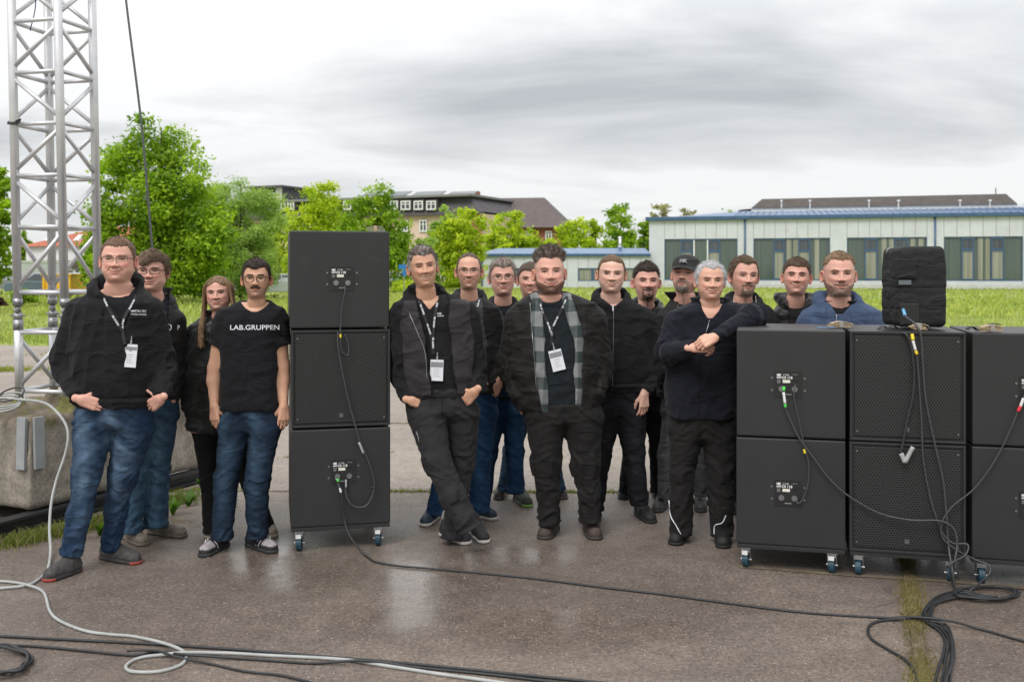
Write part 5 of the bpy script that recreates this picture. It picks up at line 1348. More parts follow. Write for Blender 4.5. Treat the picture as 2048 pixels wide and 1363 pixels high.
    d -= .004 * g2(ax, Z, mw + .003, -.0600 + .006 * sm_, .004, .004)
    d += .0065 * g2(X, Z, 0, -.098, .017, .011) - .0030 * g2(X, Z, 0, -.0815, .018, .005)
    d += max(.35, hd.get('cheek', 0)) * (.008 * g2(ax, Z, .052, -.060, .020, .022))
    Fw = Fw + d * m
    lat = hd.get('cheek', 0) * .006 * g2(0, Z, 0, -.055, 1, .03) * np.abs(s)
    X = X + np.sign(X) * lat
    # colours
    sk = np.array(hd.get('skin', (.52, .30, .22))); Cc = np.ones(X.shape + (3,)) * sk
    nz = vn(X * 60, Fw * 60, Z * 60, 3); nz2 = vn(X * 220, Fw * 220, Z * 220, 4)
    Cc = Cc * (1 + .05 * nz + .03 * nz2)[..., None]
    red = (.75 * g2(ax, Z, .042, -.028, .018, .016) + .7 * g2(X, Z, 0, -.033, .014, .010) + .25 * g2(X, Z, 0, .05, .04, .02) + .5 * (np.abs(s) > .97) * (Z > -.04) * (Z < .03)) * hd.get('red', .6)
    red = np.clip(red, 0, 1)[..., None] * m[..., None]
    Cc = Cc * (1 - red * np.array([.02, .30, .26]))
    fm = (m > .3)
    def paint(mask, col, Cc):
        mask = np.clip(mask, 0, 1)[..., None] * fm[..., None]; return Cc * (1 - mask) + np.array(col) * mask
    lipc = sk * np.array([.80, .50, .52])
    Cc = paint(.75 * (np.exp(-((Z - up - .0030) / .0026) ** 2) + np.exp(-((Z - lo_ + .0045) / .0038) ** 2)) * sstep(mw, mw * .6, ax) * hd.get('lip', 1), lipc, Cc)
    Cc = paint(np.exp(-((Z - zm) / (.0019)) ** 2) * win * (.85 if not hd.get('teeth') else 0), (.10, .035, .03), Cc)
    if hd.get('teeth'):
        inm = (Z < up) & (Z > lo_) & (ax < mw * .95)
        Cc = paint(inm * 1.0, (.07, .02, .02), Cc)
        Cc = paint((inm & (Z > zm - op * .45) & (ax < mw * .85)) * .95, (.68, .63, .56), Cc)
        Cc = paint(np.exp(-((Z - up) / .0010) ** 2) * win * .6, (.16, .05, .04), Cc)
    # eyes: lid line, sclera, iris
    eo = hd.get('eye', .0022) * .75 + .0014; ez = .0005; dx_ = (ax - .0315)
    arc = 1 - (dx_ / .0158) ** 2; upz = ez + (eo + .0012) * np.clip(arc, 0, 1) ; loz = ez - eo * np.clip(arc, 0, 1) + .0006
    ine = (arc > 0) & (Z < upz) & (Z > loz)
    ine = ine & False
    Cc = paint(ine * .9, (.20, .15, .135) if hd.get('eye', .0022) < .0021 else (.40, .34, .31), Cc)
    iris = ine & (np.abs(X - np.sign(X) * .0315 - hd.get('gaze', 0)) < .0066)
    Cc = paint(iris * .95, hd.get('iris', (.04, .03, .022)), Cc)
    Cc = paint(np.exp(-((Z - upz - .0004) / .0022) ** 2) * sstep(0, .25, arc) * .5, (.06, .03, .022), Cc)
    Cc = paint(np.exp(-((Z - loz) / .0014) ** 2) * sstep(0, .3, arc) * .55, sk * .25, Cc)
    Cc = paint(.32 * g2(ax, Z, .0315, .0075, .018, .0042) + .28 * g2(ax, Z, .030, -.010, .014, .004) + .35 * g2(ax, Z, .015, .004, .005, .009), sk * np.array([.55, .42, .42]), Cc)  # shade of the eye sockets and inner corners painted into the skin colour
    # eyebrows
    bc = np.array(hd.get('brow', (.10, .06, .04))) * .55; bz = .0215 + .003 * hd.get('browup', 0) - .006 * (ax - .030) ** 2 / .0004 * .45 + .05 * (ax - .02) * hd.get('browtilt', .5) * .5
    bm_ = np.exp(-((Z - bz) / (.0029 * hd.get('browth', 1))) ** 2) * sstep(.010, .015, ax) * sstep(.051, .043, ax)
    Cc = paint(bm_ * min(1, hd.get('browd', .8) * 1.25) * (1 + .3 * nz2), bc, Cc); Fw = Fw + .0012 * bm_ * m
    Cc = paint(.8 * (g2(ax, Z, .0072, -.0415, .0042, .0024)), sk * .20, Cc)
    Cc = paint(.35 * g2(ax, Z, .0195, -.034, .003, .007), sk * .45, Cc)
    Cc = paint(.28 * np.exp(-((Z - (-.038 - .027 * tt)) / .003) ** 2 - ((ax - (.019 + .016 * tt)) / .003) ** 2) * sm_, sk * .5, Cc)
    # beard region
    ath = np.abs(TH); ath = np.minimum(ath, 2 * np.pi - ath)
    cl = np.interp(ath, [0, .3, .7, 1.1, 1.35, 1.55, 1.7], [-.074, -.072, -.058, -.046, -.012, .012, .015])
    jawz = sstep(cl + .007, cl - .007, Z) * sstep(-.124, -.110, Z) * sstep(1.78, 1.55, ath)
    mus = sstep(.031, .024, ax) * sstep(-.0605 + .003, -.0565, Z - .15 * 0 * ax) * sstep(-.0425 - .25 * np.maximum(ax - .012, 0), -.0465 - .25 * np.maximum(ax - .012, 0), Z)
    mus = mus * (Z > up + .002 + 0 * Z)
    side = sstep(.036, .030, ax) * sstep(.024, .029, ax) * sstep(-.045, -.052, Z) * sstep(-.118, -.10, Z)
    chinb = sstep(.036, .027, ax) * sstep(-.0785, -.084, Z) * sstep(-.120, -.112, Z) * sstep(.045, .06, Fw)
    goat = np.clip(np.maximum(np.maximum(mus, side), chinb) + .0, 0, 1)
    soul = sstep(.007, .004, ax) * sstep(-.073, -.076, Z)
    full = np.clip(np.maximum(np.maximum(jawz, mus), side), 0, 1)
    kinds = {'full': full, 'goatee': np.maximum(goat, soul * .7), 'mustache': mus, 'chin': jawz, None: 0 * X}
    fm = (co_ > -.35)
    stb = hd.get('stubble', .10 if hd.get('nape', 0) == 0 else 0)
    if stb: Cc = paint(full * stb * (.8 + .4 * nz2), hd.get('stubc', (.20, .14, .12)), Cc)
    bk = hd.get('beard'); B = kinds[bk] * (ax < .2)
    if bk:
        Cc = paint(B * hd.get('bdens', .9) * (.85 + .35 * nz2), hd.get('bcol', (.06, .035, .02)), Cc)
        nrm = np.stack([X, Fw - .0, Z * 0 - .02], -1); nrm /= np.linalg.norm(nrm, axis=-1)[..., None] + 1e-9
        tk = hd.get('bthick', .004) * B * (1 + .5 * nz2)
        X = X + nrm[..., 0] * tk; Fw = Fw + nrm[..., 1] * tk; Z = Z + nrm[..., 2] * tk
    # scalp tone under the hair
    hl = hairline(hd, ath, X)
    hl = hl + .0045 * vn(X * 170, Z * 30, Fw * 40, 6)
    H_ = sstep(hl - .009, hl + .011, Z) if hd.get('hair') else 0 * Z
    fm = np.ones_like(X, bool)
    Cc = paint(H_ * hd.get('scalp', .7), hd.get('hcol', (.1, .06, .04)), Cc)
    return X, Fw, Z, np.clip(Cc, .005, .95), H_, B, ath, TH, bm_ * (m > .3)

def hairline(hd, ath, X):
    top = hd.get('hl', .066); rec = hd.get('rec', .0)          # front height, temple recession
    nap = hd.get('nape', -.085); sb = hd.get('sideburn', -.012)
    l = np.interp(ath, [0, .35, .75, 1.00, 1.18, 1.34, 1.42, 1.55, 1.60, 1.95, 2.3, 3.2], [top, top + rec * .6, top + rec, top * .8, .030, .012, sb, sb, .012, .004, nap + .02, nap])
    if 'fringe' in hd:      # hair falling over one side of the forehead
        fx, fw_, fz = hd['fringe']
        l = l - (top - fz) * np.exp(-((X - fx) / fw_) ** 2) * (ath < .9)
    return l

def grid_faces(nz, na, ok=None):
    i, j = np.meshgrid(np.arange(nz - 1), np.arange(na), indexing='ij')
    a = i * na + j; b = i * na + (j + 1) % na; c = (i + 1) * na + (j + 1) % na; d = (i + 1) * na + j
    f = np.stack([a, b, c, d], -1).reshape(-1, 4)
    if ok is not None: f = f[ok.reshape(-1)[f].any(1)]
    return f
def grid_normals(Pg):
    du = np.roll(Pg, -1, 1) - np.roll(Pg, 1, 1); dv = np.gradient(Pg, axis=0)
    n = np.cross(du, dv); n /= np.linalg.norm(n, axis=-1)[..., None] + 1e-12
    cen = Pg.mean(axis=1, keepdims=True); s = np.sign(np.sum(n * (Pg - cen), -1, keepdims=True)); s[s == 0] = 1
    flip = np.sign(np.sum(s)); 
    return n * flip
def strands(root, dirs, L_, wd, col, seed, jitter=.35, curl=0.0, droop=0.0, seg=3):
    r = np.random.RandomState(seed); n = len(root)
    dirs = dirs + r.randn(n, 3) * jitter; dirs /= np.linalg.norm(dirs, axis=1)[:, None]
    Ls = L_ * (.55 + .75 * r.rand(n))[:, None]
    side = np.cross(dirs, r.randn(n, 3)); side /= np.linalg.norm(side, axis=1)[:, None]
    V = []; 
    for k in range(seg + 1):
        t = k / seg
        p = root + dirs * Ls * t + np.array([0, 0, -1.0]) * droop * Ls * t * t + side * np.sin(t * 5) * curl * Ls
        ww = wd * (1 - t * .85)
        V += [p - side * ww / 2, p + side * ww / 2]
    V = np.stack(V, 1); m = V.shape[1]
    b = np.arange(n)[:, None] * m
    F_ = np.concatenate([b + np.array([2 * k, 2 * k + 1, 2 * k + 3, 2 * k + 2]) for k in range(seg)])
    c = np.array(col) * (.6 + .8 * r.rand(n))[:, None]
    return V.reshape(-1, 3), F_, np.repeat(c, m, 0)

def ear_mesh(hd, side):
    nr_, na_ = 7, 22
    V = []
    for i in range(nr_):
        u = i / (nr_ - 1)
        for j in range(na_):
            a = j / na_ * 2 * np.pi
            f = math.cos(a); z = math.sin(a)
            rz_ = .032 * (1 + .0 * z) * u; rf = .0175 * (1 + .25 * max(z, 0)) * u
            h = .006 * math.exp(-((u - .88) / .14) ** 2) - .006 * math.exp(-(u / .45) ** 2) + .002
            V.append((h, -f * rf * 1.0, z * rz_ - .0 + .002))
    n = len(V)
    V = np.array(V); Vb = V.copy(); Vb[:, 0] -= .007
    A = np.vstack([V, Vb])
    ang = hd.get('earout', .42)
    x = A[:, 0] + .005; f = A[:, 1]
    X = x * math.cos(ang) - f * math.sin(ang) * 1.0; Fw = f * math.cos(ang) + x * math.sin(ang)
    X = X + .0035; X = side * (X + .0735); Fw = Fw - .018; Z = A[:, 2] - .012
    fs = []
    for i in range(nr_ - 1):
        for j in range(na_):
            a, b, c, d = i * na_ + j, i * na_ + (j + 1) % na_, (i + 1) * na_ + (j + 1) % na_, (i + 1) * na_ + j
            fs.append((a, b, c, d)); fs.append((n + a, n + d, n + c, n + b))
    for j in range(na_):
        a, b = (nr_ - 1) * na_ + j, (nr_ - 1) * na_ + (j + 1) % na_
        fs.append((a, b, n + b, n + a))
    sk = np.array(hd.get('skin', (.5, .3, .2))) * np.array([1.0, .80, .78])
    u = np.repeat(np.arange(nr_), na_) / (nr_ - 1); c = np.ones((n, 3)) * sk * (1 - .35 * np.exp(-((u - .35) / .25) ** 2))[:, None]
    return np.c_[X, Fw, Z], np.array(fs), np.vstack([c, c])

# hand: local frame, x across (thumb side +), y palm normal out of the back of the hand, z towards the fingertips
def hand_vol(kind, h=.0032):
    v = Vol((-.075, -.075, -.07), (.095, .06, .20), h)
    curl = {'relaxed': (.28, .55, .5), 'pocket': (.10, .15, .1), 'grip': (.9, 1.2, .8), 'clasp': (.55, 1.1, .7), 'spread': (.15, .3, .25)}[kind]
    D = cone(v, (0, 0, -.035), (0, 0, -.01), .024, .025, 1.2)
    D = smin(D, cone(v, (-.022, 0, .012), (-.030, .002, .082), .015, .0125), .02)
    D = smin(D, cone(v, (.018, 0, .010), (.028, .002, .085), .016, .0130), .02)
    D = smin(D, cone(v, (0, 0, .0), (0, .003, .085), .020, .0145, 1.2), .022)
    fingers = [(.030, .088, .045, .027, .022, .0095), (.0105, .093, .049, .031, .024, .0098), (-.0095, .090, .046, .029, .023, .0093), (-.0285, .080, .037, .022, .020, .0082)]
    for k, (x0, z0, a, b, c, r) in enumerate(fingers):
        p = np.array([x0, .002, z0]); sp_ = (x0 * (1.2 if kind in ('relaxed', 'spread') else .3)); ang = 0
        segs = []
        if kind == 'pocket': a, b, c = a * .55, b * .5, c * .5
        for L_, cu in ((a, curl[0]), (b, curl[1]), (c, curl[2])):
            ang += cu * (1 + .07 * k)
            q = p + np.array([sp_ * .12 * L_ / .04, -math.sin(ang) * L_, math.cos(ang) * L_]); segs.append((p, q)); p = q
        D2 = None
        for i, (p0, p1) in enumerate(segs):
            e_ = cone(v, p0, p1, r * (1 - .08 * i), r * (.92 - .09 * i)); D2 = e_ if D2 is None else smin(D2, e_, .003)
        D = smin(D, D2, .0045)
    th = {'relaxed': [(.022, -.006, .018), (.046, -.020, .048), (.052, -.030, .078), (.050, -.036, .100)],
          'pocket': [(.022, -.002, .020), (.056, -.006, .042), (.082, -.010, .062), (.100, -.012, .080)],
          'grip': [(.022, -.006, .018), (.044, -.025, .045), (.034, -.042, .070), (.012, -.048, .082)],
          'clasp': [(.022, -.006, .018), (.046, -.018, .046), (.050, -.026, .076), (.044, -.030, .098)],
          'spread': [(.022, -.004, .018), (.052, -.010, .044), (.070, -.016, .070), (.078, -.020, .092)]}[kind]
    D3 = None
    for i in range(3):
        e_ = cone(v, th[i], th[i + 1], (.016, .0125, .0112)[i], (.0125, .0112, .0090)[i]); D3 = e_ if D3 is None else smin(D3, e_, .004)
    D = smin(D, D3, .010)
    return v.mesh(D)
HANDS = {}
def hand(kind, wrist, fdir, back, side, skin, scale=1.0):
    """fdir: wrist to fingertips; back: out of the back of the hand; side +1: thumb on the cross(back,fdir) side"""
    if kind not in HANDS: HANDS[kind] = hand_vol(kind)
    V, F_ = HANDS[kind]; z = np.array(fdir, float); z /= np.linalg.norm(z)
    y = np.array(back, float); y -= z * y.dot(z); y /= np.linalg.norm(y); x = np.cross(y, z) * side
    W = wrist + scale * (V[:, :1] * x + V[:, 1:2] * y + V[:, 2:3] * z)
    if side < 0: F_ = F_[:, ::-1]
    sk = np.array(skin); n_ = vn(V[:, 0] * 90, V[:, 1] * 90, V[:, 2] * 90, 3)
    tip = sstep(.07, .15, V[:, 2]) * .5 + .3 * (np.abs(n_) > .3)
    c = sk * (1 - np.outer(tip * .35, [.05, .30, .28])) * (1 + .06 * n_)[:, None]
    return W, F_, c

def merge(parts):
    V = []; Fs = []; C = []; n = 0
    for v_, f_, c_ in parts:
        V.append(v_); Fs.append(np.asarray(f_) + n); C.append(np.broadcast_to(c_, (len(v_), 3))); n += len(v_)
    return np.concatenate(V), Fs, np.concatenate(C)

class Body:
    """torso rows and limbs traced at a person's depth; all distances in metres"""
    def __init__(s, D, rows, arms, legs, depth=.115, belly=0.0):
        s.D = D; s.rows = rows; s.legs = legs; s.arms = arms
        r = []
        for row in rows:
            py, xl, xr = row[:3]; dep = row[3] if len(row) > 3 else None; sh = row[4] if len(row) > 4 else 0
            z = H - (py - HY) / F * D; a = (xr - xl) / 2 / F * D; cx_ = ((xr + xl) / 2 - CX) / F * D
            b = dep if dep else min(depth, a * .95)
            r.append((z, cx_, D + sh, a, b))
        s.r = np.array(sorted(r))
        s.z0, s.z1 = s.r[0, 0], s.r[-1, 0]
        conv = lambda L_: [(P(px, py, D + dy), rr / F * D) for px, py, dy, rr in L_]
        s.A = [conv(a) for a in arms]; s.L = [conv(l) for l in legs]
        for l in s.L: l[-1] = (l[-1][0] - np.array([0, 0, .022]), l[-1][1])
    def torso(s, v, off=0.0, z0=None, z1=None):
        z = v.z; r = s.r
        cx_, cy_, a, b = [np.interp(z, r[:, 0], r[:, i]).astype(np.float32) for i in (1, 2, 3, 4)]
        a = a + off; b = b + off
        q = np.sqrt((np.abs((v.x - cx_) / a)) ** 2.3 + np.abs((v.y - cy_) / b) ** 2.3 + 1e-9)
        d = (q ** (2 / 2.3) - 1) * np.minimum(a, b) * .8
        zt, zb = (s.z1 + off * .6 if z1 is None else z1), (s.z0 if z0 is None else z0)
        return np.maximum(d, np.maximum(z - zt, zb - z))
    def limb(s, v, chain, off=0.0, k=.02, cut_end=True, flare=0.0):
        d = None
        for i in range(len(chain) - 1):
            (a, ra), (b, rb) = chain[i], chain[i + 1]
            e_ = cone(v, a, b, ra + off, rb + off + (flare if i == len(chain) - 2 else 0)); d = e_ if d is None else smin(d, e_, k)
        if cut_end:
            (a, _), (b, rb) = chain[-2], chain[-1]; n = (b - a) / np.linalg.norm(b - a)
            pl = (v.x - b[0]) * n[0] + (v.y - b[1]) * n[1] + (v.z - b[2]) * n[2]
            d = np.maximum(d, pl)
        return d
def folds(chain, X_, Y_, Z_, amp, seed, freq=16.0, ridge=True):
    """sleeve and trouser-leg folds: rings that drift round the limb, strongest at the joints"""
    best = np.full(X_.shape, 9.0, np.float32); s_ = np.zeros_like(best); an = np.zeros_like(best); am = np.zeros_like(best); cum = 0.0
    Ls = [np.linalg.norm(chain[i + 1][0] - chain[i][0]) for i in range(len(chain) - 1)]
    js = np.cumsum([0] + Ls)
    for i in range(len(chain) - 1):
        a, b = chain[i][0], chain[i + 1][0]; d = (b - a) / Ls[i]
        rx, ry, rz_ = X_ - a[0], Y_ - a[1], Z_ - a[2]
        t = np.clip(rx * d[0] + ry * d[1] + rz_ * d[2], 0, Ls[i])
        px, py, pz = rx - d[0] * t, ry - d[1] * t, rz_ - d[2] * t
        dist = np.sqrt(px * px + py * py + pz * pz) - chain[i][1]
        m = dist < best
        best = np.where(m, dist, best); s_ = np.where(m, t + js[i], s_); an = np.where(m, np.arctan2(px, -py), an)
    am = .22 + 0 * s_
    for j in js[1:-1]: am = am + .75 * np.exp(-((s_ - j) / .075) ** 2)
    am = am + .8 * np.exp(-((s_ - js[-1] + .04) / .06) ** 2) + .3 * np.exp(-((s_ - js[0]) / .10) ** 2)
    am = am * sstep(js[-1] + .0, js[-1] - .025, s_)
    dr = s_ * freq + .9 * np.sin(an + seed) + .6 * np.sin(2 * an + seed * 2.1)
    n1_ = vn(dr, np.cos(an) * 1.1 + seed, np.sin(an) * 1.1, seed)
    n2_ = vn(dr * 2.1 + 5, np.cos(an) * 1.8, np.sin(an) * 1.8 + seed, seed + 3)
    f = (1 - 2.2 * np.sqrt(np.abs(n1_) + .004)) * .75 + .45 * n2_ if ridge else n1_
    return -amp * am * f, best
def tfolds(X_, Y_, Z_, amp, seed, cx_=0, z0=0):
    """torso: long hanging folds, slanting towards the sides, plus small crumples"""
    x = X_ - cx_
    a = vn(x * 11 + (Z_ - z0) * 2.5 * np.sign(x), (Z_ - z0) * 2.6, Y_ * 6, seed)
    b = vn(x * 7 - (Z_ - z0) * 6, (Z_ - z0) * 11, Y_ * 5, seed + 1)
    c = vn(x * 26, Z_ * 24, Y_ * 20, seed + 2)
    return -amp * (.80 * (1 - 2.1 * np.sqrt(np.abs(a) + .006)) + .70 * (1 - 2.1 * np.sqrt(np.abs(b) + .006)) * .8 + .25 * c)

def bounds(B, arms=True, legs=False, off=.05, zlo=None):
    P_ = [(B.r[:, 1] - B.r[:, 3]).min(), (B.r[:, 1] + B.r[:, 3]).max(), (B.r[:, 2] - B.r[:, 4]).min(), (B.r[:, 2] + B.r[:, 4]).max(), B.z0, B.z1]
    lo = np.array([P_[0], P_[2], P_[4]]); hi = np.array([P_[1], P_[3], P_[5]])
    for ch in (B.A if arms else []) + (B.L if legs else []):
        for p, r in ch: lo = np.minimum(lo, p - r); hi = np.maximum(hi, p + r)
    if zlo is not None: lo[2] = zlo
    return lo - off, hi + off
def carve(v, rows, B, soft=0.0):
    """front opening given as photo rows (py, xl, xr)"""
    r = np.array(sorted(rows), float)
    PX = CX + F * v.x / v.y; PY = HY - F * (v.z - H) / v.y
    xl = np.interp(PY, r[:, 0], r[:, 1]); xr = np.interp(PY, r[:, 0], r[:, 2])
    wob = 2.0 * vn(PY * .05, 0, 0, 5)
    d = np.maximum(np.maximum(xl + wob - PX, PX - xr - wob), np.maximum(r[0, 0] - PY, PY - r[-1, 0])) * v.y / F
    cy_ = np.interp(v.z, B.r[:, 0], B.r[:, 2])
    return np.maximum(d, v.y - cy_ - .0)
def hood_sdf(v, c, W_, Dp, r0, r1, z_front, z_back, y_front=.06):
    """roll of hood fabric round the neck: c centre of the neck base"""
    pts = []
    for a in np.linspace(-158, 158, 13):
        t = R(a); k = (math.cos(t) + 1) / 2          # 1 at the back
        pts.append((np.array([c[0] + W_ * math.sin(t), c[1] + Dp * math.cos(t) - (1 - k) * .02, c[2] + z_front * (1 - k) + z_back * k ** .7]), r0 + (r1 - r0) * k))
    d = None
    for i in range(len(pts) - 1):
        e_ = cone(v, pts[i][0], pts[i + 1][0], pts[i][1], pts[i + 1][1]); d = e_ if d is None else smin(d, e_, .02)
    return d
def collar_sdf(v, c, a, b, h, th=.006, flare=.2, tilt=0.0):
    zz_ = v.z - c[2]; k = 1 + flare * np.clip(zz_ / h, 0, 1.5)
    q = np.sqrt(((v.x - c[0]) / (a * k)) ** 2 + ((v.y - c[1]) / (b * k)) ** 2)
    d = np.abs((q - 1) * min(a, b)) - th
    return np.maximum(d, np.maximum(zz_ - h - tilt * (v.y - c[1]), -.03 - zz_))

def surf_pt(objs_bvh, px, py, lift=.004):
    d = Vector(((px - CX) / F, 1, -(py - HY) / F)).normalized(); o_ = Vector((0, 0, H)); best = None
    for b in objs_bvh:
        h_ = b.ray_cast(o_, d)
        if h_[0] is not None and (best is None or h_[3] < best[3]): best = h_
    if best is None: return None
    return np.array(best[0] - d * lift)

def tube_parts(pts, r, n=6):
    m = MB().tube(pts, r, n); return m

def person(label, D, head, rows, arms=(), legs=(), feet=(), top=None, under=None, outer=None, trousers=None, shoes=None, hands=(), depth=.115, lany=None, glasses=None, prints=(), boff=-.030, aoff=.026, seed=1, zips=(), extra=None, vox=.008, chest=True):
    """head: (px, eye_py, size_px chin to crown, yaw, pitch, roll, dict)"""
    B = Body(D, rows, arms, legs, depth)
    hx, hy, hs, yaw, pit, rol, hd = head
    sc = hs / F * D / .235
    zoff = B.r[-1, 2] - D
    hc = P(hx, hy, D - .045 * sc + hd.get('fwd', 0))
    root = empty('person', (hc[0], D, 0)); tag(root, label, 'person', 'people posing as a group')
    Rm = np.array((Matrix.Rotation(R(yaw), 3, 'Z') @ Matrix.Rotation(R(-pit), 3, 'X') @ Matrix.Rotation(R(rol), 3, 'Y')))
    wf = hd.get('wide', 1.0) * 1.03
    piv = np.array([0, .03, -.09])
    def w(x, f, z, neckfix=True):
        p = np.stack([x * wf, -f, z], -1) * sc
        q = p @ Rm.T
        if neckfix:      # the neck stays with the shoulders while the head turns
            k = sstep(-.235, -.125, z)[..., None]
            base = np.stack([x * 1.0, -f + .02, z], -1) * sc
            q = q * k + (base + np.array([(hd.get('neckx', 0)) * D / F, hd.get('necky', .0), 0])) * (1 - k)
        return q + hc
    X, Fw, Z, C, Hm, Bm, ath, TH, BW_ = head_grid(hd)
    Pg = w(X, Fw, Z)
    nz_, na_ = X.shape
    parts = [(Pg.reshape(-1, 3), grid_faces(nz_, na_)[:, ::1], C.reshape(-1, 3))]
    skin = hd.get('skin', (.52, .30, .22))
    for s_ in (-1, 1):
        if hd.get('ears', True):
            ev, ef, ec = ear_mesh(hd, s_); parts.append((w(ev[:, 0], ev[:, 1], ev[:, 2]), ef if s_ > 0 else ef[:, ::-1], ec))
    # eyes: a domed almond between the lids, with lashes
    hb_ = BVHTree.FromPolygons(np.stack([X, -Fw, Z], -1).reshape(-1, 3).tolist(), grid_faces(nz_, na_).tolist())
    def fz(x, z):
        q = hb_.ray_cast(Vector((x, -.2, z)), Vector((0, 1, 0)))
        return -q[0][1] if q[0] is not None else .08
    eh = .0010 + hd.get('eye', .0022) * .80; EV = []; EC = []; EF = []; nu, nv_ = 26, 9; lash = MB(); n0 = 0
    for s_ in (-1, 1):
        cx_ = s_ * .0315; hw_ = .0140
        U_, V_ = np.meshgrid(np.linspace(-1, 1, nu), np.linspace(-1, 1, nv_))
        arc = np.clip(1 - U_ ** 2, 0, 1); tz = .0012 * U_ * s_
        ex_ = cx_ + U_ * hw_; up_ = eh * 1.25 * arc ** .8 + tz; lo_e = -eh * .8 * arc + tz
        ez_ = .001 + np.where(V_ > 0, up_ * V_, -lo_e * V_)
        fcen = fz(cx_, .001)
        ef_ = np.array([fz(cx_ + u * hw_, .001) for u in np.linspace(-1, 1, nu)])[None, :] + .0009 + .0016 * arc * (1 - V_ ** 2 * .6)
        dxx = ex_ - cx_ - hd.get('gaze', 0); dzz = ez_ - .0008
        rad = np.sqrt(dxx ** 2 + dzz ** 2)
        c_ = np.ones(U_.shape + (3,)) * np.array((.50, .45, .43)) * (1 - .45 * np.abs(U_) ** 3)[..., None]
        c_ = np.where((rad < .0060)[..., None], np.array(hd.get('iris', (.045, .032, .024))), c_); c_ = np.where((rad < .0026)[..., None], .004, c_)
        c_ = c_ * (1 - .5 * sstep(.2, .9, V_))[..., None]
        EV.append(w(ex_, ef_, ez_).reshape(-1, 3)); EC.append(c_.reshape(-1, 3))
        i_, j_ = np.meshgrid(np.arange(nv_ - 1), np.arange(nu - 1), indexing='ij'); a_ = (i_ * nu + j_ + n0).ravel()
        EF.append(np.stack([a_, a_ + 1, a_ + nu + 1, a_ + nu], 1)); n0 += nu * nv_
        lash.tube(w(ex_[-1], ef_[-1] + .0008, ez_[-1] + .0004), (.0011 + .0006 * arc[-1]) * sc, 5)
        lash.tube(w(ex_[0], ef_[0] + .0002, ez_[0]), .00055 * sc, 4)
    eo_ = link('eyes', mesh_np('eyes', np.concatenate(EV), EF, True, np.concatenate(EC)), M_EYE, root)
    lash.build('lashes', M_LASH, eo_, smooth=True)
    # eyebrows of short hairs
    ib = np.nonzero(BW_.ravel() > .30)[0]
    if len(ib):
        rb_ = np.random.RandomState(seed + 77); nbw = int(260 * hd.get('browd', .8) * hd.get('browth', 1))
        pkb = ib[rb_.randint(0, len(ib), nbw)]; lb = np.stack([X, Fw, Z], -1).reshape(-1, 3)[pkb] + rb_.randn(nbw, 3) * .0006 + np.array([0, .0006, 0])
        dirb = np.c_[np.sign(lb[:, 0]) * .9, np.full(nbw, .35), .35 - 12 * (np.abs(lb[:, 0]) - .02)]
        sv, sf, scc = strands(lb, dirb, .0065, .0010, np.array(hd.get('brow', (.1, .06, .04))) * .45, seed + 8, .25, seg=2)
        sv = w(sv[:, 0], sv[:, 1], sv[:, 2]); link('eyebrows', mesh_np('eyebrows', sv, sf, True, np.clip(scc, .003, .5)), M_HAIR, root)
    # trunk and limbs of the body, under the clothes
    lo, hi = bounds(B, True, True, .03, None)
    vb = Vol(lo, hi, .018)
    Db = B.torso(vb, boff)
    nb = hc + np.array([hd.get('neckx', 0) * D / F, .06, -.24 * sc])
    Db = smin(Db, cone(vb, nb + np.array([0, .01, -.06]), nb + np.array([0, -.012, .03]), .062 * sc, .052 * sc), .05)
    for ch in B.A: Db = smin(Db, B.limb(vb, [(p, max(r - aoff, .024)) for p, r in ch], 0, .03, False), .03)
    for ch in B.L:
        ch_ = [(p, max(r * .80 - .022, .024)) for p, r in ch]; ch_[-1] = (ch_[-1][0] + (ch_[-2][0] - ch_[-1][0]) * .12, ch_[-1][1] * .62)
        Db = smin(Db, B.limb(vb, ch_, 0, .03, True), .03)
    V, Fq = vb.mesh(Db); parts.append((V, Fq, skin))
    for (kind, wr, fd, bk, sd_) in hands:
        parts.append(hand(kind, np.array(wr), fd, bk, sd_, skin, min(sc, 1.02) * .90))
    V, Fs, Cc = merge(parts)
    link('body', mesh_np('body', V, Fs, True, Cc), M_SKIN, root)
    # ---- hair
    r = np.random.RandomState(seed * 13 + 5)
    if hd.get('hair'):
        hcol = np.array(hd['hcol']); tt_, ts_ = hd.get('ht', .014), hd.get('hs', .006)
        if 'fade' in hd: Hm = Hm * sstep(hd['fade'] - .010, hd['fade'] + .012, Z + .004 * vn(X * 150, Fw * 60, Z * 100, 8))
        th_ = ts_ + (tt_ - ts_) * sstep(.02, .095, Z)
        ft = hd.get('front', 0); th_ = th_ + ft * np.exp(-((Z - .098) / .03) ** 2) * sstep(.2, .9, np.cos(TH)) 
        if 'fringe' in hd: th_ = th_ + .006 * np.exp(-((X - hd['fringe'][0]) / hd['fringe'][1]) ** 2) * (ath < .9) * (Z < .08)
        comb = hd.get('comb', (0, 1, 0))
        tuft = vn(X * 150 + Fw * 20 * comb[0], Fw * (40 if comb[1] else 90), Z * 45, seed) * .6 + vn(X * 60, Fw * 35, Z * 45, seed + 2) * .45
        th_ = th_ * .85 * (1 + hd.get('rough', .35) * tuft)
        th_ = th_ * sstep(.02, .95, Hm) - .0025 * (1 - sstep(.02, .3, Hm))
        nr = grid_normals(np.stack([X, -Fw, Z], -1)); nrl = np.stack([nr[..., 0], -nr[..., 1], nr[..., 2]], -1)
        Xh, Fh, Zh = X + nrl[..., 0] * th_, Fw + nrl[..., 1] * th_, Z + nrl[..., 2] * th_
        if hd.get('lift'): Zh = Zh + hd['lift'] * sstep(.085, .115, Z) * sstep(.0, .9, np.cos(TH) + .5) * (1 + .35 * tuft)
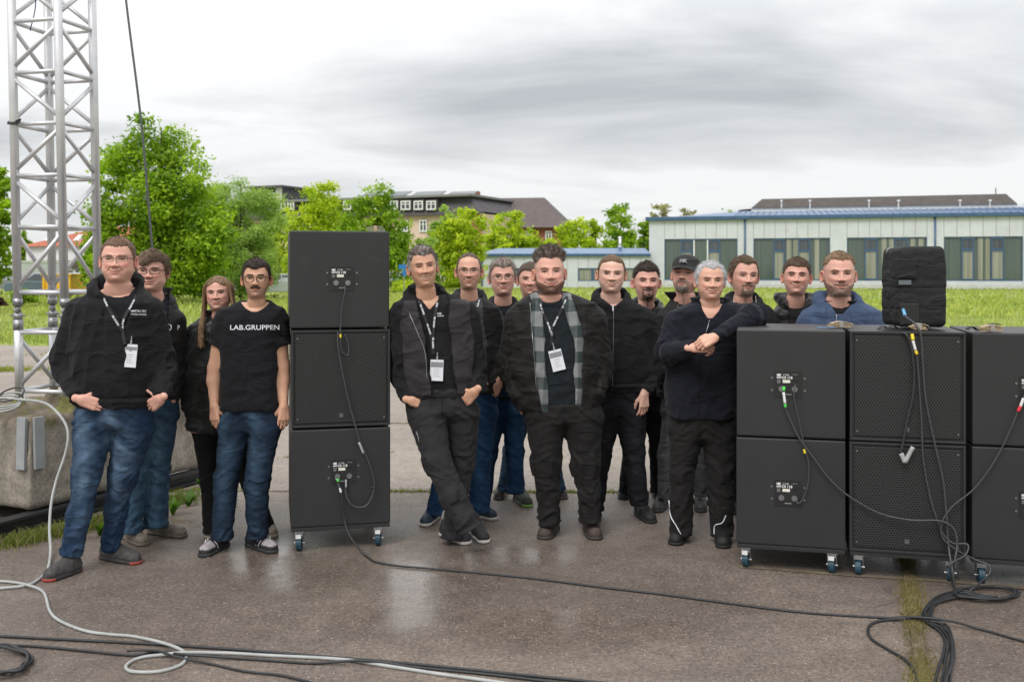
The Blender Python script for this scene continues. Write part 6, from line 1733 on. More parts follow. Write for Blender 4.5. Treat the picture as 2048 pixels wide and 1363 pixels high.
        Xh = Xh * (1 + hd.get('flat', 0) * sstep(.060, .105, Z))
        Ph = w(Xh, Fh, Zh)
        gx = hd.get('grey', None)
        cc = np.ones(X.shape + (3,)) * hcol * (1 + .38 * vn(X * 260, Fw * 60, Z * 50, seed + 9) + .22 * tuft)[..., None]
        if gx is not None:
            gcol, gamt = np.array(gx[0]), gx[1]
            gm = np.clip(gamt + .5 * sstep(.07, .0, Z) * gx[2] + .35 * vn(X * 200, Fw * 50, Z * 60, seed + 4), 0, 1)[..., None]
            cc = cc * (1 - gm) + gcol * gm
        ok = Hm > .03
        fc = grid_faces(nz_, na_, ok)
        hp_ = [(Ph.reshape(-1, 3), fc, np.clip(cc, .004, .9).reshape(-1, 3))]
        # strands
        idx = np.nonzero((Hm > .2).ravel() & (Z.ravel() > -.08))[0]
        ns = int(hd.get('ns', 2600) * 1.5)
        pick = idx[r.randint(0, len(idx), ns)]
        loc = np.stack([Xh, Fh, Zh], -1).reshape(-1, 3)[pick] + r.randn(ns, 3) * .0015
        nn = nrl.reshape(-1, 3)[pick]
        fl = np.array(hd.get('flow', (.2, .6, .1)))
        dirs = nn * hd.get('erect', .28) + fl
        low_ = sstep(.06, .0, loc[:, 2])[:, None]; dirs = dirs * (1 - low_) + (nn * .25 + np.array([0, -.2, -.9])) * low_
        Ls = hd.get('hlen', .014) * (1 - .55 * low_[:, 0])
        sv, sf, scc = strands(loc, dirs, 1.0 * hd.get('hlen', .014), .0012, (1, 1, 1), seed, hd.get('jit', .35), hd.get('curl', 0), .3)
        base = cc.reshape(-1, 3)[pick]; scc = scc * np.repeat(base, len(sv) // ns, 0)
        sv = w(sv[:, 0], sv[:, 1], sv[:, 2]); hp_.append((sv, sf, np.clip(scc, .004, .9)))
        if hd.get('long'):
            hp_ += hd['long'](w, r, hcol)
        V, Fs, Cc = merge(hp_)
        link('hair', mesh_np('hair', V, Fs, True, Cc), M_HAIR, root)
    if hd.get('beard') or hd.get('stubble', 0) > .5:
        bc = np.array(hd.get('bcol', (.06, .035, .02))); nb_ = hd.get('nb', 1500)
        wts = Bm.ravel(); idx = np.nonzero(wts > .35)[0]
        if len(idx):
            pick = idx[r.randint(0, len(idx), nb_)]
            nr = grid_normals(np.stack([X, -Fw, Z], -1)); nrl = np.stack([nr[..., 0], -nr[..., 1], nr[..., 2]], -1).reshape(-1, 3)[pick]
            loc = np.stack([X, Fw, Z], -1).reshape(-1, 3)[pick] + r.randn(nb_, 3) * .001
            sv, sf, scc = strands(loc, nrl * .5 + np.array([0, .1, -.8]), hd.get('blen', .007), .0012, (1, 1, 1), seed + 3, .35)
            mixg = hd.get('bgrey', 0); cb_ = np.where(r.rand(nb_)[:, None] < mixg, np.array([.45, .42, .40]), bc)
            scc = scc * np.repeat(cb_, len(sv) // nb_, 0)
            sv = w(sv[:, 0], sv[:, 1], sv[:, 2])
            link('beard', mesh_np('beard', sv, sf, True, np.clip(scc, .004, .9)), M_HAIR, root)
    # ---- glasses
    if glasses:
        gm_, shape = glasses
        gmat = M_FRAME if gm_ == 'dark' else M_WIRE; rr = .0021 if gm_ == 'dark' else .0016
        gp_ = MB(); lens = []
        gw, gh, gz = {'round': (.0245, .0215, -.002), 'rect': (.0255, .0150, -.001), 'slim': (.0265, .0125, .001)}[shape]
        fl_ = .103 - .0
        for s_ in (-1, 1):
            a = np.linspace(0, 2 * np.pi, 29); ex = .95 if shape == 'round' else .55
            lx = s_ * .0325 + gw * np.sign(np.cos(a)) * np.abs(np.cos(a)) ** ex; lz = gz + gh * np.sign(np.sin(a)) * np.abs(np.sin(a)) ** ex
            lf = fl_ - .9 * np.abs(lx) ** 2 / .09 * .9 * .12 - 0 * lz
            lf = fl_ - 2.2 * lx ** 2 - .10 * (gz + gh - lz)
            Pl = w(lx, lf, lz)
            if shape == 'slim':      # half rim: only the upper part is solid
                up_ = np.sin(a) > -.25
                gp_.tube(Pl[up_][np.argsort(lx[up_])], rr * sc, 6); gp_.tube(Pl[~up_][np.argsort(lx[~up_])], .0006 * sc, 4)
            else: gp_.tube(Pl, rr * sc, 6)
            lens.append(Pl[:-1])
            t0 = np.array([s_ * (.0325 + gw), s_ * .0745, s_ * .0790, s_ * .079]); tf = np.array([fl_ - 2.2 * (.0325 + gw) ** 2, .055, -.005, -.03]); tz = np.array([gz + gh * .5, gz + gh * .5, .006, -.006])
            gp_.tube(smooth_path(w(t0 / wf * (1 if wf < 1.02 else 1.02), tf, tz), 4), rr * 1.1 * sc, 6)
        bx = np.array([-.0085, 0, .0085]); gp_.tube(smooth_path(w(bx, np.array([fl_, fl_ + .003, fl_]), np.array([gz + gh * .35, gz + gh * .5, gz + gh * .35])), 4), rr * sc, 6)
        go = gp_.build('glasses', gmat, root, smooth=True)
        for l in lens:
            n = len(l); off_ = (l.mean(0) - np.array([0, 0, H])); off_ = off_ / np.linalg.norm(off_) * .0008
            MB().add(np.vstack([l, l + off_]), [tuple(range(n)), tuple(range(2 * n - 1, n - 1, -1))] + [(i, n + i, n + (i + 1) % n, (i + 1) % n) for i in range(n)]).build('lens', M_LENS, go)
    bvhs = []; GARM = {}
    def garment(name, mt, off=0.0, z0=None, z1=None, sleeves=1.0, opening=None, hood=None, collar=None, hollow=False, amp=.0075, seed_=0, vx=None, col=None, hemband=False, tail=None, extra_=None, flare=0.0):
        arms_ = B.A if sleeves > 0 else []
        lo, hi = bounds(B, sleeves > 0, False, .07 + off, None)
        if z0 is not None: lo[2] = z0 - .03
        if z1 is not None: hi[2] = min(hi[2], z1 + .03) if not arms_ else hi[2]
        v = Vol(lo, hi, vx or vox)
        D0 = B.torso(v, off, z0, z1)
        AL = []
        for ch in arms_:
            if sleeves < 1:
                (a, ra), (b, rb) = ch[0], ch[1]; ch2 = [(a, ra), (a + (b - a) * sleeves * .5, ra * .97), (a + (b - a) * sleeves, ra * .95)]
                d_ = B.limb(v, ch2, off + .004, .03, True, .006)
            else:
                ch2 = ch; d_ = B.limb(v, ch, off, .03, True)
                if hemband:
                    (a, _), (b, rb) = ch[-2], ch[-1]; n = (b - a) / np.linalg.norm(b - a)
                    pl = (v.x - b[0]) * n[0] + (v.y - b[1]) * n[1] + (v.z - b[2]) * n[2]
            AL.append(ch2); D0 = smin(D0, d_, .035)
        if hood is not None:
            c, W_, Dp, r0, r1, zf, zb = hood; c = c + np.array([0, 0, .050]); r0 *= 1.15; r1 *= 1.1; zf *= 1.25
            D0 = smin(D0, hood_sdf(v, c, W_, Dp, r0, r1, zf, zb), .015)
        if extra_: D0 = extra_(v, D0)
        i_, X_, Y_, Z_ = v.near(D0, .035)
        cx_ = B.r[:, 1].mean()
        dsp = tfolds(X_, Y_, Z_, amp, seed * 7 + seed_, cx_, B.z0); bestd = np.full(X_.shape, .03, np.float32)
        for k_, ch in enumerate(AL):
            f_, bd = folds(ch, X_, Y_, Z_, amp * 1.35, seed * 5 + k_ + seed_, 21)
            m_ = sstep(.02, -.005, bd); dsp = dsp * (1 - m_) + f_ * m_
        D0[i_] += dsp * sstep(.035, .02, np.abs(D0[i_]))
        if hemband:      # ribbed hem drawn in a little
            zb = B.z0 if z0 is None else z0
            D0 = D0 + .007 * np.exp(-((v.z - zb - .065) / .010) ** 2) + .004 * sstep(zb + .05, zb + .03, v.z)
        if collar is not None:
            c, a, b, h_, fl_, tilt = collar; c = c + np.array([0, 0, .062])
            D0 = smin(D0, collar_sdf(v, c, a, b, h_, .006, fl_, tilt), .012)
        if hollow:
            D0 = np.maximum(D0, -(D0 + .016))
        if opening is not None: D0 = np.maximum(D0, -carve(v, opening, B))
        V, Fq = v.mesh(D0)
        me = mesh_np(name, V, Fq, True, col(V) if col else None)
        o = link(name, me, mt, root)
        bvhs.append(BVHTree.FromPolygons(V.tolist(), Fq.tolist()))
        return o
    nbase = P(hx + hd.get('neckx', 0), 0, D); nbase[2] = hc[2] - .215 * sc; nbase[1] = D + .005
    # ---- trousers
    if trousers and B.L:
        tm, tcol, amp, flare = trousers
        zs = [p[2] for ch in B.L for p, r_ in ch]; zt = max(p[0][2] for p in [ch[0] for ch in B.L]) + .03
        waist = B.r[0]
        lo = np.min([p - r_ for ch in B.L for p, r_ in ch], 0) - .04; hi = np.max([p + r_ for ch in B.L for p, r_ in ch], 0) + .04
        ztop = B.z0 + .05; hi[2] = ztop + .03; lo[0] = min(lo[0], waist[1] - waist[3] - .03); hi[0] = max(hi[0], waist[1] + waist[3] + .03)
        lo[1] = min(lo[1], waist[2] - waist[4] - .03); hi[1] = max(hi[1], waist[2] + waist[4] + .03)
        v = Vol(lo, hi, min(vox, .0085)); rsc = .89
        d = None
        for ch in B.L:
            e_ = B.limb(v, [(p_, r_ * (rsc if i_ else 1)) for i_, (p_, r_) in enumerate(ch)], 0, .03, True, flare); d = e_ if d is None else smin(d, e_, .022)
        zh = np.mean([ch[0][0][2] for ch in B.L]); hipx = [ch[0][0][0] for ch in B.L]; rh = max(ch[0][1] for ch in B.L)
        xm = sum(hipx) / 2; hw = (max(hipx) - min(hipx)) / 2 + rh; tz = np.clip((v.z - zh) / (ztop - zh), 0, 1)
        aa = hw * .97 * (1 - tz) + (waist[3] - .012) * tz; bb_ = rh * 1.05 * (1 - tz) + (waist[4] - .012) * tz
        cxx = xm * (1 - tz) + waist[1] * tz; cyy = np.mean([ch[0][0][1] for ch in B.L]) * (1 - tz) + waist[2] * tz
        q = (np.sqrt(((v.x - cxx) / aa) ** 2 + ((v.y - cyy) / bb_) ** 2) - 1) * np.minimum(aa, bb_)
        q = smax(q, zh - .02 - v.z, .07); d = smin(d, q, .035); d = np.maximum(d, v.z - ztop)
        i_, X_, Y_, Z_ = v.near(d, .03); dsp = 0; wsum = 0
        fl = [folds(ch, X_, Y_, Z_, amp * 1.35, seed * 3 + k_ * 2, 20) for k_, ch in enumerate(B.L)]
        m_ = fl[0][1] < fl[1][1] if len(fl) > 1 else np.ones_like(X_, bool)
        dsp = np.where(m_, fl[0][0], fl[-1][0])
        hipf = sstep(zh - .10, zh + .02, Z_)
        dsp = dsp * (1 - .5 * hipf) - hipf * amp * .6 * (1 - 2 * np.abs(vn((X_ - xm) * 9, Z_ * 20 + np.abs(X_ - xm) * 14, 0, seed)))
        d[i_] += dsp - .0045 * np.exp(-((X_ - xm) / .006) ** 2) * 0
        V, Fq = v.mesh(d)
        colr = None
        if tcol is not None:
            c = np.ones((len(V), 3)) * np.array(tcol[0]); fade = np.zeros(len(V))
            for ch in B.L:
                for i in range(len(ch) - 1):
                    a, b = ch[i][0], ch[i + 1][0]; t = np.clip(((V - a) @ (b - a)) / np.dot(b - a, b - a), 0, 1); pp = a + t[:, None] * (b - a)
                    lat = np.abs(V[:, 0] - pp[:, 0]) / ch[i][1]; fr = (V[:, 1] < pp[:, 1])
                    if i <= 1: fade = np.maximum(fade, np.exp(-(lat / .55) ** 2) * fr * (np.exp(-((t - (.55 if i == 0 else .05)) / .45) ** 2)))
            wh = vn(V[:, 0] * 6, V[:, 2] * 34 + np.abs(V[:, 0] - xm) * 25, V[:, 1] * 5, seed + 8)
            fade = np.clip(fade * .8 * (.75 + .5 * wh) + .06 * wh, 0, 1)[:, None]
            c = c * (1 - fade) + np.array(tcol[1]) * fade
            colr = np.clip(c * (1 + .12 * vn(V[:, 0] * 40, V[:, 1] * 40, V[:, 2] * 14, 3))[:, None], .002, .9)
        link('trousers', mesh_np('trousers', V, Fq, True, colr), tm, root)
        tb = BVHTree.FromPolygons(V.tolist(), Fq.tolist())
    else: tb = None
    # ---- shoes
    for k_, (hpx, hpy, tpx, tpy, wd_) in enumerate(feet):
        up_c, so_c, style = shoes[:3]
        a = G(hpx, hpy); b = G(tpx, tpy); dn = b - a; L_ = np.linalg.norm(dn); dn = dn / L_
        L_ = min(max(L_, .20), .31); a = b - dn * L_
        sd_ = np.array([-dn[1], dn[0], 0])
        v = Vol(np.minimum(a, b) - .07, np.maximum(a, b) + .07, .006); v = Vol(np.r_[np.minimum(a, b)[:2] - .07, -.005], np.r_[np.maximum(a, b)[:2] + .07, .20], .006)
        sx_ = wd_
        def pt(t, s, z): return a + dn * L_ * t + sd_ * s + np.array([0, 0, z])
        th = .022
        D1 = cone(v, pt(.13, 0, .035), pt(.45, 0, .035), .036 * sx_, .040 * sx_); D1 = smin(D1, cone(v, pt(.45, 0, .034), pt(.84, 0, .030), .041 * sx_, .038 * sx_), .02)
        D1 = smin(D1, cone(v, pt(.15, 0, .05), pt(.17, 0, .115 if style == 'boot' else .082), .037 * sx_, .036 * sx_), .02)
        D1 = smin(D1, cone(v, pt(.30, 0, .075), pt(.68, 0, .042), .032 * sx_, .026 * sx_), .025)
        sole = np.maximum(cone(v, pt(.13, 0, .012), pt(.84, 0, .012), .042 * sx_, .043 * sx_), v.z - th)
        sole = np.maximum(smin(sole, np.maximum(cone(v, pt(.42, 0, .012), pt(.62, 0, .012), .044 * sx_, .046 * sx_), v.z - th), .01), .0015 - v.z)
        D1 = np.maximum(D1, th - .003 - v.z)
        i_, X_, Y_, Z_ = v.near(D1, .02); D1[i_] += .0022 * vn(X_ * 45, Y_ * 45, Z_ * 60, seed) + .0018 * (np.abs(np.sin(((X_ - a[0]) * dn[0] + (Y_ - a[1]) * dn[1]) / L_ * 22)) < .25) * (Z_ > .05)
        V, Fq = v.mesh(D1); t_ = ((V - a) @ dn) / L_
        c = np.ones((len(V), 3)) * np.array(up_c) * (1 + .25 * vn(V[:, 0] * 50, V[:, 1] * 50, V[:, 2] * 50, 2))[:, None]
        if len(shoes) > 3 and shoes[3] is not None:
            c2 = np.array(shoes[3]); toe = (t_ > .68) & (V[:, 2] > .045) if style == 'patch' else ((V[:, 2] > .088) if style == 'boot' else (t_ > .91)); c[toe] = c2
        sh_ = link('shoe', mesh_np('shoe', V, Fq, True, np.clip(c, .003, .9)), M_UPPER, root)
        V, Fq = v.mesh(sole); t_ = ((V - a) @ dn) / L_; c = np.ones((len(V), 3)) * np.array(so_c)
        if len(shoes) > 4 and shoes[4] is not None: c[((t_ > .90) | (t_ < .08)) & (V[:, 2] < .019)] = np.array(shoes[4])
        link('sole', mesh_np('sole', V, Fq, True, c), M_SOLE, sh_)
        lc = shoes[5] if len(shoes) > 5 and shoes[5] is not None else np.array(up_c) * .4
        lm = MB()
        for q in range(4):
            t = .36 + q * .09; z_ = .100 - q * .012
            lm.tube(smooth_path([pt(t, -.024 * sx_, z_ - .014), pt(t + .02, 0, z_ + .003), pt(t + .04, .024 * sx_, z_ - .014)], 4), .0028, 5)
        if style in ('stripes', 'patch'):
            pass
        lm.build('laces', mat('lace', tuple(np.array(lc)), .8), sh_, smooth=True)
        if style == 'patch':
            st_ = MB()
            for q in range(3):
                for s_ in (-1, 1):
                    t = .42 + q * .085; st_.tube([pt(t, s_ * .041 * sx_, .030), pt(t + .03, s_ * .036 * sx_, .058), pt(t + .06, s_ * .026 * sx_, .078)], .0042, 5)
            st_.build('stripe', M_PRINT, sh_, smooth=True)
    ctx = dict(B=B, root=root, w=w, hc=hc, sc=sc, nb=nbase, garment=garment, bvhs=bvhs, tb=tb, D=D)
    if top: top(ctx)
    # ---- lanyard with card
    if lany:
        path, badge, col_ = lany
        for pth in path:
            pp = [surf_pt(bvhs, x, y, .005) for x, y in np.array(smooth_path(np.c_[np.array(pth, float), np.zeros(len(pth))], 4))[:, :2]]
            pp = [q for q in pp if q is not None and q[1] < D + .12]
            if len(pp) < 3: continue
            pp = np.array(pp); pp[:, 1] = np.minimum(pp[:, 1], np.convolve(np.pad(pp[:, 1], 1, mode='edge'), [.25, .5, .25], 'valid') + .002)
            tg = np.gradient(pp, axis=0); tg /= np.linalg.norm(tg, axis=1)[:, None] + 1e-9; sdv = np.cross(tg, (0, -1.0, 0)); sdv /= np.linalg.norm(sdv, axis=1)[:, None] + 1e-9
            wv = .0085; Vv = []; n = len(pp)
            for q, s_ in zip(pp, sdv): Vv += [q - s_ * wv, q + s_ * wv, q + s_ * wv + np.array([0, -.002, 0]), q - s_ * wv + np.array([0, -.002, 0])]
            Fv = [(i * 4 + j, i * 4 + (j + 1) % 4, (i + 1) * 4 + (j + 1) % 4, (i + 1) * 4 + j) for i in range(n - 1) for j in range(4)]
            lo_ = MB().add(Vv, Fv).build('lanyard', M_LANY, root)
            # printed marks along the band
            if col_:
                cum = np.r_[0, np.cumsum(np.linalg.norm(np.diff(pp, axis=0), axis=1))]; mk = MB()
                s0 = .03
                while s0 < cum[-1] - .07:
                    tv, tf = text_mesh('HK AUDIO', .0135, .0006, 1.0, 'LEFT')
                    ps = s0 + tv[:, 0]; ctr = np.stack([np.interp(ps, cum, pp[:, i]) for i in range(3)], 1); sv_ = np.stack([np.interp(ps, cum, sdv[:, i]) for i in range(3)], 1)
                    mk.add(ctr + sv_ * tv[:, 1:2] * -1 + np.array([0, -.003, 0]), tf); s0 += .125
                if mk.v: mk.build('lettering', M_PRINT, lo_)
        if badge:
            cx_, cy_, w_px, h_px, rot, hdr = badge
            q = surf_pt(bvhs, cx_, cy_, .008); q2 = surf_pt(bvhs, cx_, cy_ - h_px * .45, .008)
            if q is not None:
                if q2 is not None: q[1] = min(q[1], q2[1]) 
                d_ = q[1]; hw_, hh_ = w_px / 2 / F * d_, h_px / 2 / F * d_
                M_ = Matrix.Translation(q) @ Matrix.Rotation(R(rot), 4, 'Y') @ Matrix.Rotation(R(-4), 4, 'X')
                bd = MB().box((-hw_, -.002, -hh_), (hw_, .001, hh_), M=M_).build('badge', M_BADGE, root)
                MB().box((-hw_ * .93, -.0035, hh_ * (.30 if hdr else .50)), (hw_ * .93, -.0022, hh_ * .78), M=M_).build('badge_header', M_GREYP, bd)
                ln = MB()
                for k_ in range(4): ln.box((-hw_ * (.5 - .08 * (k_ % 2)), -.0032, hh_ * (.08 - k_ * .22)), (hw_ * (.5 - .12 * (k_ % 3)), -.0022, hh_ * (.11 - k_ * .22)), M=M_)
                ln.box((-hw_ * .16, -.005, hh_ * .42), (hw_ * .16, -.0036, hh_ * .66), M=M_); ln.build('badge_print', M_BADGE if False else M_GREYP, bd)
                MB().box((-.005, -.004, hh_), (.005, .001, hh_ + .022), M=M_).cyl(M_ @ Vector((0, -.001, hh_ + .02)), M_ @ Vector((0, -.001, hh_ + .045)), .004, 8).build('clip', M_ZIP, bd)
    for (s_, px, py, hpx, sx_, rot, nm) in prints:
        size = hpx / F * D * 1.45; tv, tf = text_mesh(s_, 1.0, .012, sx_)
        c, s = math.cos(R(rot)), math.sin(R(rot)); V = []
        for x, y, _ in tv:
            xx, yy = x * hpx * 1.45, y * hpx * 1.45
            q = surf_pt(bvhs, px + xx * c - yy * s, py - (xx * s + yy * c), .0025)
            V.append(q if q is not None else np.array([np.nan] * 3))
        V = np.array(V)
        if np.isnan(V).any():
            m_ = np.isnan(V[:, 0]); V[m_] = V[~m_].mean(0) if (~m_).any() else 0
        MB().add(V, tf).build(nm, M_PRINT, root)
    for (pth, wd_, mt_, nm) in zips:
        bb = bvhs + ([tb] if tb else [])
        pp = [surf_pt(bb, x, y, .002) for x, y in smooth_path(np.c_[np.array(pth, float), np.zeros(len(pth))], 6)[:, :2]]
        pp = [q for q in pp if q is not None and q[1] < D + .2]
        if len(pp) > 2:
            MB().tube(np.array(pp), wd_, 6).build(nm, mt_, root, smooth=True)
    if extra: extra(ctx)
    return ctx
def arm_r(p, r): return (p, r)
def pk(D, px, py, dy=0.0): return P(px, py, D + dy)
def OPEN(*r): return [tuple(x) for x in r]
def nb_(c, dz=0.0, dy=0.0, dx=0.0):
    q = np.array(c['nb']).copy(); q[2] += dz; q[1] += dy; q[0] += dx; return q
LEAN = M_ZIP
JB = ((.013, .030, .064), (.105, .165, .245)); JD = ((.008, .016, .032), (.04, .075, .12)); JL = ((.030, .062, .105), (.075, .14, .20)); JN = ((.009, .030, .075), (.035, .095, .19))
FAIR = (.66, .375, .275); PINK = (.67, .375, .292); TAN = (.59, .335, .225); PALE = (.71, .44, .345)

# 1 — man in black hoodie with lanyard, far left
D = 5.65
def top(c):
    # round-necked shirt under the hoodie
    c['garment']('t_shirt', M_TSHIRT, -.022, z0=H - (760 - HY) / F * 5.65, sleeves=0, opening=OPEN((560, 180, 285), (578, 198, 268), (590, 212, 258), (594, 228, 242)), amp=.003)
    c['garment']('hoodie', M_BLACKCOT, 0, opening=OPEN((540, 190, 285), (575, 198, 276), (600, 208, 270), (625, 232, 264), (652, 247, 252)), hood=(nb_(c, .035, .015), .118, .105, .024, .040, -.045, .045), amp=.0085, hemband=True)
person('person in black hoodie, slim glasses and blue jeans standing beside the concrete ballast', D,
       (236, 520, 89, 12, 2, 0, dict(skin=PINK, jaw=1.08, cheek=.8, wide=1.04, smile=.95, red=1.0, eye=.0014, neck=1.22, hair=True, hcol=(.16, .095, .06), hl=.068, rec=.006, ht=.008, hs=.005, hlen=.008, brow=(.24, .13, .08), browd=.45, stubble=.22, stubc=(.35, .2, .14), flow=(.1, .5, .2), neckx=-8, lip=.8)),
       [(566, 212, 270, .07, .03), (578, 190, 288, .09, .02), (590, 165, 302, .12, .01), (606, 146, 314, .145), (650, 143, 312, .165), (700, 143, 313, .172), (750, 143, 314, .175), (790, 146, 314, .165), (813, 150, 314, .155)],
       arms=[[(158, 622, .0, 27), (127, 715, .03, 25), (134, 742, .02, 24), (155, 795, -.135, 17)], [(302, 622, .0, 27), (326, 722, .03, 24), (330, 742, .02, 23), (322, 794, -.10, 17)]],
       legs=[[(188, 848, -.02, 41), (174, 955, -.06, 30), (158, 1030, -.07, 24), (142, 1102, -.09, 23)], [(270, 848, .04, 41), (246, 950, .06, 31), (232, 1020, .10, 24), (222, 1090, .14, 22)]],
       feet=[(156, 1140, 92, 1163, 1.12), (196, 1112, 280, 1128, 1.12)], shoes=((.050, .046, .045), (.035, .032, .032), 'low', None, (.38, .06, .04), (.12, .11, .1)),
       hands=[('pocket', pk(D, 163, 799, -.168), (.85, .24, -.30), (-.1, -1, .15), 1), ('pocket', pk(D, 321, 797, -.118), (-.72, .46, -.46), (.1, -1, .1), -1)],
       trousers=(M_JEAN, JB, .012, .004), top=top, seed=1, glasses=('wire', 'slim'), depth=.17, boff=-.038,
       lany=([[(273, 590), (262, 612), (250, 632), (245, 655), (250, 688)], [(206, 592), (218, 618), (234, 645), (245, 662)]], (260, 711, 27, 46, 4, False), True),
       prints=[('MARTIN TEC', 277, 622, 4.4, .86, -2, 'lettering'), ('EVOLUTION', 277, 628.5, 3.2, 1.22, -2, 'lettering')],
       zips=[([(257, 742), (257, 775), (257, 811)], .0025, M_BLACKCOT, 'zip'), ([(205, 575), (203, 600), (206, 630)], .003, M_BLACKCOT, 'drawstring')])

# 2 — second man with glasses behind
D = 6.2
def top(c):
    c['garment']('t_shirt', M_NAVYFL, -.020, sleeves=0, amp=.003)
    c['garment']('jacket', M_SOFTSH, 0, opening=OPEN((570, 290, 335), (600, 300, 336), (650, 315, 338), (700, 322, 340), (785, 325, 342)), hollow=True, amp=.007,
                 collar=(nb_(c, .0, .02), .085, .085, .065, .35, 0))
person('person with brown side-swept fringe and dark glasses behind the black hoodie', D,
       (303, 543, 79, 10, 2, 0, dict(skin=PINK, jaw=1.10, cheek=.7, wide=1.05, smile=.5, red=.9, eye=.0018, neck=1.15, hair=True, hcol=(.13, .085, .055), hl=.060, fringe=(-.030, .034, .034), ht=.014, hs=.012, hlen=.022, flow=(.9, .35, -.2), erect=.15, jit=.22, brow=(.2, .12, .08), browd=.5, front=.010, rough=.5, neckx=0, ns=3600, sideburn=-.02)),
       [(588, 275, 340, .07, .03), (605, 258, 352, .10, .01), (625, 246, 362, .12), (660, 244, 366, .13), (720, 246, 362, .135), (785, 250, 356, .13)],
       arms=[[(262, 640, 0, 20), (250, 735, .02, 18), (262, 800, -.05, 14)], [(352, 642, 0, 19), (352, 735, .03, 17), (346, 800, -.03, 13)]],
       legs=[[(285, 830, 0, 30), (277, 945, -.02, 25), (262, 1058, -.05, 21)], [(330, 830, .05, 27), (315, 944, .05, 26), (312, 1046, .05, 24)]],
       feet=[(248, 1070, 290, 1093, 1.0), (292, 1064, 374, 1075, 1.0)], shoes=((.16, .135, .105), (.13, .11, .09), 'low', None, None, (.3, .27, .22)),
       trousers=(M_JEAN, JL, .011, .006), top=top, seed=2, glasses=('dark', 'rect'), depth=.13, boff=-.034,
       prints=[('D', 338, 655, 14, .8, -8, 'lettering'), ('P', 357, 655, 9, .8, 0, 'lettering')])

# 3 — woman
def woman_hair(w, r, hcol):
    out_ = []
    for s_ in (-1, 1):
        for k in range(105):
            f0 = r.uniform(-.05, .055); sp = r.uniform(0, 1)
            x0 = .052 + .022 * sp - .3 * max(0, f0) * .6
            L_ = r.uniform(.26, .37) if s_ < 0 else r.uniform(.15, .25)
            pts = [(s_ * x0 * .5, f0 * .9, .108), (s_ * (x0 + .012), f0, .055), (s_ * (.078 + .012 * sp), f0 * .9 - .005, -.02), (s_ * (.084 + .014 * sp), f0 * .8 + .005, -.11),
                   (s_ * (.088 + .02 * sp + r.uniform(-.006, .006)), .03 + .05 * r.rand(), -.20), (s_ * (.092 + .022 * sp + r.uniform(-.012, .012)), .045 + .05 * r.rand(), -L_)]
            p_ = smooth_path(pts, 4); 
            q = w(p_[:, 0], p_[:, 1], p_[:, 2], False)
            m_ = MB().tube(q, np.linspace(.0038, .0012, len(q)), 5, cap=False)
            c = np.array(hcol) * r.uniform(.65, 1.45) * (1 + .6 * np.repeat(np.linspace(0, 1, len(q)), 5))[:, None]
            out_.append((np.concatenate(m_.v), np.array(m_.f), np.clip(c, 0, .9)))
    return out_
D = 6.3
def top(c):
    c['garment']('jacket', M_PUFFER, 0, amp=.011, opening=OPEN((600, 418, 452), (640, 428, 448), (665, 436, 442)), collar=(nb_(c, -.01, .02), .075, .075, .04, .3, 0))
person('woman with long light brown hair in a shiny black jacket', D,
       (437, 587, 68, 4, 3, -3, dict(skin=PINK, jaw=1.02, cheek=.6, wide=1.06, smile=.55, red=.8, eye=.0018, hair=True, hcol=(.17, .105, .058), hl=.080, rec=-.03, ht=.007, hs=.006, hlen=.012, flow=(0, -.7, -.1), erect=.02, ns=900, jit=.2, brow=(.16, .10, .07), browd=.5, lip=1.1, nose=.85, long=woman_hair, sideburn=-.06, ears=False, nape=-.12, rough=.15)),
       [(628, 408, 466, .06, .03), (642, 392, 480, .09, .01), (662, 378, 490, .11), (720, 374, 492, .13), (800, 372, 490, .135), (862, 370, 488, .14)],
       arms=[[(388, 668, 0, 18), (374, 745, .0, 18), (380, 815, -.05, 16)], [(478, 668, .02, 18), (488, 745, .05, 17), (484, 815, .02, 15)]],
       legs=[[(412, 870, 0, 26), (420, 960, 0, 20), (428, 1056, 0, 21)], [(462, 870, .05, 26), (500, 960, .05, 20), (530, 1058, .05, 22)]],
       feet=[(432, 1058, 418, 1078, .9), (530, 1058, 548, 1076, .9)], shoes=((.30, .25, .20), (.35, .3, .25), 'low', None, None, None),
       trousers=(M_BLKTR, None, .007, .010), top=top, seed=3, depth=.13,
       zips=[([(440, 668), (441, 740), (440, 800), (440, 860)], .003, M_SOFTSH, 'zip')])

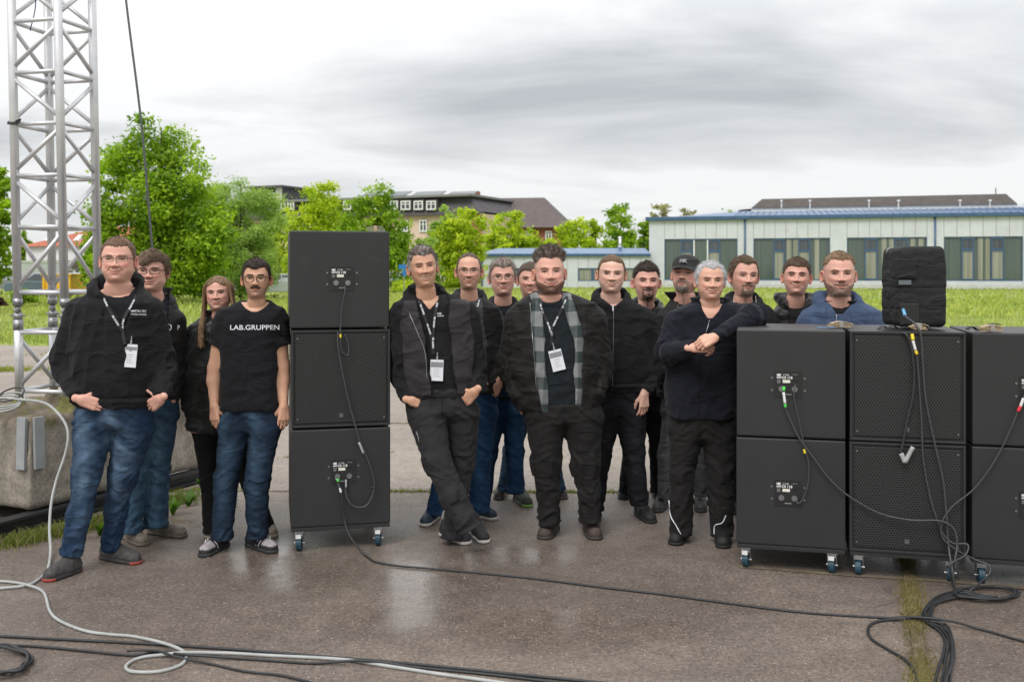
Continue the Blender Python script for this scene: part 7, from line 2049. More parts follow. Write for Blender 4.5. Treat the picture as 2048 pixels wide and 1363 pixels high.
# 4 — t-shirt man
D = 6.0
def top(c):
    c['garment']('t_shirt', M_TSHIRT, 0, sleeves=.52, opening=OPEN((585, 468, 548), (601, 478, 540), (611, 485, 532), (618, 493, 524), (623, 503, 514)), amp=.0065)
person('person with round glasses and moustache in a black printed t-shirt, arms hanging', D,
       (513, 557.5, 78, 10, 2, 0, dict(skin=TAN, jaw=.95, wide=.98, smile=.4, eye=.0030, browth=1.3, neck=1.0, hair=True, hcol=(.045, .03, .024), hl=.066, rec=.004, fringe=(-.010, .030, .056), ht=.012, hs=.006, hlen=.014, flow=(-.5, .8, .1), erect=.35, brow=(.035, .022, .018), browd=.9, beard='mustache', bcol=(.022, .015, .012), bdens=.70, bthick=.0015, blen=.004, stubble=.50, stubc=(.12, .09, .07), nb=900, neckx=-4, red=.35, jit=.3, earout=.6)),
       [(600, 478, 540, .06, .02), (608, 462, 552, .08, .01), (618, 442, 563, .10), (635, 437, 566, .115), (690, 440, 556, .12), (750, 442, 556, .118), (818, 441, 558, .118)],
       arms=[[(449, 640, .02, 21), (431, 735, .03, 15.5), (427, 760, .02, 14), (428, 815, -.03, 10)], [(556, 640, .02, 20), (565, 735, .04, 15), (567, 760, .03, 13), (568, 815, -.02, 10)]],
       legs=[[(470, 855, 0, 31), (452, 962, -.02, 26), (444, 1070, -.03, 23)], [(530, 855, 0, 31), (514, 965, -.03, 27), (514, 1066, .0, 23)]],
       feet=[(462, 1082, 402, 1116, 1.02), (496, 1088, 552, 1107, 1.02)], shoes=((.018, .018, .02), (.028, .028, .03), 'patch', (.30, .27, .28), None, (.03, .03, .03)),
       hands=[('relaxed', pk(D, 429, 812, -.03), (.08, -.12, -1), (-.45, -.85, 0), 1), ('relaxed', pk(D, 568, 812, -.02), (-.02, -.12, -1), (.5, -.8, 0), -1)],
       trousers=(M_JEAN, JD, .010, .004), top=top, seed=4, glasses=('dark', 'round'), depth=.12, aoff=.004, boff=-.020,
       prints=[('LAB.GRUPPEN', 509.5, 655, 9.5, 1.16, 0, 'lettering')])

# 5 — laughing grey-haired man with crossed legs
D = 6.12
def top(c):
    c['garment']('fleece', M_BLACKCOT, -.022, sleeves=0, opening=OPEN((560, 820, 878), (580, 832, 880), (600, 842, 874), (618, 857, 860)), amp=.004, collar=(nb_(c, .0, .01), .074, .074, .055, .35, 0))
    c['garment']('jacket', M_BLACKCOT, -.002, opening=OPEN((560, 822, 890), (600, 830, 895), (650, 842, 897), (700, 852, 902), (750, 862, 908), (792, 868, 914)), hollow=True, amp=.008, hood=(nb_(c, .015, .03), .105, .10, .020, .034, -.06, .03))
    # softshell front panels worn over the sleeves
    for nm, a, b in (('front_panel', [(600, 805, 830), (650, 800, 845), (700, 806, 853), (750, 810, 858), (792, 816, 862)], 1), ('front_panel', [(598, 898, 938), (650, 898, 944), (700, 904, 950), (750, 910, 945), (792, 914, 938)], 2)):
        v = Vol(*[np.array(q) for q in bounds(c['B'], False, False, .07)], .009)
        d = c['B'].torso(v, .012); 
        i_, X_, Y_, Z_ = v.near(d, .03); d[i_] += tfolds(X_, Y_, Z_, .008, 51, c['B'].r[:, 1].mean(), c['B'].z0)
        d = np.maximum(d, -(d + .016)); d = np.maximum(d, carve(v, a, c['B']))
        V, Fq = v.mesh(d); link(nm, mesh_np(nm, V, Fq, True), M_PURP, c['root']); c['bvhs'].append(BVHTree.FromPolygons(V.tolist(), Fq.tolist()))
person('laughing grey-haired person with crossed legs beside the left speaker stack', D,
       (846, 534, 81, 12, 2, -7, dict(skin=TAN, jaw=1.0, cheek=.2, wide=.99, smile=1.1, teeth=1.5, eye=.0010, red=.8, neck=1.05, hair=True, hcol=(.10, .075, .06), grey=((.55, .53, .52), .12, 1.0), hl=.064, rec=.010, ht=.013, hs=.008, hlen=.012, flow=(.3, .6, .3), brow=(.12, .08, .06), browd=.55, neckx=2)),
       [(584, 826, 892, .07, .03), (594, 806, 912, .09, .01), (606, 786, 938, .11), (640, 782, 948, .125), (700, 786, 950, .13), (750, 790, 948, .13), (792, 798, 940, .128)],
       arms=[[(800, 632, .02, 22), (790, 720, .06, 20), (795, 745, .04, 19), (819, 799, -.085, 15)], [(938, 632, .02, 24), (950, 715, .05, 22), (952, 740, .04, 21), (949, 783, -.07, 16)]],
       legs=[[(852, 828, -.02, 38), (874, 920, -.12, 31), (905, 990, -.17, 28), (942, 1052, -.20, 26)], [(925, 828, .04, 36), (926, 925, .05, 27), (915, 990, .04, 24), (903, 1070, .02, 25)]],
       feet=[(934, 1050, 971, 1088, 1.0), (884, 1068, 938, 1090, 1.05)], shoes=((.020, .019, .022), (.55, .50, .47), 'low', None, None, (.03, .03, .03)),
       hands=[('pocket', pk(D, 822, 800, -.112), (.86, .26, -.22), (-.1, -1, .25), 1), ('pocket', pk(D, 949, 783, -.098), (-.62, .30, -.62), (.1, -1, .1), -1)],
       trousers=(M_GREYTR, None, .010, .004), top=top, seed=5, depth=.13, boff=-.040,
       lany=([[(876, 598), (870, 630), (867, 660), (866, 690), (868, 708)], [(838, 600), (852, 640), (862, 672), (866, 700)]], (873.5, 740, 26, 42, 2, True), True),
       prints=[('HK', 879, 627, 4, 1.1, 0, 'lettering'), ('AUDIO', 881, 631.5, 2.6, 1.1, 0, 'lettering')],
       zips=[([(884, 795), (885, 815), (884, 838)], .0020, M_BLACKCOT, 'fly_seam'), ([(832, 862), (836, 872), (838, 884)], .0026, M_ZIP, 'pocket_zip'), ([(818, 625), (835, 665), (850, 705), (854, 760)], .0022, M_ZIP, 'zip')])

# 6 — balding man with glasses
D = 6.65
def top(c):
    c['garment']('t_shirt', M_GREYT, -.020, sleeves=0, opening=OPEN((580, 915, 965), (592, 926, 954), (599, 936, 946)), amp=.004)
    c['garment']('jacket', M_SOFTSH, 0, opening=OPEN((575, 915, 962), (600, 922, 963), (650, 930, 969), (700, 940, 974), (782, 944, 976)), hollow=True, amp=.007, hood=(nb_(c, .0, .03), .095, .09, .018, .030, -.05, .03))
person('balding person with slim glasses in a grey t-shirt and open jacket behind the laughing man', D,
       (938, 542.5, 72, 2, 2, 0, dict(skin=FAIR, jaw=.97, wide=.98, smile=.5, red=.8, eye=.0020, hair=True, hcol=(.10, .07, .05), hl=.098, rec=-.012, ht=.004, hs=.006, hlen=.006, scalp=.45, ns=1500, brow=(.16, .10, .07), browd=.55, stubble=.40, stubc=(.28, .18, .13), earout=.75)),
       [(590, 912, 966, .06, .03), (600, 898, 980, .09, .01), (614, 884, 996, .11), (650, 880, 1000, .12), (720, 884, 1000, .12), (785, 888, 998, .12)],
       arms=[[(895, 640, .02, 19), (888, 720, .03, 17), (898, 780, 0, 13)], [(988, 640, .02, 19), (999, 715, .05, 17), (996, 770, -.08, 13)]],
       legs=[[(918, 828, 0, 27), (890, 925, .02, 22), (868, 1022, .0, 17)], [(968, 828, .03, 28), (960, 922, .02, 25), (958, 1015, .02, 23)]],
       feet=[(874, 1032, 846, 1054, 1.0), (950, 1030, 990, 1040, 1.0)], shoes=((.020, .035, .055), (.45, .42, .38), 'low', None, None, (.05, .07, .09)),
       hands=[('pocket', pk(D, 996, 766, -.09), (-.40, .40, -.75), (.1, -1, .1), -1)],
       trousers=(M_JEAN, JN, .010, .004), top=top, seed=6, glasses=('wire', 'slim'), boff=-.036, vox=.009,
       lany=([[(960, 595), (955, 612), (948, 632), (944, 650)]], None, True))

# 7 — man with glasses, grey-brown hair
D = 7.1
def top(c):
    c['garment']('t_shirt', M_TSHIRT, -.016, sleeves=0, opening=OPEN((590, 985, 1025), (602, 994, 1020), (609, 1003, 1012)), amp=.004)
    c['garment']('jacket', M_BLACKCOT, 0, opening=OPEN((588, 985, 1027), (620, 990, 1025), (700, 998, 1022), (790, 1000, 1024)), hollow=True, amp=.006, hood=(nb_(c, .0, .03), .09, .085, .016, .028, -.05, .03))
person('smiling greying wavy hair and wire glasses between the balding man and the big man', D,
       (1005, 555, 71, 4, 3, -2, dict(skin=PINK, jaw=1.02, cheek=.3, wide=1.03, smile=.6, red=.9, eye=.0018, hair=True, hcol=(.17, .12, .09), grey=((.5, .47, .45), .25, .4), hl=.062, rec=.012, ht=.014, hs=.008, hlen=.016, curl=.18, flow=(.5, .5, .3), erect=.5, brow=(.2, .14, .1), browd=.5, rough=.6, front=.006)),
       [(598, 984, 1026, .06, .03), (607, 972, 1038, .09, .01), (622, 960, 1048, .11), (700, 960, 1050, .12), (792, 964, 1046, .12)],
       arms=[[(968, 640, .02, 17), (962, 720, .03, 15), (970, 785, 0, 12)], [(1040, 640, .02, 17), (1048, 720, .03, 15), (1044, 785, 0, 12)]],
       legs=[[(990, 825, 0, 24), (976, 905, .0, 20), (966, 995, -.02, 17)], [(1025, 825, 0, 25), (1030, 900, .0, 20), (1031, 980, -.02, 18)]],
       feet=[(964, 998, 966, 1012, .95), (1030, 992, 1058, 1015, 1.08)], shoes=((.045, .055, .04), (.10, .12, .09), 'low', None, (.20, .45, .06), (.02, .02, .02)),
       trousers=(M_JEAN, JN, .009, .004), top=top, seed=7, glasses=('wire', 'rect'), boff=-.03, vox=.009)

# 8 — half-hidden man
D = 7.35
def top(c): c['garment']('jacket', M_BLACKCOT, 0, amp=.006, opening=OPEN((585, 1045, 1078), (600, 1055, 1068)))
person('person whose smiling face is half hidden behind the big man, short brown hair', D,
       (1060, 560, 66, 0, 3, 0, dict(skin=PINK, smile=.8, red=1.0, eye=.0014, wide=1.03, hair=True, hcol=(.095, .062, .045), hl=.062, rec=.002, ht=.012, hs=.006, hlen=.009, brow=(.12, .08, .05), browd=.5)),
       [(600, 1040, 1082, .06, .03), (612, 1024, 1098, .09, .01), (628, 1014, 1106, .11), (790, 1018, 1102, .12)],
       arms=[[(1024, 640, .02, 16), (1018, 720, .03, 14), (1024, 785, 0, 11)], [(1098, 640, .02, 16), (1104, 720, .03, 14), (1098, 785, 0, 11)]],
       legs=[[(1045, 825, 0, 23), (1024, 900, 0, 19), (1008, 975, 0, 15)], [(1078, 825, 0, 23), (1100, 900, 0, 19), (1118, 975, 0, 15)]],
       feet=[(1008, 985, 996, 1000, 1.0), (1118, 985, 1126, 999, 1.0)], shoes=((.09, .075, .07), (.10, .09, .085), 'low', None, None, None),
       trousers=(M_JEAN, JL, .008, .003), top=top, seed=8, vox=.010)

# 9 — big bearded man, flannel shirt
M_PLAID = None
def plaid():
    m = mat('grey_check_flannel', (.2, .2, .2), .95, sheen=.3, bump=.3, bscale=300, bdist=.001); t = m.node_tree; b = t.nodes['Principled BSDF']
    tc_ = N(t, 'ShaderNodeTexCoord'); sp = N(t, 'ShaderNodeSeparateXYZ'); t.links.new(tc_.outputs['Object'], sp.inputs[0])
    no = N(t, 'ShaderNodeTexNoise'); no.inputs['Scale'].default_value = 5; t.links.new(tc_.outputs['Object'], no.inputs['Vector'])
    def m2(op, a, c):
        n = N(t, 'ShaderNodeMath', operation=op)
        for i, v_ in ((0, a), (1, c)):
            if isinstance(v_, (int, float)): n.inputs[i].default_value = v_
            else: t.links.new(v_, n.inputs[i])
        return n.outputs[0]
    wob = m2('MULTIPLY', no.outputs['Fac'], .03)
    a = m2('LESS_THAN', m2('FRACT', m2('DIVIDE', m2('ADD', sp.outputs[0], wob), .105), 0), .5)
    c = m2('LESS_THAN', m2('FRACT', m2('DIVIDE', m2('ADD', sp.outputs[2], wob), .16), 0), .45)
    s = m2('ADD', m2('MULTIPLY', a, .35), m2('MULTIPLY', c, .65))
    r_ = N(t, 'ShaderNodeValToRGB'); r_.color_ramp.elements[0].color = (.20, .205, .21, 1); r_.color_ramp.elements[1].color = (.018, .03, .032, 1)
    q = r_.color_ramp.elements.new(.5); q.color = (.085, .10, .10, 1)
    t.links.new(s, r_.inputs[0]); t.links.new(r_.outputs[0], b.inputs['Base Color']); return m
M_PLAID = plaid()
D = 6.32
def top(c):
    c['garment']('t_shirt', cloth('petrol_black_tshirt', (.010, .014, .018)), -.034, sleeves=0, opening=OPEN((570, 1070, 1130), (588, 1080, 1122), (596, 1092, 1110)), amp=.004)
    c['garment']('flannel_shirt', M_PLAID, -.016, z0=H - (820 - HY) / F * 6.32, sleeves=0, opening=OPEN((570, 1072, 1128), (600, 1082, 1122), (640, 1087, 1136), (700, 1090, 1152), (752, 1093, 1148), (830, 1097, 1150)), hollow=True, amp=.006, collar=(nb_(c, -.005, .0), .098, .09, .045, .45, 0))
    c['garment']('jacket', M_SOFTSH, 0, opening=OPEN((570, 1060, 1140), (595, 1060, 1142), (650, 1062, 1164), (701, 1068, 1167), (778, 1074, 1163), (830, 1086, 1160)), hollow=True, amp=.009, hood=(nb_(c, .0, .04), .130, .11, .022, .036, -.06, .035))
person('big bearded person in a grey check flannel shirt under an open jacket', D,
       (1099, 545, 87, 2, 3, -2, dict(skin=PINK, jaw=1.09, cheek=.8, wide=1.0, smile=.5, red=.8, eye=.0014, neck=1.25, hair=True, hcol=(.11, .08, .06), grey=((.42, .38, .35), .22, .2), hl=.074, rec=.012, ht=.016, hs=.003, hlen=.024, front=.006, lift=.008, fade=.058, flat=.28, flow=(.15, .35, .9), erect=.4, curl=.12, jit=.3, scalp=.22, ns=3600, brow=(.14, .09, .06), browd=.55, beard='chin', bcol=(.050, .026, .016), bdens=.72, bthick=.0012, blen=.0045, stubble=.38, stubc=(.2, .11, .08), rough=.5, nb=1500)),
       [(582, 1068, 1132, .08, .03), (592, 1045, 1162, .11, .01), (606, 1026, 1190, .14), (650, 1020, 1200, .165), (700, 1020, 1203, .175), (760, 1022, 1203, .175), (800, 1028, 1200, .165), (820, 1036, 1194, .155)],
       arms=[[(1036, 640, .0, 27), (1020, 722, .04, 25), (1022, 745, .03, 23), (1040, 796, -.05, 17)], [(1186, 640, .0, 28), (1200, 722, .04, 26), (1200, 745, .03, 24), (1190, 792, -.05, 17)]],
       legs=[[(1092, 838, 0, 42), (1092, 922, -.03, 33), (1096, 985, -.02, 28), (1098, 1042, -.02, 23)], [(1164, 838, 0, 41), (1172, 925, -.03, 32), (1177, 985, -.02, 27), (1181, 1036, -.02, 22)]],
       feet=[(1108, 1055, 1086, 1080, 1.2), (1176, 1052, 1192, 1081, 1.2)], shoes=((.055, .038, .032), (.04, .033, .03), 'boot', (.05, .03, .025), None, (.14, .05, .05)),
       hands=[('pocket', pk(D, 1040, 794, -.05), (.3, .2, -.8), (0, -1, .1), 1), ('pocket', pk(D, 1190, 790, -.05), (-.3, .2, -.8), (0, -1, .1), -1)],
       trousers=(M_WORKTR, None, .011, .005), top=top, seed=9, depth=.165, boff=-.052,
       lany=([[(1134, 592), (1126, 612), (1112, 640), (1103, 662), (1104, 690)], [(1078, 600), (1086, 625), (1098, 652), (1104, 675)]], (1114, 720, 26, 42, -14, True), True),
       zips=[([(1103, 664), (1104, 672)], .010, M_ZIP, 'buckle'), ([(1151, 866), (1170, 862), (1194, 864)], .0028, M_BLACKCOT, 'pocket_seam'), ([(1152, 905), (1172, 902), (1193, 903)], .0022, M_BLACKCOT, 'pocket_seam'), ([(1064, 928), (1085, 922), (1116, 926)], .0022, M_BLACKCOT, 'knee_seam'), ([(1068, 975), (1090, 980), (1116, 976)], .0022, M_BLACKCOT, 'knee_seam'), ([(1148, 932), (1170, 928), (1198, 930)], .0022, M_BLACKCOT, 'knee_seam'), ([(1060, 605), (1063, 650), (1067, 700), (1073, 780)], .0024, M_ZIP, 'zip'), ([(1128, 800), (1127, 825), (1125, 850)], .0022, M_BLACKCOT, 'fly_seam')])

# 10 — man with tied-back hair in black hoodie
D = 6.72
def top(c):
    c['garment']('hoodie', M_BLACKCOT, 0, opening=OPEN((575, 1196, 1252), (592, 1202, 1248), (602, 1210, 1240), (611, 1222, 1230)), hood=(nb_(c, .030, .015), .100, .090, .020, .034, -.055, .03), amp=.009, hemband=True)
person('person with long hair tied back in a plain black hoodie, one hand on the thigh', D,
       (1223, 548, 74, -3, 0, 2, dict(skin=PALE, jaw=1.03, cheek=.5, wide=1.05, smile=.5, asym=.04, red=.8, eye=.0026, neck=1.1, hair=True, hcol=(.125, .075, .042), hl=.086, rec=-.014, ht=.007, hs=.004, hlen=.010, flow=(0, -1, .0), erect=.05, jit=.15, brow=(.16, .10, .06), browd=.45, nose=.9, sideburn=-.010, rough=.2)),
       [(592, 1198, 1254, .06, .03), (602, 1186, 1272, .09, .01), (616, 1176, 1292, .11), (650, 1174, 1300, .12), (720, 1176, 1304, .13), (770, 1180, 1300, .13), (783, 1184, 1296, .12)],
       arms=[[(1186, 640, .02, 21), (1176, 720, .04, 19), (1192, 785, .02, 14)], [(1288, 640, .02, 24), (1303, 715, .05, 22), (1304, 740, .03, 21), (1292, 786, -.09, 14)]],
       legs=[[(1214, 830, .02, 30), (1200, 918, .02, 22), (1190, 1012, .02, 20)], [(1262, 830, 0, 31), (1268, 915, -.02, 25), (1279, 1002, -.03, 20)]],
       feet=[(1196, 1030, 1164, 1043, 1.0), (1274, 1024, 1306, 1048, 1.05)], shoes=((.015, .014, .014), (.018, .018, .018), 'boot', None, None, None),
       hands=[('relaxed', pk(D, 1288, 788, -.10), (-.02, -.05, -1), (.45, -.85, .1), -1)],
       trousers=(M_JEAN, ((.010, .0105, .013), (.020, .021, .025)), .009, .003), top=top, seed=10,
       zips=[([(1227, 614), (1227, 660), (1226, 720), (1225, 780)], .0022, M_ZIP, 'zip'), ([(1226, 611), (1226, 622)], .0045, M_PRINT, 'zip_pull'), ([(1250, 602), (1248, 614), (1243, 628)], .003, M_BLACKCOT, 'drawstring')])

# 11 — grinning man with dark beard
D = 7.35
def top(c): 
    c['garment']('fleece', M_BLACKCOT, -.016, sleeves=0, amp=.004, collar=(nb_(c, .0, .0), .075, .075, .045, .2, 0))
    c['garment']('jacket', M_PUFFER, 0, opening=OPEN((585, 1272, 1312), (610, 1275, 1308), (680, 1282, 1302)), hollow=True, amp=.008, hood=(nb_(c, .01, .03), .10, .095, .022, .034, -.045, .04))
person('grinning person with short dark quiff and trimmed dark goatee', D,
       (1293, 564, 72, 0, 4, 0, dict(skin=PINK, jaw=1.0, wide=1.03, smile=1.15, teeth=1.5, red=1.0, eye=.0012, hair=True, hcol=(.050, .034, .026), hl=.062, rec=.006, fade=.030, ht=.013, hs=.004, hlen=.014, front=.004, lift=.005, flow=(.1, .5, .6), erect=.3, brow=(.04, .026, .02), browd=.85, beard='goatee', bcol=(.035, .022, .018), bdens=.75, bthick=.003, blen=.005, stubble=.35, stubc=(.12, .08, .07), earout=.75)),
       [(606, 1270, 1316, .06, .03), (614, 1256, 1332, .09, .01), (628, 1246, 1342, .11), (790, 1250, 1338, .12)],
       arms=[[(1256, 645, .02, 17), (1250, 720, .03, 15), (1256, 785, 0, 12)], [(1332, 645, .02, 17), (1338, 720, .03, 15), (1332, 785, 0, 12)]],
       legs=[[(1278, 825, 0, 24), (1262, 900, 0, 19), (1250, 978, 0, 14)], [(1314, 825, 0, 24), (1316, 900, 0, 19), (1314, 978, 0, 15)]],
       feet=[(1250, 984, 1246, 1000, .95), (1312, 984, 1320, 1000, .95)], shoes=((.025, .03, .035), (.02, .02, .02), 'boot', (.02, .20, .24), None, (.02, .25, .30)),
       trousers=(M_BLKTR, None, .007, .003), top=top, seed=11, vox=.009, boff=-.03)

# 12 — man with cap
def capx(c):
    w, root = c['w'], c['root']
    th = np.linspace(0, 2 * np.pi, 49)[:-1]; rows_ = []
    for k, (z, s_) in enumerate([(.040, 1.0), (.055, 1.0), (.075, .98), (.095, .90), (.110, .76), (.121, .56), (.128, .33), (.131, .08)]):
        rows_.append(w(.084 * s_ * np.sin(th), -.012 + .106 * s_ * np.cos(th) * (1), np.full(48, z + .008 * (np.cos(th) - 1) * (k < 3))))
    V = np.concatenate(rows_); m = len(rows_)
    V2 = V + (c['hc'] - V) * .04
    f = grid_faces(m, 48); n = len(V)
    seam = [(i, (i + 1) % 48, n + (i + 1) % 48, n + i) for i in range(48)]
    cap = MB().add(np.vstack([V, V2]), [tuple(q) for q in f] + [tuple(q[::-1] + n) for q in f] + seam).build('cap', M_CAP, root, smooth=True)
    V = []; nu, nv_ = 15, 7
    for t in (0, 1):
        for j in range(nv_):
            v_ = j / (nv_ - 1)
            for i in range(nu):
                a = (i / (nu - 1) - .5) * 2 * 1.15
                rr = .086 + 0 * v_; x = .084 * math.sin(a) * (1 - .10 * v_); f0 = -.012 + .106 * math.cos(a) + v_ * .068 * math.cos(a * .9) ** .6
                V.append((x, f0, .040 - .014 * v_ - .020 * (x / .08) ** 2 * v_ - .003 * t))
    V = np.array(V); V = w(V[:, 0], V[:, 1], V[:, 2]); k0 = nu * nv_
    fs = [(j * nu + i, j * nu + i + 1, (j + 1) * nu + i + 1, (j + 1) * nu + i) for j in range(nv_ - 1) for i in range(nu - 1)]
    fs2 = [tuple(x + k0 for x in q[::-1]) for q in fs]
    ed = [((nv_ - 1) * nu + i, (nv_ - 1) * nu + i + 1, k0 + (nv_ - 1) * nu + i + 1, k0 + (nv_ - 1) * nu + i) for i in range(nu - 1)] + [(j * nu + e_, (j + 1) * nu + e_, k0 + (j + 1) * nu + e_, k0 + j * nu + e_) for j in range(nv_ - 1) for e_ in (0, nu - 1)]
    MB().add(V, fs + fs2 + ed).build('peak', M_CAP, cap, smooth=True)
    q = w(np.array([0.0]), np.array([.095]), np.array([.128]))
    tv, tf = text_mesh('HK', .030, .002)
    L3 = w(tv[:, 0], .104 - .0 * tv[:, 0] - 6.0 * tv[:, 0] ** 2 - (.068 + tv[:, 1] - .055) * .5, .075 + tv[:, 1]); L3 = L3 + np.array([0, -.006, 0])
    MB().add(L3, tf).build('logo', mat('grey_embroidery', (.22, .22, .22), .8), cap)
M_CAP = cloth('black_cap_twill', (.030, .030, .030), .85)
D = 7.0
def top(c):
    c['garment']('t_shirt', M_TSHIRT, -.016, sleeves=0, opening=OPEN((582, 1350, 1400), (596, 1360, 1392), (604, 1372, 1384)), amp=.004)
    c['garment']('jacket', M_SOFTSH, 0, opening=OPEN((580, 1352, 1402), (620, 1358, 1396), (700, 1362, 1392)), hollow=True, amp=.009, collar=(nb_(c, -.01, .02), .09, .085, .06, .55, 0))
person('person in a black cap and open black jacket with greying goatee looking left', D,
       (1371, 549, 73, -22, 8, 2, dict(skin=PINK, jaw=1.06, cheek=.6, wide=1.05, smile=.6, red=1.0, eye=.0014, neck=1.15, hair=True, hcol=(.08, .06, .05), hl=.08, ht=.004, hs=.004, hlen=.005, ns=500, brow=(.12, .08, .06), browd=.5, beard='goatee', bcol=(.10, .075, .065), bgrey=.45, bdens=.6, bthick=.004, blen=.008, stubble=.45, stubc=(.17, .12, .10))),
       [(592, 1352, 1404, .06, .03), (602, 1336, 1424, .09, .01), (616, 1322, 1436, .11), (700, 1316, 1440, .13), (792, 1320, 1436, .13)],
       arms=[[(1330, 640, .02, 20), (1320, 720, .04, 18), (1330, 790, .0, 13)], [(1430, 645, .02, 20), (1438, 720, .04, 18), (1430, 790, .0, 13)]],
       legs=[[(1352, 830, 0, 28), (1336, 910, .0, 22), (1329, 990, 0, 16)], [(1400, 830, 0, 28), (1402, 910, .0, 22), (1402, 985, 0, 16)]],
       feet=[(1334, 1002, 1312, 1026, 1.05), (1400, 1000, 1402, 1026, 1.05)], shoes=((.045, .045, .045), (.035, .034, .034), 'boot', (.02, .22, .25), None, (.02, .30, .36)),
       trousers=(M_JEAN, ((.055, .057, .062), (.10, .10, .108)), .008, .002), top=top, extra=capx, seed=12, vox=.009, boff=-.034,
       zips=[([(1356, 610), (1360, 650), (1362, 700)], .003, M_ZIP, 'zip')])

# 14 — goatee man behind
D = 7.0
def top(c): c['garment']('hoodie', M_BLACKCOT, 0, opening=OPEN((578, 1468, 1512), (594, 1474, 1508), (606, 1484, 1498)), hood=(nb_(c, .025, .02), .105, .095, .022, .040, -.055, .035), amp=.008)
person('person with parted brown hair and brown goatee in a black hoodie', D,
       (1489, 553, 77, 3, 2, 2, dict(skin=PINK, jaw=1.0, wide=1.0, smile=.45, red=.9, eye=.0016, hair=True, hcol=(.125, .082, .052), hl=.072, rec=.014, ht=.012, hs=.007, hlen=.018, flow=(-.7, .3, .0), erect=.15, jit=.2, front=.004, browup=1, brow=(.16, .11, .08), browd=.55, beard='goatee', bcol=(.115, .075, .048), bgrey=.25, bdens=.72, bthick=.003, blen=.007, earout=.75, nb=1500)),
       [(600, 1460, 1522, .06, .03), (610, 1446, 1540, .09, .01), (626, 1436, 1556, .11), (660, 1432, 1568, .125), (780, 1438, 1560, .13)],
       arms=[[(1446, 655, .02, 21), (1436, 740, .04, 18), (1446, 800, .0, 14)], [(1548, 655, .02, 22), (1558, 740, .04, 18), (1548, 800, .0, 14)]],
       legs=[[(1475, 825, 0, 28), (1475, 915, 0, 22), (1475, 1000, 0, 18)], [(1522, 825, 0, 28), (1524, 915, 0, 22), (1526, 1000, 0, 18)]],
       feet=[(1476, 1008, 1470, 1030, 1.0), (1526, 1008, 1530, 1030, 1.0)], shoes=((.02, .02, .02), (.02, .02, .02), 'low', None, None, None),
       trousers=(M_BLKTR, None, .007, .003), top=top, seed=14, vox=.010,
       zips=[([(1511, 592), (1512, 604), (1507, 614), (1502, 620)], .003, mat('cream_cord', (.5, .45, .36), .8), 'drawstring'), ([(1468, 590), (1467, 602), (1470, 612)], .003, mat('cream_cord', (.5, .45, .36), .8), 'drawstring'), ([(1524, 644), (1532, 645)], .004, M_PRINT, 'brand_mark')])

# 13 — silver-haired man leaning on the speakers, hands folded
D = 6.2
def top(c):
    c['garment']('fleece_jacket', M_NAVYFL, 0, opening=OPEN((575, 1388, 1452), (600, 1398, 1446), (620, 1405, 1438), (636, 1416, 1426)), amp=.009, vx=.0075, collar=(nb_(c, -.005, .01), .088, .085, .055, .35, 0))
person('silver-haired person leaning an elbow on the right speaker wall with folded hands', D,
       (1421, 562, 75, -2, 1, 1, dict(skin=FAIR, jaw=1.04, cheek=.6, wide=1.05, smile=.85, red=.8, eye=.0018, neck=1.12, hair=True, hcol=(.34, .335, .34), grey=((.60, .60, .61), .45, .3), hl=.076, rec=.014, ht=.012, hs=.011, hlen=.014, curl=.25, flow=(.2, .1, .2), erect=.45, rough=.5, brow=(.08, .055, .045), browd=.6, sideburn=-.025)),
       [(602, 1386, 1456, .07, .03), (610, 1366, 1476, .10, .01), (622, 1346, 1484, .12), (660, 1338, 1482, .135), (720, 1332, 1478, .145), (780, 1332, 1476, .145), (832, 1334, 1472, .14)],
       arms=[[(1352, 650, .0, 26), (1336, 700, -.05, 25), (1340, 706, -.10, 23), (1388, 694, -.30, 14)], [(1462, 632, -.02, 28), (1508, 632, -.16, 23), (1500, 634, -.20, 21), (1428, 676, -.36, 14)]],
       legs=[[(1372, 870, 0, 34), (1364, 945, -.02, 28), (1362, 1000, -.02, 27), (1362, 1062, -.02, 24)], [(1436, 870, 0, 35), (1440, 945, -.02, 30), (1442, 1000, -.02, 28), (1444, 1064, -.03, 25)]],
       feet=[(1368, 1066, 1348, 1092, 1.1), (1446, 1068, 1446, 1098, 1.1)], shoes=((.012, .012, .012), (.014, .014, .014), 'boot', None, None, (.02, .02, .02)),
       hands=[('clasp', pk(D, 1386, 695, -.31), (.95, -.22, .05), (-.1, -.75, .65), 1), ('clasp', pk(D, 1430, 674, -.375), (-.88, -.05, -.42), (-.35, -.85, .35), -1)],
       trousers=(M_WORKTR, None, .010, .003), top=top, seed=13, depth=.14,
       zips=[([(1419, 640), (1416, 652), (1412, 666)], .0028, M_ZIP, 'zip'), ([(1398, 715), (1397, 770), (1396, 830)], .002, M_BLACKCOT, 'zip'), ([(1338, 1000), (1341, 1030), (1352, 1050), (1362, 1068)], .0035, M_PRINT, 'reflective_piping'), ([(1452, 1030), (1444, 1045), (1430, 1050), (1428, 1068)], .0030, M_PRINT, 'reflective_piping')])

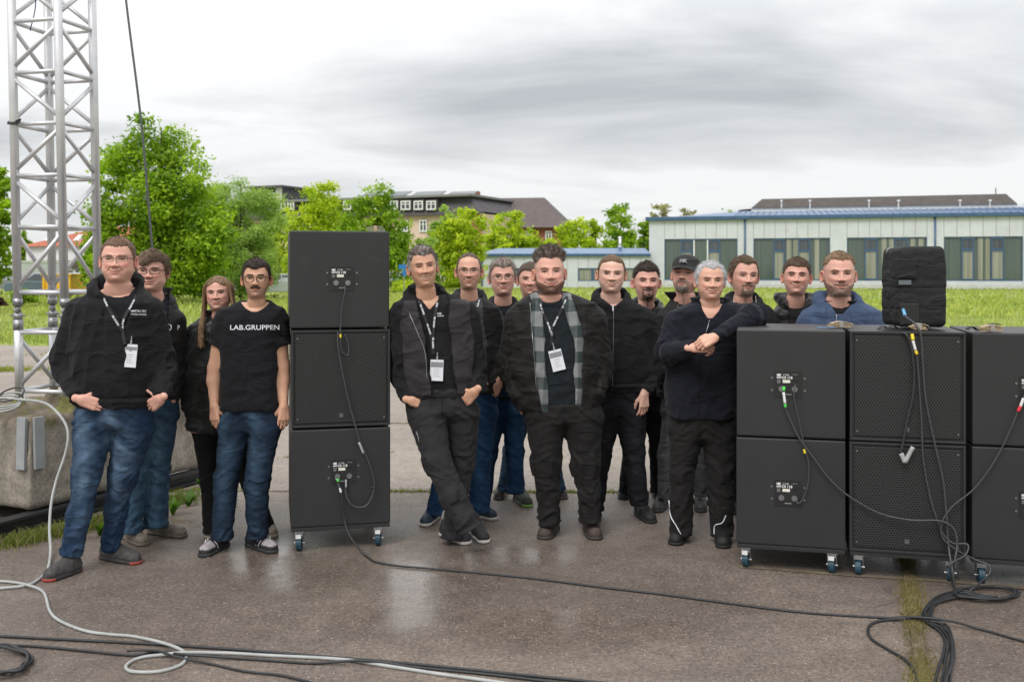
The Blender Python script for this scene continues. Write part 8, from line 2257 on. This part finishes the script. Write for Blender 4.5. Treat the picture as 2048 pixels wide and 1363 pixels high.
# 15 — young man looking left, dark jacket
D = 7.0
def top(c):
    c['garment']('fleece', M_BLACKCOT, -.016, sleeves=0, opening=OPEN((580, 1568, 1612), (598, 1576, 1606), (608, 1588, 1596)), amp=.004)
    c['garment']('jacket', M_PUFFER, 0, opening=OPEN((588, 1570, 1612), (620, 1578, 1604), (660, 1582, 1600)), hollow=True, amp=.008, hood=(nb_(c, .022, .025), .105, .095, .024, .046, -.04, .045))
person('young clean-shaven person in a hooded black jacket looking left beside the blue hoodie', D,
       (1593, 554, 73, -14, 6, 2, dict(skin=PINK, jaw=1.0, cheek=.3, wide=1.02, smile=.85, red=1.0, eye=.0012, hair=True, hcol=(.105, .066, .042), hl=.060, rec=.004, fade=.022, ht=.012, hs=.004, hlen=.012, flow=(.5, .3, .4), brow=(.09, .055, .038), browd=.75, browth=1.2, earout=.7)),
       [(604, 1562, 1628, .06, .03), (614, 1550, 1644, .09, .01), (628, 1540, 1656, .11), (700, 1538, 1660, .13), (790, 1542, 1656, .13)],
       arms=[[(1552, 655, .02, 20), (1542, 740, .04, 18), (1552, 800, .0, 14)], [(1646, 655, .02, 20), (1656, 740, .04, 18), (1646, 800, .0, 14)]],
       legs=[[(1578, 825, 0, 28), (1578, 915, 0, 22), (1578, 1000, 0, 18)], [(1624, 825, 0, 28), (1626, 915, 0, 22), (1626, 1000, 0, 18)]],
       feet=[(1578, 1008, 1572, 1030, 1.0), (1626, 1008, 1630, 1030, 1.0)], shoes=((.02, .02, .02), (.02, .02, .02), 'low', None, None, None),
       trousers=(M_BLKTR, None, .007, .003), top=top, seed=15, vox=.010, boff=-.03)

# 16 — blue hoodie
D = 6.72
def top(c):
    c['garment']('polo_shirt', M_TSHIRT, -.020, sleeves=0, opening=OPEN((575, 1655, 1705), (595, 1664, 1698), (610, 1676, 1688), (616, 1681, 1684)), amp=.004, collar=(nb_(c, -.01, .0), .080, .078, .04, .4, 0))
    c['garment']('hoodie', M_BLUEH, 0, opening=OPEN((570, 1650, 1712), (600, 1655, 1706), (615, 1664, 1696), (628, 1672, 1686)), hood=(nb_(c, .035, .02), .125, .105, .026, .050, -.06, .04), amp=.008, hemband=True)
person('person in a blue hoodie with short blond beard behind the speaker wall', D,
       (1678, 549, 86, -10, 2, 0, dict(skin=PINK, jaw=1.0, cheek=.5, wide=1.02, smile=.6, red=.8, eye=.0016, neck=1.15, hair=True, hcol=(.27, .18, .105), hl=.078, rec=.006, fade=.055, ht=.010, hs=.003, hlen=.011, scalp=.30, brow=(.22, .14, .09), browd=.5, beard='full', bcol=(.13, .085, .06), bgrey=.30, bdens=.50, bthick=.003, blen=.006, earout=.6)),
       [(600, 1648, 1714, .08, .03), (610, 1626, 1738, .11, .01), (622, 1610, 1756, .13), (650, 1600, 1768, .15), (720, 1600, 1768, .155), (790, 1606, 1762, .15)],
       arms=[[(1622, 650, .0, 25), (1606, 735, .03, 22), (1618, 800, .0, 15)], [(1746, 650, .0, 25), (1760, 735, .03, 22), (1750, 800, .0, 15)]],
       legs=[[(1655, 835, 0, 32), (1655, 925, 0, 26), (1655, 1020, 0, 20)], [(1712, 835, 0, 32), (1714, 925, 0, 26), (1714, 1020, 0, 20)]],
       feet=[(1655, 1030, 1648, 1050, 1.0), (1714, 1030, 1718, 1050, 1.0)], shoes=((.03, .03, .03), (.02, .02, .02), 'low', None, None, None),
       trousers=(M_JEAN, JD, .007, .003), top=top, seed=16, vox=.009, depth=.15, boff=-.036,
       zips=[([(1673, 628), (1673, 640), (1672, 655)], .003, M_ZIP, 'zip'), ([(1654, 606), (1652, 625), (1650, 650)], .0032, M_BLUEH, 'drawstring'), ([(1700, 618), (1703, 632), (1705, 650)], .0032, M_BLUEH, 'drawstring')])
